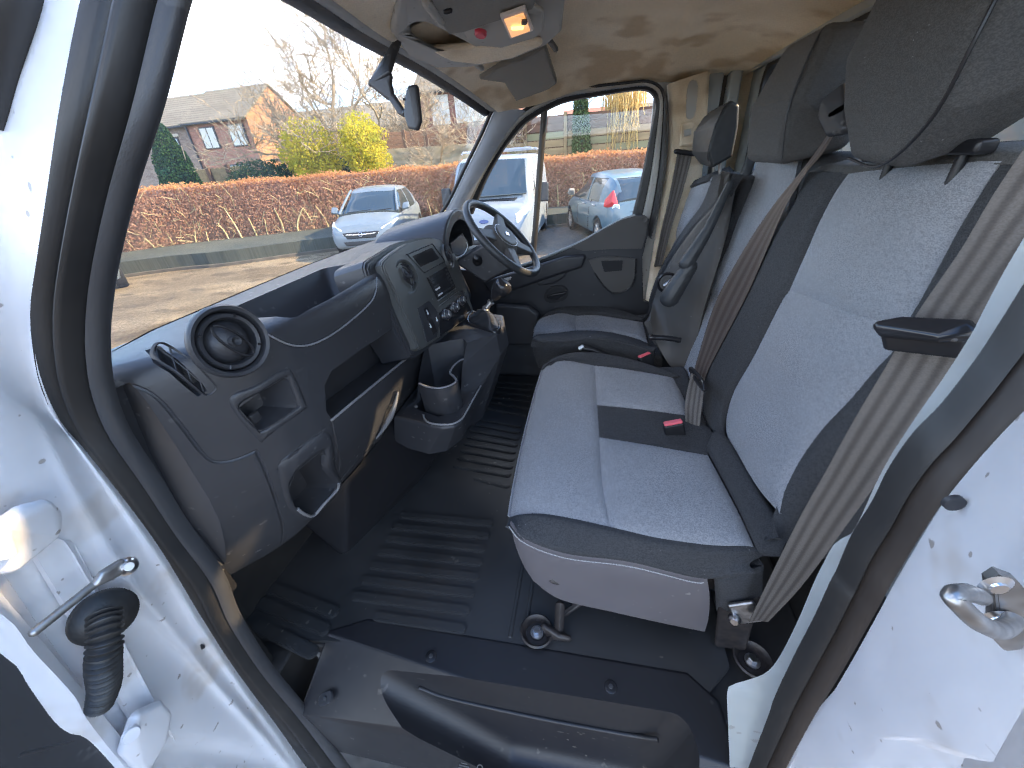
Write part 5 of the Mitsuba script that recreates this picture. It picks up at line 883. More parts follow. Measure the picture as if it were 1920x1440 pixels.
add('head', tm(rhull([(-0.457, 1.13, 1.314), (-0.443, 1.13, 1.314), (-0.443, 1.12, 1.249), (-0.452, 1.12, 1.235), (-0.473, 1.13, 1.24), (-0.479, 1.135, 1.264), (-0.47, 1.135, 1.297)], .008, 12)), 'plastic_dark', 50, RM)
add('lever', tube([(-0.481, 1.13, 1.296), (-0.467, 1.13, 1.294)], .003, 6), 'plastic_black', 50, RM)
# small marks and hook on the headlining
HK = thing('coat_hook', 'small dark coat hook on the headlining near the rear window', 'hook')
add('base', tm(rhull([(0.552, 1.784, 1.47), (0.521, 1.668, 1.47), (0.533, 1.654, 1.47), (0.575, 1.784, 1.47)], .004, 8)), 'trim_taupe', 40, HK)
add('hook', tube(spl([(0.539, 1.731, 1.465), (0.511, 1.616, 1.45), (0.526, 1.625, 1.455), (0.534, 1.643, 1.465)], 12), .005, 8), 'plastic_black', 40, HK)

# ============================================================ open passenger door, hinges, check strap, cable bellows, striker
PD = thing('passenger_door', 'open white passenger door, its hinge edge with dark inner trim at the lower left', 'door')
E0_ = [(-0.7, 0.174, 0.895), (-0.705, 0.153, 0.731), (-0.71, 0.147, 0.667), (-0.715, 0.129, 0.502), (-0.72, 0.115, 0.383), (-0.725, 0.096, 0.224)]
E1_ = [(-0.73, 0.151, 0.872), (-0.735, 0.127, 0.709), (-0.735, 0.117, 0.638), (-0.74, 0.112, 0.588), (-0.745, 0.094, 0.478), (-0.745, 0.103, 0.419), (-0.75, 0.091, 0.289), (-0.755, 0.072, 0.136)]
dp = add('flange', slab(coons(E0_, E1_, [E0_[0], E1_[0]], [E0_[-1], E1_[-1]], 40, 6), .02), 'paint_white', 50, PD)
Dd = [np.array(p) + [-.06, -.02, -.01] for p in np.array(E0_)]
add('edge', sheet(coons(E0_, Dd, [E0_[0], Dd[0]], [E0_[-1], Dd[-1]], 40, 4)), 'paint_white', 50, PD)
t_ = np.array(E1_) + [.004, 0, 0]
add('inner_trim', slab(coons(t_, [p + np.array([.02, -.45, -.10]) for p in t_], [t_[0], t_[0] + [.02, -.45, -.10]], [t_[-1], t_[-1] + [.02, -.45, -.10]], 50, 30) + 0.0, .02), 'plastic_dark', 40, PD)
crease = spl([(-0.722, 0.057, 0.517), (-0.725, 0.075, 0.483), (-0.728, 0.101, 0.437)], 20); add('trim_ridge', tube(crease, .006, 8), 'plastic_dark', 50, PD)
hu = add('hinge', tm(rhull([(-0.69, 0.159, 0.806), (-0.7, 0.163, 0.77), (-0.66, 0.183, 0.819), (-0.665, 0.201, 0.82), (-0.67, 0.217, 0.81), (-0.675, 0.219, 0.793), (-0.675, 0.208, 0.775), (-0.68, 0.17, 0.768)], .012, 12)), 'paint_white', 50, 'van_cab', label='upper white painted door hinge')
add('pin', cyl(np.array((-0.645, 0.173, 0.824)), np.array((-0.645, 0.163, 0.795)), .008, 16, .002), 'paint_white', 40, hu)
hl = add('hinge', tm(rhull([(-0.7, 0.107, 0.385), (-0.69, 0.122, 0.404), (-0.69, 0.135, 0.42), (-0.7, 0.157, 0.388), (-0.705, 0.156, 0.35), (-0.705, 0.133, 0.321), (-0.71, 0.101, 0.307)], .010, 12)), 'paint_white', 50, 'van_cab', label='lower white painted door hinge')
add('pin', lathe([(1e-5, .004), (.010, .004), (.012, 0), (1e-5, 0)], np.array((-0.672, 0.115, 0.424)), (1, -.2, .3), 20), 'paint_white', 40, hl)
van('hinge_plate', slab(coons([(-0.715, 0.2, 0.746), (-0.715, 0.225, 0.736), (-0.715, 0.224, 0.702)], [(-0.735, 0.134, 0.347), (-0.735, 0.156, 0.336), (-0.735, 0.149, 0.249)], [(-0.715, 0.2, 0.746), (-0.725, 0.172, 0.571), (-0.735, 0.134, 0.347)], [(-0.715, 0.224, 0.702), (-0.725, 0.194, 0.508), (-0.735, 0.149, 0.249)], 8, 24), .012, True), 'paint_white', 50)
CS = thing('door_check_strap', 'grey steel door check strap bolted to the white jamb', 'door check strap')
add('rod', tm(rhull([(-0.665, 0.136, 0.682), (-0.665, 0.207, 0.677)], .0055, 10)), 'steel_worn', 50, CS)
add('link', tm(rhull([(-0.663, 0.204, 0.678), (-0.663, 0.214, 0.683), (-0.663, 0.234, 0.678), (-0.663, 0.221, 0.67)], .006, 10) + rhull([(-0.665, 0.219, 0.673), (-0.665, 0.239, 0.665)], .009, 10)), 'steel_worn', 50, CS)
add('bolt', lathe([(1e-5, .012), (.006, .012), (.009, .006), (.013, .004), (.013, 0), (1e-5, 0)], (-0.662, 0.237, 0.667), (1, -.2, .4), 20), 'steel_bright', 40, CS)
BE = thing('cable_bellows', 'black ribbed rubber cable bellows between the door jamb and the open door', 'cable bellows')
bp = spl([(-0.665, 0.188, 0.63), (-0.645, 0.166, 0.615), (-0.645, 0.148, 0.587), (-0.66, 0.135, 0.542), (-0.68, 0.121, 0.504)], 120)
rr = .0175 + .0026 * np.sin(np.arange(120) / 120 * 2 * math.pi * 22) - .004 * np.linspace(0, 1, 120) ** 3
add('tube', tube(bp, rr, 18, up=(1, 0, 0)), 'rubber', 50, BE)
add('boot', lathe([(1e-5, .020), (.020, .020), (.028, .014), (.036, .010), (.039, .004), (.038, -.004), (1e-5, -.006)], (-0.705, 0.197, 0.596), (1, -.35, .3), 32), 'rubber', 50, BE)
van('bolt_hole', lathe([(1e-5, .002), (.006, .002), (.007, 0), (1e-5, 0)], np.array((-0.775, 0.278, 0.312)), (.4, -1, .2), 16), 'hollow_black', 40)
van('plug', lathe([(1e-5, .002), (.006, .002), (.0078, .001), (.0080, -.003), (1e-5, -.004)], np.array((0.321, 0.302, 0.862)), (0, -1, 0), 28), 'plastic_dark', 50, label='dark round plug in the rear jamb')
SR_ = thing('door_striker', 'worn steel door striker loop on its plate, screwed to the white rear jamb', 'door striker')
add('plate', plate([(0.258, 0.205, 0.895), (0.26, 0.205, 0.903), (0.272, 0.205, 0.898), (0.286, 0.205, 0.884), (0.304, 0.205, 0.85), (0.309, 0.205, 0.827), (0.301, 0.205, 0.821), (0.287, 0.205, 0.835), (0.274, 0.205, 0.865)], .007, .003), 'steel_worn', 30, SR_)
add('loop', tube(spl([(0.254, 0.194, 0.886), (0.225, 0.178, 0.91), (0.202, 0.163, 0.926), (0.206, 0.163, 0.921), (0.222, 0.163, 0.906), (0.246, 0.172, 0.887), (0.273, 0.188, 0.869), (0.28, 0.194, 0.868)], 40), .0052, 10, up=(.3, -1, .2)), 'steel_worn', 50, SR_)
for p in ((0.26, 0.197, 0.895), (0.276, 0.197, 0.861)): add('screw', lathe([(1e-5, .003), (.0045, .003), (.005, .0015), (.009, 0), (1e-5, 0)], p, (0, -1, 0), 20), 'steel_bright', 40, SR_)
# ============================================================ outside: ground, road, pavement
GZ = -.77
def setting(key, mesh, bsdf, smooth=False, kind='structure', label=None, category=None):
    key = num(key); scene[key] = mikit.ply(mesh, bsdf, smooth=smooth); labels[key] = {'kind': kind}
    if label: labels[key].update(label=label, category=category)
    return key
def dirt(p, n, uv):
    a = mikit.mix((.20, .155, .095), (.34, .27, .17), sm(.25, .75, mikit.fbm(p.x * .5 + p.y * .35, p.y * 1.6 - p.x * .9, 0, 4)))
    a = mikit.mix(a, (.11, .085, .055), .7 * sm(.52, .75, mikit.fbm(p.x * 2.1, p.y * 3.2, 3, 4)))
    a = mikit.mix(a, (.13, .125, .12), sm(-4.6, -2.6, p.x + .8 * (mikit.fbm(p.x, p.y, 1, 3) - .5)) * (1 - .35 * mikit.noise(p.x * 9, p.y * 9)))
    return a * (.45 + .32 * mikit.noise(p.x * 35, p.y * 35))
mat('dirt', dirt, .9, bump=lambda p, n, uv: .07 * mikit.fbm(p.x * 3, p.y * 3, 0, 5), eps=1e-2)
mat('tarmac', lambda p, n, uv: mikit.mix((.045, .055, .047), (.085, .092, .075), mikit.fbm(p.x * 1.5, p.y * 1.5, 0, 4)) * (.8 + .4 * mikit.noise(p.x * 40, p.y * 40)), .85)
mat('kerbstone', speck((.07, .065, .055), (.14, .125, .10), 6), .9)
mat('litter_ground', lambda p, n, uv: mikit.mix((.15, .10, .06), (.30, .20, .11), mikit.noise(p.x * 18, p.y * 18)) * (.7 + .6 * mikit.noise(p.x * 50, p.y * 50)), .95)
mat('grass_ground', lambda p, n, uv: mikit.mix((.16, .18, .04), (.36, .34, .07), mikit.fbm(p.x * 3, p.y * 3, 0, 3)), .95)
gx, gy = np.meshgrid(np.linspace(-90, 90, 91), np.linspace(-60, 120, 91), indexing='ij')
setting('ground', sheet(np.stack([gx, gy, np.full_like(gx, GZ)], -1)), 'dirt')
KL = spl([(-24, -6, 0), (-17.5, 2.0, 0), (-11.5, 7.65, 0), (-9.3, 8.7, 0), (-7.3, 10.1, 0), (-4.2, 11.7, 0), (-1.0, 12.7, 0), (4, 13.0, 0), (14, 13.4, 0)], 120)[:, :2]
HL = spl([(-26, -3, 0), (-18.0, 3.6, 0), (-12.7, 8.7, 0), (-11.2, 10.0, 0), (-9.5, 10.9, 0), (-8.1, 11.8, 0), (-6.3, 12.9, 0), (-4.0, 13.6, 0), (-1.0, 14.1, 0), (4, 14.4, 0), (14, 14.9, 0)], 120)[:, :2]
def z3(a, z): return np.column_stack([a, np.full(len(a), z)])
nK = np.column_stack([-np.gradient(KL[:, 1]), np.gradient(KL[:, 0])]); nK /= np.linalg.norm(nK, axis=1, keepdims=True)
setting('pavement', slab(np.stack([z3(KL, GZ + .066), z3(KL * .5 + HL * .5, GZ + .09), z3(HL, GZ + .12)], 1), .3, True), 'tarmac')
setting('kerb', sweep(z3(KL, GZ + .015), np.array([(.06, -.2), (.06, .05), (.045, .062), (-.06, .062), (-.06, -.2)]), (0, 0, 1)), 'kerbstone')
setting('verge', sheet(np.stack([z3(HL - nK * .35, GZ + .124), z3(HL + nK * 3.0, GZ + .16)], 1), True), 'litter_ground')
def bank(x, y): return GZ + .16 + 1.5 * np.clip((y - 14.8 - np.clip(-x - 6, 0, 20) * -.0) / 3.0, 0, 1) * np.clip((x + 11) / 4, 0, 1)
bx, by = np.meshgrid(np.linspace(-34, 30, 65), np.linspace(10.5, 60, 60), indexing='ij')
hy = np.interp(bx, HL[:, 0], HL[:, 1]) + 1.2
by = np.maximum(by, hy); setting('garden', sheet(np.stack([bx, by, bank(bx, by)], -1)), 'grass_ground')

m_ = KL[:, 0] > -3.2
setting('grass_verge', sheet(np.stack([z3((KL + (HL - KL) * .12)[m_], GZ + .122), z3(((KL + HL) * .5)[m_], GZ + .15), z3(HL[m_], GZ + .14)], 1), True), 'grass_ground')
# ---- leaves and twigs
def leaves(c, size, rng, tilt=None):
    """one small bent quad per centre"""
    n = len(c); u = unit(rng.normal(size=(n, 3))); w = unit(np.cross(u, rng.normal(size=(n, 3)))); s = (size * rng.uniform(.6, 1.3, n))[:, None]
    v = np.stack([c - u * s, c + w * s * .55, c + u * s, c - w * s * .55], 1).reshape(-1, 3); k = np.arange(n)[:, None] * 4
    return tri(v, np.vstack([k + [0, 1, 2], k + [0, 2, 3]]))
def leafmat(key, c0, c1, c2, s=3.0, tr=.6):
    scene[key] = {'type': 'principledthin', 'base_color': mikit.proc(lambda p, n, uv: mikit.mix(mikit.mix(c0, c1, mikit.cell_rand(p.x * 22, p.y * 22, p.z * 22)), c2, sm(.45, .75, fbm(p, s, 3)))), 'roughness': .7, 'diff_trans': tr}
leafmat('leaf_beech', (.46, .26, .17), (.72, .50, .36), (.58, .38, .27), 2.0, .9)
leafmat('leaf_beech_top', (.60, .30, .13), (.72, .42, .20), (.52, .25, .12), 3.0, .9)
leafmat('leaf_yellow', (.55, .52, .06), (.75, .66, .08), (.40, .42, .06), 4.0, .9)
leafmat('leaf_conifer', (.030, .075, .035), (.07, .14, .04), (.05, .12, .07), 3.0, .3)
leafmat('leaf_dark', (.03, .06, .03), (.06, .10, .05), (.04, .07, .05), 3.0, .4)
leafmat('leaf_ivy', (.05, .10, .04), (.16, .22, .10), (.05, .09, .06), 4.0, .4)
mat('bark', speck((.30, .24, .16), (.48, .40, .29), 8), .9)
mat('bark_grey', speck((.15, .13, .11), (.26, .23, .19), 8), .9)
mat('twig_core', lambda p, n, uv: mikit.mix((.20, .135, .10), (.46, .31, .21), mikit.fbm(p.x * 14, p.y * 14, p.z * 14, 3)), .95)
mat('stem_green', speck((.50, .44, .20), (.68, .60, .36), 12), .85)
def twigs(paths, rs, n=3): return cat(*[tube(p, r, n) for p, r in zip(paths, rs)])
rng = np.random.default_rng(11)
HG = thing('beech_hedge', 'long clipped beech hedge with russet dead leaves and bare stems at its foot', 'hedge')
hl = np.column_stack([HL, np.zeros(len(HL))]); seg = np.r_[0, np.cumsum(np.linalg.norm(np.diff(HL, axis=0), axis=1))]
def along(t): return np.column_stack([np.interp(t, seg, HL[:, 0]), np.interp(t, seg, HL[:, 1])])
nH = np.column_stack([-np.gradient(HL[:, 1]), np.gradient(HL[:, 0])]); nH /= np.linalg.norm(nH, axis=1, keepdims=True)
def nrm(t): return np.column_stack([np.interp(t, seg, nH[:, 0]), np.interp(t, seg, nH[:, 1])])
t0, t1 = seg[8], seg[-1] - 4
TOPH = 1.70
def hedge_leaves(n, top=False):
    t = rng.uniform(t0, t1, n)
    if top: h = TOPH + rng.normal(0, .045, n) + .03 * np.sin(t * 3); d = rng.uniform(-.08, 1.0, n)
    else:
        h = TOPH * (1 - rng.uniform(0, 1, n) ** 1.25 * .97); d = rng.exponential(.10, n) - .10 * meshkit.noise(np.column_stack([t * 2.2, h * 2.2, 0 * t])) + .05
        keep = rng.uniform(0, 1, n) < np.clip(.30 + 1.1 * h / TOPH * (.5 + meshkit.noise(np.column_stack([t * 1.3, h * 1.6, 5 + 0 * t]))), 0, 1); t, h, d = t[keep], h[keep], d[keep]
    return np.column_stack([along(t) + nrm(t) * d[:, None], GZ + .13 + h])
k = add('foliage', leaves(hedge_leaves(120000), .036, rng), 'leaf_beech', False, HG); labels[k] = {'kind': 'stuff'}
k = add('foliage', leaves(hedge_leaves(26000, True), .036, rng), 'leaf_beech_top', False, HG); labels[k] = {'kind': 'stuff'}
tt_ = np.linspace(t0, t1, 300); core = np.stack([np.column_stack([along(tt_) + nrm(tt_) * (.28 + .10 * meshkit.noise(np.column_stack([tt_ * 3, 0 * tt_ + h * 3, 0 * tt_])))[:, None], np.full(300, GZ + .1 + h)]) for h in np.linspace(0, TOPH - .08, 14)] + [np.column_stack([along(tt_) + nrm(tt_) * .95, np.full(300, GZ + .1 + TOPH - .1)])], 1)
add('core', sheet(core), 'twig_core', True, HG)
tw = []
for _ in range(1600):
    t = rng.uniform(t0, t1); h = rng.uniform(.05, 1.5); b = np.r_[along(np.array([t]))[0] + nrm(np.array([t]))[0] * rng.uniform(-.02, .2), GZ + .13 + h]
    d = np.r_[rng.normal(0, .5, 2), rng.uniform(.1, 1.0)]; d = unit(d) * rng.uniform(.2, .5); tw.append(np.array([b, b + d * .5 + rng.normal(0, .03, 3), b + d]))
k = add('twig', twigs(tw, rng.uniform(.004, .009, len(tw))), 'stem_green', False, HG); labels[k] = {'kind': 'stuff'}
for i, t in enumerate(np.arange(t0 + .3, t1, .42)):
    t = t + rng.uniform(-.12, .12); b = along(np.array([t]))[0] + nrm(np.array([t]))[0] * rng.uniform(-.03, .08); h = rng.uniform(.5, 1.25)
    add('stem', tube(spl([np.r_[b, GZ + .1], np.r_[b + rng.normal(0, .05, 2), GZ + .1 + h * .5], np.r_[b + rng.normal(0, .14, 2), GZ + .1 + h]], 6), np.linspace(.028, .012, 6) * rng.uniform(.6, 1.2), 6), 'stem_green', 60, HG)
lf = np.column_stack([along(rng.uniform(t0, t1, 9000)) , np.zeros(9000)]); lf[:, :2] += rng.normal(0, .25, (9000, 2)) - [.0, .10]; lf[:, 2] = GZ + .14
k = setting('fallen_leaves', leaves(lf, .035, rng), 'leaf_beech', kind='stuff', label='brown fallen beech leaves lying along the foot of the hedge', category='leaves')

def grow_tree(key, label, base, height, rng, lean=(0, 0), spread=.75, levels=5, r0=.10, m='bark', group=None, trunks=1, nb=(3, 4), tw0=.006, droop=0.0, first=.25):
    """bare tree: trunk and limbs as parts, fine twigs as one part"""
    tr = thing(key, label, 'tree', group); fine, fr = [], []; limbs = []
    def branch(p, d, L, r, lev):
        n = 5; pts = [p]; dd = d.copy()
        for _ in range(n):
            dd = unit(dd + rng.normal(0, .16, 3) + np.array([0, 0, .05 - droop * (lev > 2)])); pts.append(pts[-1] + dd * L / n)
        pts = np.array(pts); rr = np.linspace(r, r * .62, n + 1)
        if lev <= 1: limbs.append((pts, rr))
        else: fine.append(pts); fr.append(max(r * .8, tw0))
        if lev >= levels: return
        for k in range(rng.integers(nb[0], nb[1] + 1)):
            q = rng.uniform(.35, 1.0); i = min(int(q * n), n - 1); s = pts[i] + (pts[i + 1] - pts[i]) * (q * n - i)
            e = unit(dd + rng.normal(0, spread, 3) * np.array([1, 1, .7])); branch(s, e, L * rng.uniform(.55, .80), r * .55, lev + 1)
        branch(pts[-1], unit(dd + rng.normal(0, .25, 3)), L * .75, r * .6, lev + 1)
    for t in range(trunks):
        branch(np.array([base[0] + t * .35, base[1] + .2 * t, bank(base[0], base[1]) - .1]), unit(np.array([lean[0] * (1 - .8 * t), lean[1], 1.0])), height * first, r0 * (1 - .2 * t), 0)
    add('trunk', tube(spl(limbs[0][0], 12), np.interp(np.linspace(0, 1, 12), np.linspace(0, 1, len(limbs[0][1])), limbs[0][1]), 8), m, 60, tr)
    for p, r in limbs[1:]: add('limb', tube(p, r, 6), m, 60, tr)
    k = add('twigs', twigs(fine, fr, 3), m, False, tr); labels[k] = {'kind': 'stuff'}
    return tr
def shrub(key, label, c, rad, n, m, rng, size=.05, cat_='bush', stems=True, shape=None):
    s = thing(key, label, cat_); q = rng.normal(size=(n, 3)); q = unit(q) * (rng.uniform(0, 1, n) ** .45)[:, None]
    if shape is not None: q = shape(q, rng)
    lump = .75 + .5 * meshkit.noise(q * 2.6 + 3); q = q * lump[:, None]
    k = add('foliage', leaves(np.array(c) + q * np.array(rad), size, rng), m, False, s); labels[k] = {'kind': 'stuff'}
    if stems:
        for _ in range(7):
            e = unit(rng.normal(size=3) + [0, 0, 1.2]); b = np.array([c[0] + rng.normal(0, .1), c[1] + rng.normal(0, .1), c[2] - rad[2] - .5])
            add('stem', tube(np.array([b, np.array(c) + e * np.array(rad) * .7]), .02, 5), 'bark', 60, s)
    return s
az = lambda a, d: (d * math.sin(math.radians(a)), d * math.cos(math.radians(a)))
"""positions from bearings and distances as seen from the doorway"""
grow_tree('bare_tree', 'large bare spreading tree with two pale trunks behind the hedge, left of the mirror', az(-30.2, 19.0), 10.4, np.random.default_rng(5), (-.16, 0), .85, 6, .15, trunks=3, nb=(2, 3), tw0=.0085, first=.25)
grow_tree('bare_tree', 'bare twiggy tree in front of the brick house behind the mirror', az(-19.0, 17.5), 5.6, np.random.default_rng(8), (-.25, .1), .9, 5, .075, nb=(3, 4), tw0=.007)
grow_tree('bare_tree', 'bare sapling beside the far windscreen pillar', az(-14.5, 18.0), 5.2, np.random.default_rng(14), (.1, .1), .9, 4, .06, nb=(3, 4), tw0=.007)
grow_tree('bare_tree', 'low bare twiggy tree before the gable of the left brick house', az(-38.0, 21.0), 5.0, np.random.default_rng(21), (-.2, 0), .95, 4, .07, nb=(3, 4), tw0=.008, first=.22)
grow_tree('bare_tree', 'thin bare tree seen through the front corner of the driver window', az(-8.6, 17.0), 4.6, np.random.default_rng(31), (-.2, 0), .8, 4, .05, nb=(2, 4), tw0=.006)
for i, (a, d, rx, rz, lab) in enumerate(((-34.7, 17.0, 1.05, 1.0, 'yellow green bush left of the pale tree trunks'), (-28.6, 16.0, .85, 1.0, 'bright yellow flowering bush right of the pale tree trunks'))):
    x, y = az(a, d); shrub('yellow_bush', lab, (x, y, 1.15 + .60), (rx, rx * .9, rz), 9000, 'leaf_yellow', np.random.default_rng(40 + i), .045)
for i, (a, d, rx, rz, lab) in enumerate(((-40.0, 18.0, 1.5, .7, 'dark evergreen shrub below the left brick house'), (-31.6, 18.0, .9, .75, 'dark evergreen shrub between the two yellow bushes'))):
    x, y = az(a, d); shrub('evergreen_shrub', lab, (x, y, 1.0), (rx, rx * .8, rz), 6000, 'leaf_dark', np.random.default_rng(50 + i), .05)
def cone(q, rng):
    h = rng.uniform(0, 1, len(q)); a = rng.uniform(0, 2 * math.pi, len(q)); r = (1 - h) ** .75 * np.sqrt(rng.uniform(.35, 1, len(q))); return np.column_stack([r * np.cos(a), r * np.sin(a), 2 * h - 1])
x, y = az(-47.9, 22.0); shrub('conifer', 'tall tapering green conifer at the left, in front of the brick houses', (x, y, 1.25), (1.25, 1.25, 2.15), 26000, 'leaf_conifer', np.random.default_rng(61), .06, 'tree', True, cone)
wt = thing('willow_tree', 'weeping willow with golden hanging strands in the driver window', 'tree'); x0, y0 = az(2.8, 17.5); rw = np.random.default_rng(71)
add('trunk', tube(spl([(x0 + .2, y0, GZ), (x0 + .1, y0, 2.0), (x0, y0, 3.6)], 8), np.linspace(.12, .06, 8), 8), 'bark', 60, wt)
st_ = []
for _ in range(420):
    a, r = rw.uniform(0, 6.28), .78 * math.sqrt(rw.uniform(0, 1)); b = np.array([x0 + r * math.cos(a) + .1, y0 + r * math.sin(a), rw.uniform(2.4, 3.9)])
    L = rw.uniform(.9, 2.4); st_.append(np.array([b, b + [rw.normal(0, .08), rw.normal(0, .08), -L * .5], b + [rw.normal(0, .13), rw.normal(0, .13), -L]]))
mat('willow_gold', speck((.48, .34, .12), (.66, .50, .22), 9), .8)
k = add('strands', twigs(st_, rw.uniform(.007, .013, len(st_))), 'willow_gold', False, wt); labels[k] = {'kind': 'stuff'}
for _ in range(14):
    a = rw.uniform(0, 6.28); e = np.array([x0 + .8 * math.cos(a), y0 + .8 * math.sin(a), rw.uniform(3.2, 4.0)]); add('limb', tube(spl([(x0, y0, 2.9), (np.array([x0, y0, 3.8]) + e) / 2, e], 6), .02, 5), 'bark', 60, wt)
iv = thing('ivy_tree', 'ivy covered tree trunk standing left of the willow', 'tree'); x1, y1 = az(-1.6, 16.8)
add('trunk', tube(spl([(x1, y1, GZ), (x1 - .05, y1, 1.8), (x1 - .15, y1, 3.6)], 8), np.linspace(.15, .07, 8), 8), 'bark_grey', 60, iv)
h = rw.uniform(.9, 3.4, 5200); a = rw.uniform(0, 6.28, 5200); r = (.20 + .16 * rw.uniform(0, 1, 5200)) * (1.25 - .2 * h)
k = add('ivy', leaves(np.column_stack([x1 + r * np.cos(a) - .04 * h, y1 + r * np.sin(a), h]), .05, rw), 'leaf_ivy', False, iv); labels[k] = {'kind': 'stuff'}
for s in range(24):
    b = np.array([x1 - .1, y1, rw.uniform(2.4, 3.5)]); add('limb', tube(spl([b, b + [rw.normal(0, .5), rw.normal(0, .3), .4], b + [rw.normal(0, 1.2), rw.normal(0, .4), rw.uniform(.2, 1.2)]], 6), np.linspace(.02, .008, 6), 5), 'bark', 60, iv)

# ---- walls and fences behind the hedge
def board_m(key, c0, c1): mat(key, lambda p, n, uv: mikit.mix(c0, c1, mikit.fbm(p.x * 2, p.y * 2, p.z * 9, 3)), .9)
board_m('fence_brown', (.11, .065, .045), (.20, .12, .08)); board_m('fence_tan', (.24, .18, .10), (.36, .27, .15)); board_m('fence_green', (.20, .20, .11), (.30, .28, .17))
mat('stone_wall', lambda p, n, uv: mikit.mix((.20, .18, .13), (.36, .33, .25), mikit.noise(p.x * 5, p.y * 5, p.z * 8)) * (.7 + .5 * fbm(p, 6, 3)), .95)
def lin(a, b, d0, d1, n): return np.array([az(a + (b - a) * t, d0 + (d1 - d0) * t) for t in np.linspace(0, 1, n)])
def wall_run(pts, z0, z1, th, m, key, label, category, parent=None):
    W = thing(key, label, category) if parent is None else parent
    for i in range(len(pts) - 1):
        a, b = pts[i], pts[i + 1]; d = unit(np.r_[b - a, 0]); L = np.linalg.norm(b - a); R = np.stack([d, [-d[1], d[0], 0], [0, 0, 1]], 1)
        add('panel', place(rbox((0, -th / 2, z0), (L, th / 2, z1), .01, 8), (a[0], a[1], 0), R), m, 40, W)
    return W
wp = lin(-29, -13, 16.5, 17.2, 7); SW = wall_run(wp, .7, 1.72, .3, 'stone_wall', 'garden_wall', 'low old stone garden wall under the brown fence', 'wall')
FB_ = thing('board_fence', 'dark brown board fence on top of the stone wall', 'fence')
for i in range(6):
    a, b = wp[i], wp[i + 1]; add('post', rbox((a[0] - .05, a[1] - .05, 1.7), (a[0] + .05, a[1] + .05, 2.28), .01, 8), 'fence_brown', 40, FB_)
    for j in range(4):
        d = unit(np.r_[b - a, 0]); L = np.linalg.norm(b - a); R = np.stack([d, [-d[1], d[0], 0], [0, 0, 1]], 1)
        add('board', place(rbox((.05, -.015, 1.73 + .125 * j), (L - .05, .015, 1.73 + .125 * j + .118), .004, 6), (a[0], a[1], 0), R), 'fence_brown', 40, FB_)
fp = [(-3.3, 17.0), (-2.62, 17.0), (-1.12, 17.0), (.62, 17.0), (2.4, 17.0), (4.2, 17.0)]
PF = thing('panel_fence', 'weathered board fence with posts behind the hedge in the driver window', 'fence')
for i in range(5):
    (xa, ya), (xb, yb) = fp[i], fp[i + 1]; add('post', rbox((xa - .06, ya - .06, .6), (xa + .06, ya + .06, 2.45), .01, 8), 'fence_tan', 40, PF)
    add('backing', rbox((xa + .06, ya + .03, .85), (xb - .06, ya + .05, 2.38), .004, 6), 'fence_brown', 40, PF)
    for j in range(6): add('board', rbox((xa + .07, ya - .02 + .022 * (j % 2), .9 + .25 * j), (xb - .07, ya + .02 + .022 * (j % 2), .9 + .25 * j + .225), .005, 6), ('fence_green' if (i + j) % 3 == 1 else 'fence_tan') if j < 4 else 'fence_brown', 40, PF)
TL = thing('trellis', 'brown square trellis panel left of the window divider', 'trellis')
for k in range(8): add('slat', rbox((-3.25 + k * .09, 16.84, 1.7), (-3.22 + k * .09, 16.86, 2.6), .003, 6), 'fence_brown', False, TL)
for k in range(9): add('slat', rbox((-3.27, 16.86, 1.72 + k * .10), (-2.58, 16.88, 1.75 + k * .10), .003, 6), 'fence_brown', False, TL)
tf = lin(-47, -41.5, 24.5, 22.0, 4); TFN = thing('close_board_fence', 'pale vertical board fence in front of the left brick house', 'fence')
for i in range(3):
    a, b = tf[i], tf[i + 1]
    for j in range(12):
        q = a + (b - a) * (j + .5) / 12; add('board', rbox((q[0] - .075, q[1] - .015 + .01 * (j % 2), -.3), (q[0] + .07, q[1] + .015 + .01 * (j % 2), 1.62 + .02 * (j % 3)), .004, 6), 'fence_tan', 40, TFN)
    add('post', rbox((a[0] - .09, a[1] - .12, -.3), (a[0] + .09, a[1] + .0, 1.75), .01, 6), 'fence_brown', 40, TFN)

# ---- houses
def brick(c0, c1, mort):
    def fn(p, n, uv):
        x = dr.select(dr.abs(n.y) > .6, p.x, p.y); row = dr.floor(p.z / .075); u = x / .225 + .5 * (row - 2 * dr.floor(row / 2)); fu, fz = u - dr.floor(u), p.z / .075 - row
        c = mikit.mix(c0, c1, mikit.cell_rand(dr.floor(u), row, 2)) * (.75 + .5 * mikit.fbm(p.x * .8, p.y * .8, p.z * .8, 3))
        return mikit.mix(c, mort, dr.select((fu < .06) | (fz < .14), mi.Float(.8), mi.Float(0)))
    return fn
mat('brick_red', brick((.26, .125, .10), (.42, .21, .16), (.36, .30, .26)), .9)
mat('brick_red_sunlit', brick((.36, .17, .08), (.50, .25, .12), (.38, .32, .25)), .9)  # gable copy of the red brick with sunlight put into its colour
mat('brick_dark', brick((.15, .065, .055), (.24, .10, .08), (.22, .19, .17)), .9)
mat('brick_grey', brick((.20, .155, .14), (.30, .235, .21), (.30, .27, .25)), .9)
mat('roof_tile', lambda p, n, uv: mikit.mix((.15, .135, .105), (.27, .24, .18), mikit.fbm(p.x * 1.2, p.y * 1.2, p.z * 3, 4)) * (.75 + .35 * sm(.1, .5, (p.z / .13 - dr.floor(p.z / .13)))), .9)
mat('window_white', (.62, .64, .64), .4); mat('window_dark', (.03, .03, .035), .3); mat('pane_glass', (.30, .36, .40), .08, specular=.9); mat('pane_blind', speck((.55, .58, .60), (.66, .68, .68), 2), .3); mat('wood_brown', (.22, .12, .06), .7); mat('stone_pale', (.48, .45, .40), .8)
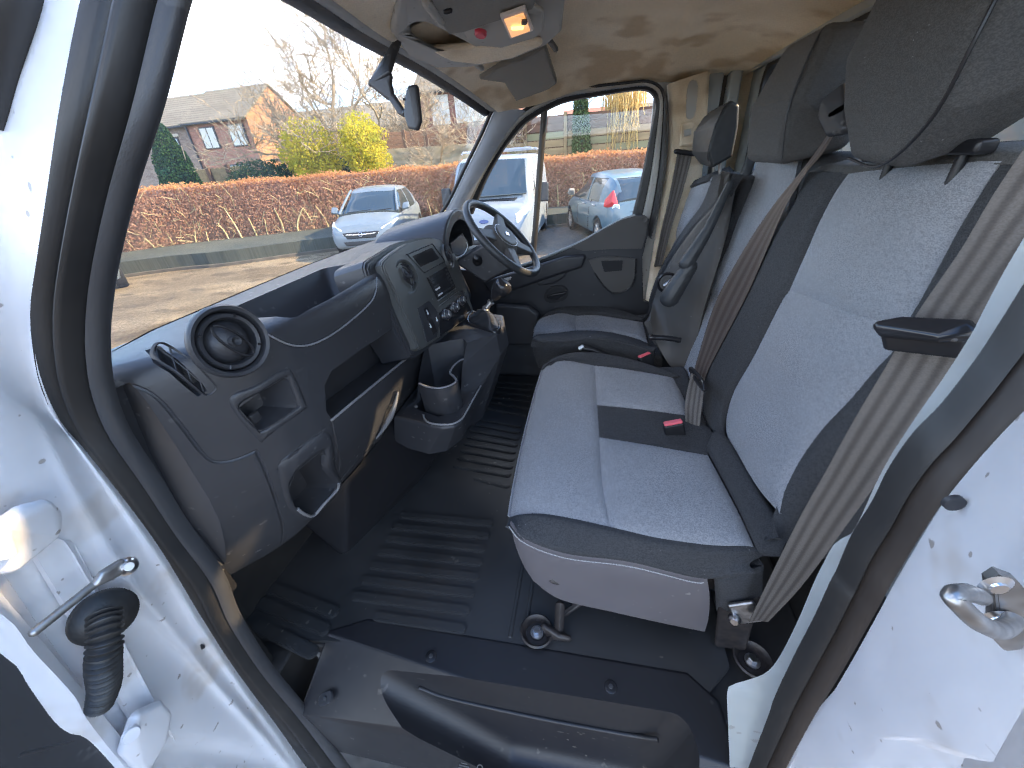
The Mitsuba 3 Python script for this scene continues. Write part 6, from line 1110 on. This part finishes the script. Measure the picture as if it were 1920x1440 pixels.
def house(label, x0, x1, y0, dep, ze, zr, m, mg=None, hip=False, roof='roof_tile', over=.25):
    Hs = thing('brick_house', label, 'house'); z0 = -.8
    add('wall', rbox((x0, y0, z0), (x1, y0 + dep, ze), .01, 8), m, 30, Hs)
    for xa, xb in ((x0, x0 + .02), (x1 - .02, x1 + .006)):
        add('gable', prism([(y0 + .003, z0), (y0 + dep - .003, z0), (y0 + dep - .003, ze), (y0 + dep / 2, zr), (y0 + .003, ze)], (xa, 0, 0), RY, xb - xa), mg or m, False, Hs)
    sl = (zr - ze) / (dep / 2)
    for s in (0, 1):
        a = y0 - over if s == 0 else y0 + dep + over; q = lambda x, y, z: (x, y, z)
        e = [(x0 - .12, a, ze - over * sl), (x1 + .12, a, ze - over * sl), (x1 + .12, y0 + dep / 2, zr), (x0 - .12, y0 + dep / 2, zr)]
        rf = add('roof', hull(np.vstack([e, np.array(e) + [0, 0, .10]])), roof, False, Hs)
    add('gutter', tube([(x0, y0 - over, ze - over * sl), (x1, y0 - over, ze - over * sl)], .05, 8), 'window_dark', 40, Hs)
    return Hs
def window(Hs, x, z, w, h, y, n=2, frame_='window_white', glass='pane_glass', sill=None):
    k = add('window', rbox((x - w / 2 - .06, y - .05, z - h / 2 - .06), (x + w / 2 + .06, y + .02, z + h / 2 + .06), .01, 6), frame_, 30, Hs)
    for i in range(n): add('pane', rbox((x - w / 2 + i * w / n + .03, y - .058, z - h / 2), (x - w / 2 + (i + 1) * w / n - .03, y - .04, z + h / 2), .003, 6), glass, False, k)
    if sill: add('lintel', rbox((x - w / 2 - .2, y - .06, z + h / 2 + .10), (x + w / 2 + .2, y - .01, z + h / 2 + .24), .005, 6), sill, 30, k); add('sill', rbox((x - w / 2 - .2, y - .12, z - h / 2 - .20), (x + w / 2 + .2, y - .01, z - h / 2 - .08), .005, 6), sill, 30, k)
A1 = house('red brick house on the left with orange gable end that has sunlight put into its colour', -23.05, -18.9, 22.5, 5.0, 4.15, 5.75, 'brick_red', 'brick_red_sunlit')
window(A1, -21.7, 3.30, .95, .95, 22.5, 2, 'window_dark', 'pane_blind'); window(A1, -19.75, 3.30, .95, .95, 22.5, 2, 'window_dark', 'pane_blind'); window(A1, -20.4, 1.45, 1.4, .85, 22.5, 2, 'window_dark', 'pane_glass')
B1 = house('greyish brick house at the far left with pale stone lintels', -33.0, -23.06, 22.9, 5.0, 4.15, 5.75, 'brick_grey')
window(B1, -24.9, 3.05, 1.15, .85, 22.9, 2, 'window_dark', 'pane_glass', 'stone_pale'); window(B1, -29.5, 3.05, 1.15, .85, 22.9, 2, 'window_dark', 'pane_glass', 'stone_pale')
add('garage_door', rbox((-25.2, 22.84, -.7), (-23.6, 22.89, 1.55), .01), 'wood_brown', 30, B1); add('lintel', rbox((-25.4, 22.83, 1.62), (-23.5, 22.89, 1.78), .01), 'stone_pale', 30, B1)
add('drainpipe', tube([(-23.25, 22.80, 4.1), (-23.25, 22.80, -.7)], .05, 8), 'window_white', 40, B1); add('drainpipe', tube([(-22.95, 22.42, 4.1), (-22.95, 22.42, -.7)], .05, 8), 'window_dark', 40, A1)
C1 = house('dark brick terrace in the distance behind the bare trees', -26.0, -11.6, 32.0, 7, 3.9, 5.6, 'brick_dark')
for x, z in ((-15.2, 2.3), (-13.0, 2.3), (-18.0, 2.3)): window(C1, x, z, 1.2, 1.2, 32.0, 2)
D1 = house('tall dark brick house behind the mirror with pale curtained windows', -8.5, -3.6, 21.5, 7, 4.20, 6.6, 'brick_dark')
for x, w in ((-7.35, .75), (-5.75, 1.6)): window(D1, x, 3.35, w, 1.05, 21.5, 2, 'window_white', 'pane_blind')
window(D1, -7.2, 1.9, 1.3, .8, 21.5, 3, 'window_white', 'pane_glass'); window(D1, -5.0, 1.9, 1.6, .8, 21.5, 3, 'window_white', 'pane_glass')
E1_h = house('distant brick house with red tiled roof in the driver window', -3.0, 1.0, 42.0, 6, 3.3, 4.6, 'brick_red', roof='red_tile'); mat('red_tile', speck((.36, .14, .10), (.46, .20, .14), 3), .9)
F1_h = house('distant low house at the right of the driver window', 2.2, 8.5, 40.0, 6, 3.2, 4.4, 'brick_dark')
# ============================================================ parked vehicles
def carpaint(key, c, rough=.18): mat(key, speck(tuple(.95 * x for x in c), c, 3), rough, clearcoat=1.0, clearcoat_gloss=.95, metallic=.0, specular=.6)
carpaint('paint_car_white_shaded', (.17, .215, .25)); carpaint('paint_van_white_shaded', (.22, .26, .295)); carpaint('paint_car_blue', (.095, .155, .195))  # both white paints darkened and blued, with shade put into the colour
mat('car_glass', (.035, .05, .055), .04, specular=1.0, clearcoat=1.0, clearcoat_gloss=1.0)
mat('tyre', (.02, .02, .02), .8); mat('alloy', (.55, .56, .58), .3, metallic=.8); mat('lamp_red', (.50, .02, .03), .15, clearcoat=1.0); mat('lamp_clear', (.62, .66, .68), .10, specular=.9); mat('plate_yellow', (.72, .52, .05), .5)
mat('dark_grille', (.02, .022, .025), .4); mat('badge_blue', (.03, .07, .22), .2)
def section(w, zb, zt, crown=.03, n=None):
    h = zt - zb
    half = [(0, zb), (w * .80, zb), (w * .94, zb + .04), (w, zb + h * .35), (w, zb + h * .62), (w * .97, zt - h * .16), (w * .90, zt - h * .04), (w * .72, zt), (w * .36, zt + crown * .8), (0, zt + crown)]
    return np.array(half + [(-y, z) for y, z in half[-2:0:-1]])
def loftx(st): return man(loft([np.column_stack([np.full(len(s), x), s]) for x, s in st]))
def dense(rows, n=36):
    r = np.array(rows, float); x = np.linspace(r[0, 0], r[-1, 0], n); x = np.unique(np.r_[x, r[:, 0]])
    from scipy.interpolate import PchipInterpolator as PI
    o = np.argsort(r[:, 0]); return np.column_stack([x] + [PI(r[o, 0], r[o, k])(x) for k in range(1, r.shape[1])])
def wheel(par, key, c, r, side, put):
    w = add('wheel', put(lathe([(r * .60, -.09), (r * .93, -.10), (r, -.07), (r, .07), (r * .93, .095), (r * .68, .09), (r * .66, .07)], c, (0, side, 0), 36)), 'tyre', 40, par)
    rim = [lathe([(r * .66, .06), (r * .68, .085), (r * .60, .075), (r * .58, .03)], c, (0, side, 0), 36), lathe([(1e-5, .07), (r * .16, .065), (r * .18, .04), (1e-5, .04)], c, (0, side, 0), 16)]
    for k in range(7):
        a = k * 2 * math.pi / 7; d = np.array([math.cos(a), 0, math.sin(a)]); rim.append(tube([np.array(c) + d * r * .12 + [0, side * .05, 0], np.array(c) + d * r * .62 + [0, side * .06, 0]], .028, 6))
    rim.append(lathe([(1e-5, .0), (r * .6, .0), (r * .6, .01), (1e-5, .01)], c, (0, side, 0), 24))
    add('rim', put(cat(*rim)), 'alloy', 40, w)
def car(key, label, category, pos, head, paint, body, green, wheels, r, paint_boxes, extras, wgreen, zbelt):
    K = thing(key, label, category, 'cars parked in front of the hedge')
    h = unit(np.r_[head, 0]); R = np.stack([h, [-h[1], h[0], 0], [0, 0, 1]], 1); o = np.array([pos[0], pos[1], GZ])
    put = lambda m: place(m, o, R)
    B = loftx([(x, section(w, zb, zt)) for x, w, zb, zt in dense(body)])
    for x in wheels:
        for s in (-1, 1): B -= m3.Manifold.cylinder(.30, r * 1.18, r * 1.18, 32).rotate([90, 0, 0]).translate([x, .30 / 2 + s * (body[3][1] - .02), r])
    add('body', put(B), paint, 30, K)
    def gsec(wb, wt, zt): 
        half = [(0, zbelt - .06), (wb, zbelt - .06), (wb, zbelt), (wb * .5 + wt * .5 + .012, (zbelt + zt) / 2), (wt + .02, zt - .10), (wt - .05, zt - .02), (wt * .6, zt + .01), (0, zt + .025)]
        return np.array(half + [(-y, z) for y, z in half[-2:0:-1]])
    G = loftx([(x, gsec(wb, wt, max(zt, zbelt + .02))) for x, wb, wt, zt in dense(green)])
    add('windows', put(G), 'car_glass', 30, K)
    P = m3.Manifold()
    for lo, hi in paint_boxes:
        lo, hi = np.array(lo), np.array(hi)
        for s in ((1, -1) if lo[1] > 0 else (1,)):
            P += m3.Manifold.cube((hi - lo).tolist()).translate([lo[0], lo[1] if s > 0 else -hi[1], lo[2]])
    Gs = G.translate([0, 0, -zbelt]).scale([1.004, 1.012, 1.012]).translate([0, 0, zbelt])
    add('roof', put(Gs ^ P), paint, 30, K)
    for x in wheels:
        for s in (-1, 1): wheel(K, key, (x, s * (body[3][1] - .11), r), r, s, put)
    for name, m, b in extras:
        add(name, put(m), b, 35, K)
    return K
hatch_body = [(-1.98, .55, .38, .62), (-1.93, .74, .30, .90), (-1.75, .82, .24, .98), (-1.2, .865, .20, .98), (-.3, .87, .20, .955), (.6, .87, .20, .95), (1.0, .865, .20, .93), (1.45, .84, .20, .84), (1.75, .78, .22, .74), (1.92, .66, .26, .62), (1.98, .50, .32, .54)]
hatch_green = [(-1.86, .66, .60, 1.0), (-1.62, .74, .60, 1.28), (-1.35, .78, .60, 1.40), (-.9, .80, .615, 1.46), (-.3, .80, .62, 1.49), (.05, .80, .615, 1.465), (.45, .80, .62, 1.30), (.95, .79, .70, .98), (1.02, .78, .70, .95)]
roofbox = [((-1.5, -1, 1.385), (.30, 1, 2)), ((-1.75, .50, .9), (-1.18, 1, 2)), ((-.36, .5, .9), (-.29, 1, 1.6))]
def lampq(a, b, c, d, t=.02): return rhull([a, b, c, d], t, 8)
ex_front = []
for s in (-1, 1):
    ex_front += [('headlight', lampq((1.86, s * .50, .66), (1.60, s * .76, .76), (1.38, s * .80, .80), (1.80, s * .66, .60), .03), 'lamp_clear'), ('mirror', rhull([(.78, s * .88, .98), (.78, s * 1.0, 1.0), (.70, s * .99, 1.08), (.72, s * .90, 1.07)], .04, 10), 'paint_car_white_shaded'),
                 ('fog_light', lathe([(1e-5, .02), (.05, .015), (.06, 0)], (1.90, s * .55, .38), (1, s * .3, 0), 16), 'lamp_clear'), ('pillar', tube(spl([(.98, s * .77, .96), (.45, s * .66, 1.29), (.10, s * .615, 1.455)], 14), .028, 8), 'paint_car_white_shaded')]
ex_front += [('grille', rhull([(1.95, -.42, .60), (1.95, .42, .60), (1.965, -.34, .50), (1.965, .34, .50)], .025, 8), 'dark_grille'), ('grille_bar', tube(spl([(1.955, -.44, .585), (1.995, 0, .57), (1.955, .44, .585)], 14), .016, 8), 'chrome'),
             ('badge', cat(lathe([(.038, 0), (.046, .006), (.052, 0)], (2.005, 0, .575), (1, 0, .2), 24), tube([(2.01, -.035, .585), (2.012, 0, .573), (2.01, .035, .568)], .006, 6)), 'chrome'), ('lower_grille', rhull([(1.97, -.40, .34), (1.97, .40, .34), (1.96, -.46, .42), (1.96, .46, .42)], .02, 8), 'dark_grille'), ('wiper', tube([(.99, -.55, .985), (.93, .05, 1.01)], .010, 6), 'dark_grille'), ('wiper', tube([(.99, .10, .985), (.93, .60, 1.01)], .010, 6), 'dark_grille')]
car('white_hatchback', 'white hatchback parked nose towards the van, its cloud reflecting windscreen in view', 'car', (-5.95, 10.95), (.22, -1.0), 'paint_car_white_shaded', hatch_body, hatch_green, (-1.25, 1.25), .30, roofbox, ex_front, .8, .95)
car('white_hatchback', 'white car mostly hidden behind the near pillar, only its front wheel showing', 'car', (-11.85, 6.85), (.85, -.52), 'paint_car_white_shaded', hatch_body, hatch_green, (-1.25, 1.25), .31, roofbox, ex_front, .8, .95)
ex_rear = []
for s in (-1, 1):
    ex_rear += [('tail_light', rhull([(-1.80, s * .70, 1.16), (-1.88, s * .74, .98), (-1.90, s * .62, .86), (-1.72, s * .84, .90), (-1.66, s * .80, 1.0)], .03, 10), 'lamp_red'), ('tail_light_lens', rhull([(-1.925, s * .60, .845), (-1.88, s * .72, .86), (-1.90, s * .70, .92), (-1.93, s * .61, .90)], .022, 10), 'lamp_clear'),
                ('reflector', rhull([(-1.965, s * .48, .40), (-1.93, s * .64, .41)], .028, 10), 'lamp_red'), ('mirror', rhull([(.78, s * .88, .98), (.78, s * 1.0, 1.0), (.70, s * .99, 1.08), (.72, s * .90, 1.07)], .04, 10), 'trim_grey'), ('door_handle', rhull([(-.25, s * .875, .83), (-.10, s * .875, .835)], .016, 8), 'alloy'), ('door_handle', rhull([(-1.05, s * .872, .85), (-.90, s * .875, .855)], .016, 8), 'alloy')]
    for x in (.35, -.62): ex_rear.append(('door_gap', tube(spl([(x, s * .80, .94), (x + .01, s * .868, .70), (x + .02, s * .868, .30)], 8), .006, 5), 'hollow_black'))
ex_rear += [('hatch_handle', rhull([(-1.955, -.34, .775), (-1.955, .34, .775)], .014, 8), 'paint_car_blue'), ('number_plate', rhull([(-1.965, -.26, .69), (-1.965, .26, .69), (-1.98, -.26, .59), (-1.98, .26, .59)], .008, 8), 'plate_yellow'), ('bumper_strip', rhull([(-1.99, -.55, .36), (-1.99, .55, .36), (-1.96, -.6, .30), (-1.96, .6, .30)], .03, 8), 'dark_grille'), ('hatch_gap', tube(spl([(-1.90, -.60, .95), (-1.965, -.56, .64), (-1.985, -.40, .53), (-1.99, 0, .52), (-1.985, .40, .53), (-1.965, .56, .64), (-1.90, .60, .95)], 30), .006, 6), 'hollow_black')]
pt = meshkit.text_mesh('M', .075, .004); pt = place(pt, (-1.984, .245, .605), np.stack([[0, -1, 0], unit([.14, 0, 1]), unit(np.cross([0, -1, 0], [.14, 0, 1]))], 1)); ex_rear.append(('letter', pt, 'hollow_black'))
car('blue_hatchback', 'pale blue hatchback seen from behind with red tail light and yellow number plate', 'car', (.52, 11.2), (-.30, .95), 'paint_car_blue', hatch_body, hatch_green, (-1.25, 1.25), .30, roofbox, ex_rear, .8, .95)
# white panel van
VV = thing('panel_van', 'white panel van with roof rack parked facing us, behind the steering wheel', 'van', 'cars parked in front of the hedge')
hd_ = unit(np.array([.02, -1.0, 0])); Rv = np.stack([hd_, [-hd_[1], hd_[0], 0], [0, 0, 1]], 1); ov = np.array([-2.28, 10.7, GZ]); putv = lambda m: place(m, ov, Rv)
def vsec(w, zb, zt, rt=.86):
    half = [(0, zb), (w * .9, zb), (w * .97, zb + .06), (w, zb + .3), (w, min(zb + .75, zt - .05)), (w * (.5 + .5 * rt) if zt > 1.2 else w * .97, zt - (.32 if zt > 1.5 else .10)), (w * rt, zt - .06), (w * (rt - .10), zt), (0, zt + .02)]
    return np.array(half + [(-y, z) for y, z in half[-2:0:-1]])
vb = [(-2.1, .90, .30, 1.90), (-2.06, .96, .26, 1.96), (0, .98, .24, 1.99), (.75, .98, .24, 1.97), (.98, .98, .24, 1.90), (1.62, .975, .24, 1.28), (1.78, .965, .24, 1.14), (2.10, .93, .24, 1.02), (2.30, .86, .26, .88), (2.40, .76, .32, .70), (2.43, .66, .36, .58)]
Bv = loftx([(x, vsec(w, zb, zt)) for x, w, zb, zt in dense(vb, 44)])
for x in (-1.45, 1.55):
    for s in (-1, 1): Bv -= m3.Manifold.cylinder(.36, .41, .41, 32).rotate([90, 0, 0]).translate([x, .18 + s * .94, .34])
add('body', putv(Bv), 'paint_van_white_shaded', 30, VV)
add('windscreen', putv(rhull([(1.70, -.82, 1.26), (1.78, 0, 1.25), (1.70, .82, 1.26), (1.05, -.72, 1.88), (1.10, 0, 1.90), (1.05, .72, 1.88)], .016, 8)), 'car_glass', 40, VV)
for s in (-1, 1):
    add('side_window', putv(rhull([(1.30, s * .955, 1.12), (.45, s * .955, 1.14), (.55, s * .88, 1.66), (1.0, s * .885, 1.64)], .012, 8)), 'car_glass', 40, VV)
    add('mirror', putv(rhull([(1.15, s * 1.06, 1.06), (1.15, s * 1.22, 1.06), (1.12, s * 1.06, 1.38), (1.12, s * 1.22, 1.38)], .035, 10)), 'dark_grille', 40, VV)
    add('headlight', putv(rhull([(2.33, s * .70, .78), (2.15, s * .86, .86), (1.98, s * .93, .98), (2.02, s * .86, 1.0), (2.24, s * .66, .90)], .03, 10)), 'lamp_clear', 40, VV)
    add('fog_light', putv(lathe([(1e-5, .02), (.05, .015), (.06, 0)], (2.42, s * .60, .46), (1, s * .3, 0), 16)), 'lamp_clear', 40, VV)
    for x in (-1.45, 1.55): wheel(VV, 'panel_van', (x, s * .86, .34), .34, s, putv)
    add('rack_rail', putv(tube([(.7, s * .74, 2.10), (-1.95, s * .74, 2.10)], .022, 8)), 'alloy', 40, VV)
for z, y in ((.86, .52), (.76, .56), (.66, .54)): add('grille_slot', putv(rhull([(2.335 - (z - .7) * .35, -y, z), (2.345 - (z - .7) * .35, y, z), (2.36 - (z - .7) * .35, -y, z - .035), (2.37 - (z - .7) * .35, y, z - .035)], .02, 8)), 'dark_grille', 40, VV)
add('badge', putv(place(prism([(.10 * math.cos(a), .04 * math.sin(a)) for a in np.linspace(0, 6.28, 24, endpoint=False)], (2.36, 0, .815), np.stack([[0, 1, 0], unit([-.35, 0, 1]), unit([1, 0, .35])], 1), .02, .005), (0, 0, 0))), 'badge_blue', 40, VV)
add('cowl', putv(rhull([(1.74, -.62, 1.175), (1.74, .62, 1.175), (1.80, -.58, 1.15), (1.80, .58, 1.15)], .012, 8)), 'dark_grille', 40, VV)
add('wiper', putv(tube([(1.72, -.5, 1.25), (1.64, .1, 1.33)], .012, 6)), 'dark_grille', 40, VV); add('wiper', putv(tube([(1.72, .15, 1.25), (1.62, .70, 1.32)], .012, 6)), 'dark_grille', 40, VV)
for x in (.5, -.6, -1.7): add('rack_bar', putv(tube([(x, -.84, 2.06), (x, -.80, 2.10), (x, .80, 2.10), (x, .84, 2.06)], .022, 8)), 'alloy', 40, VV)
add('bumper', putv(rhull([(2.36, -.80, .36), (2.36, .80, .36), (2.40, -.70, .52), (2.40, .70, .52), (2.44, 0, .44)], .03, 8)), 'paint_van_white_shaded', 40, VV); add('lower_grille', putv(rhull([(2.455, -.42, .40), (2.455, .42, .40), (2.455, -.42, .46), (2.455, .42, .46)], .02, 8)), 'dark_grille', 40, VV); add('aerial', putv(tube([(.9, 0, 1.95), (.75, 0, 2.25)], .006, 5)), 'dark_grille', 40, VV)
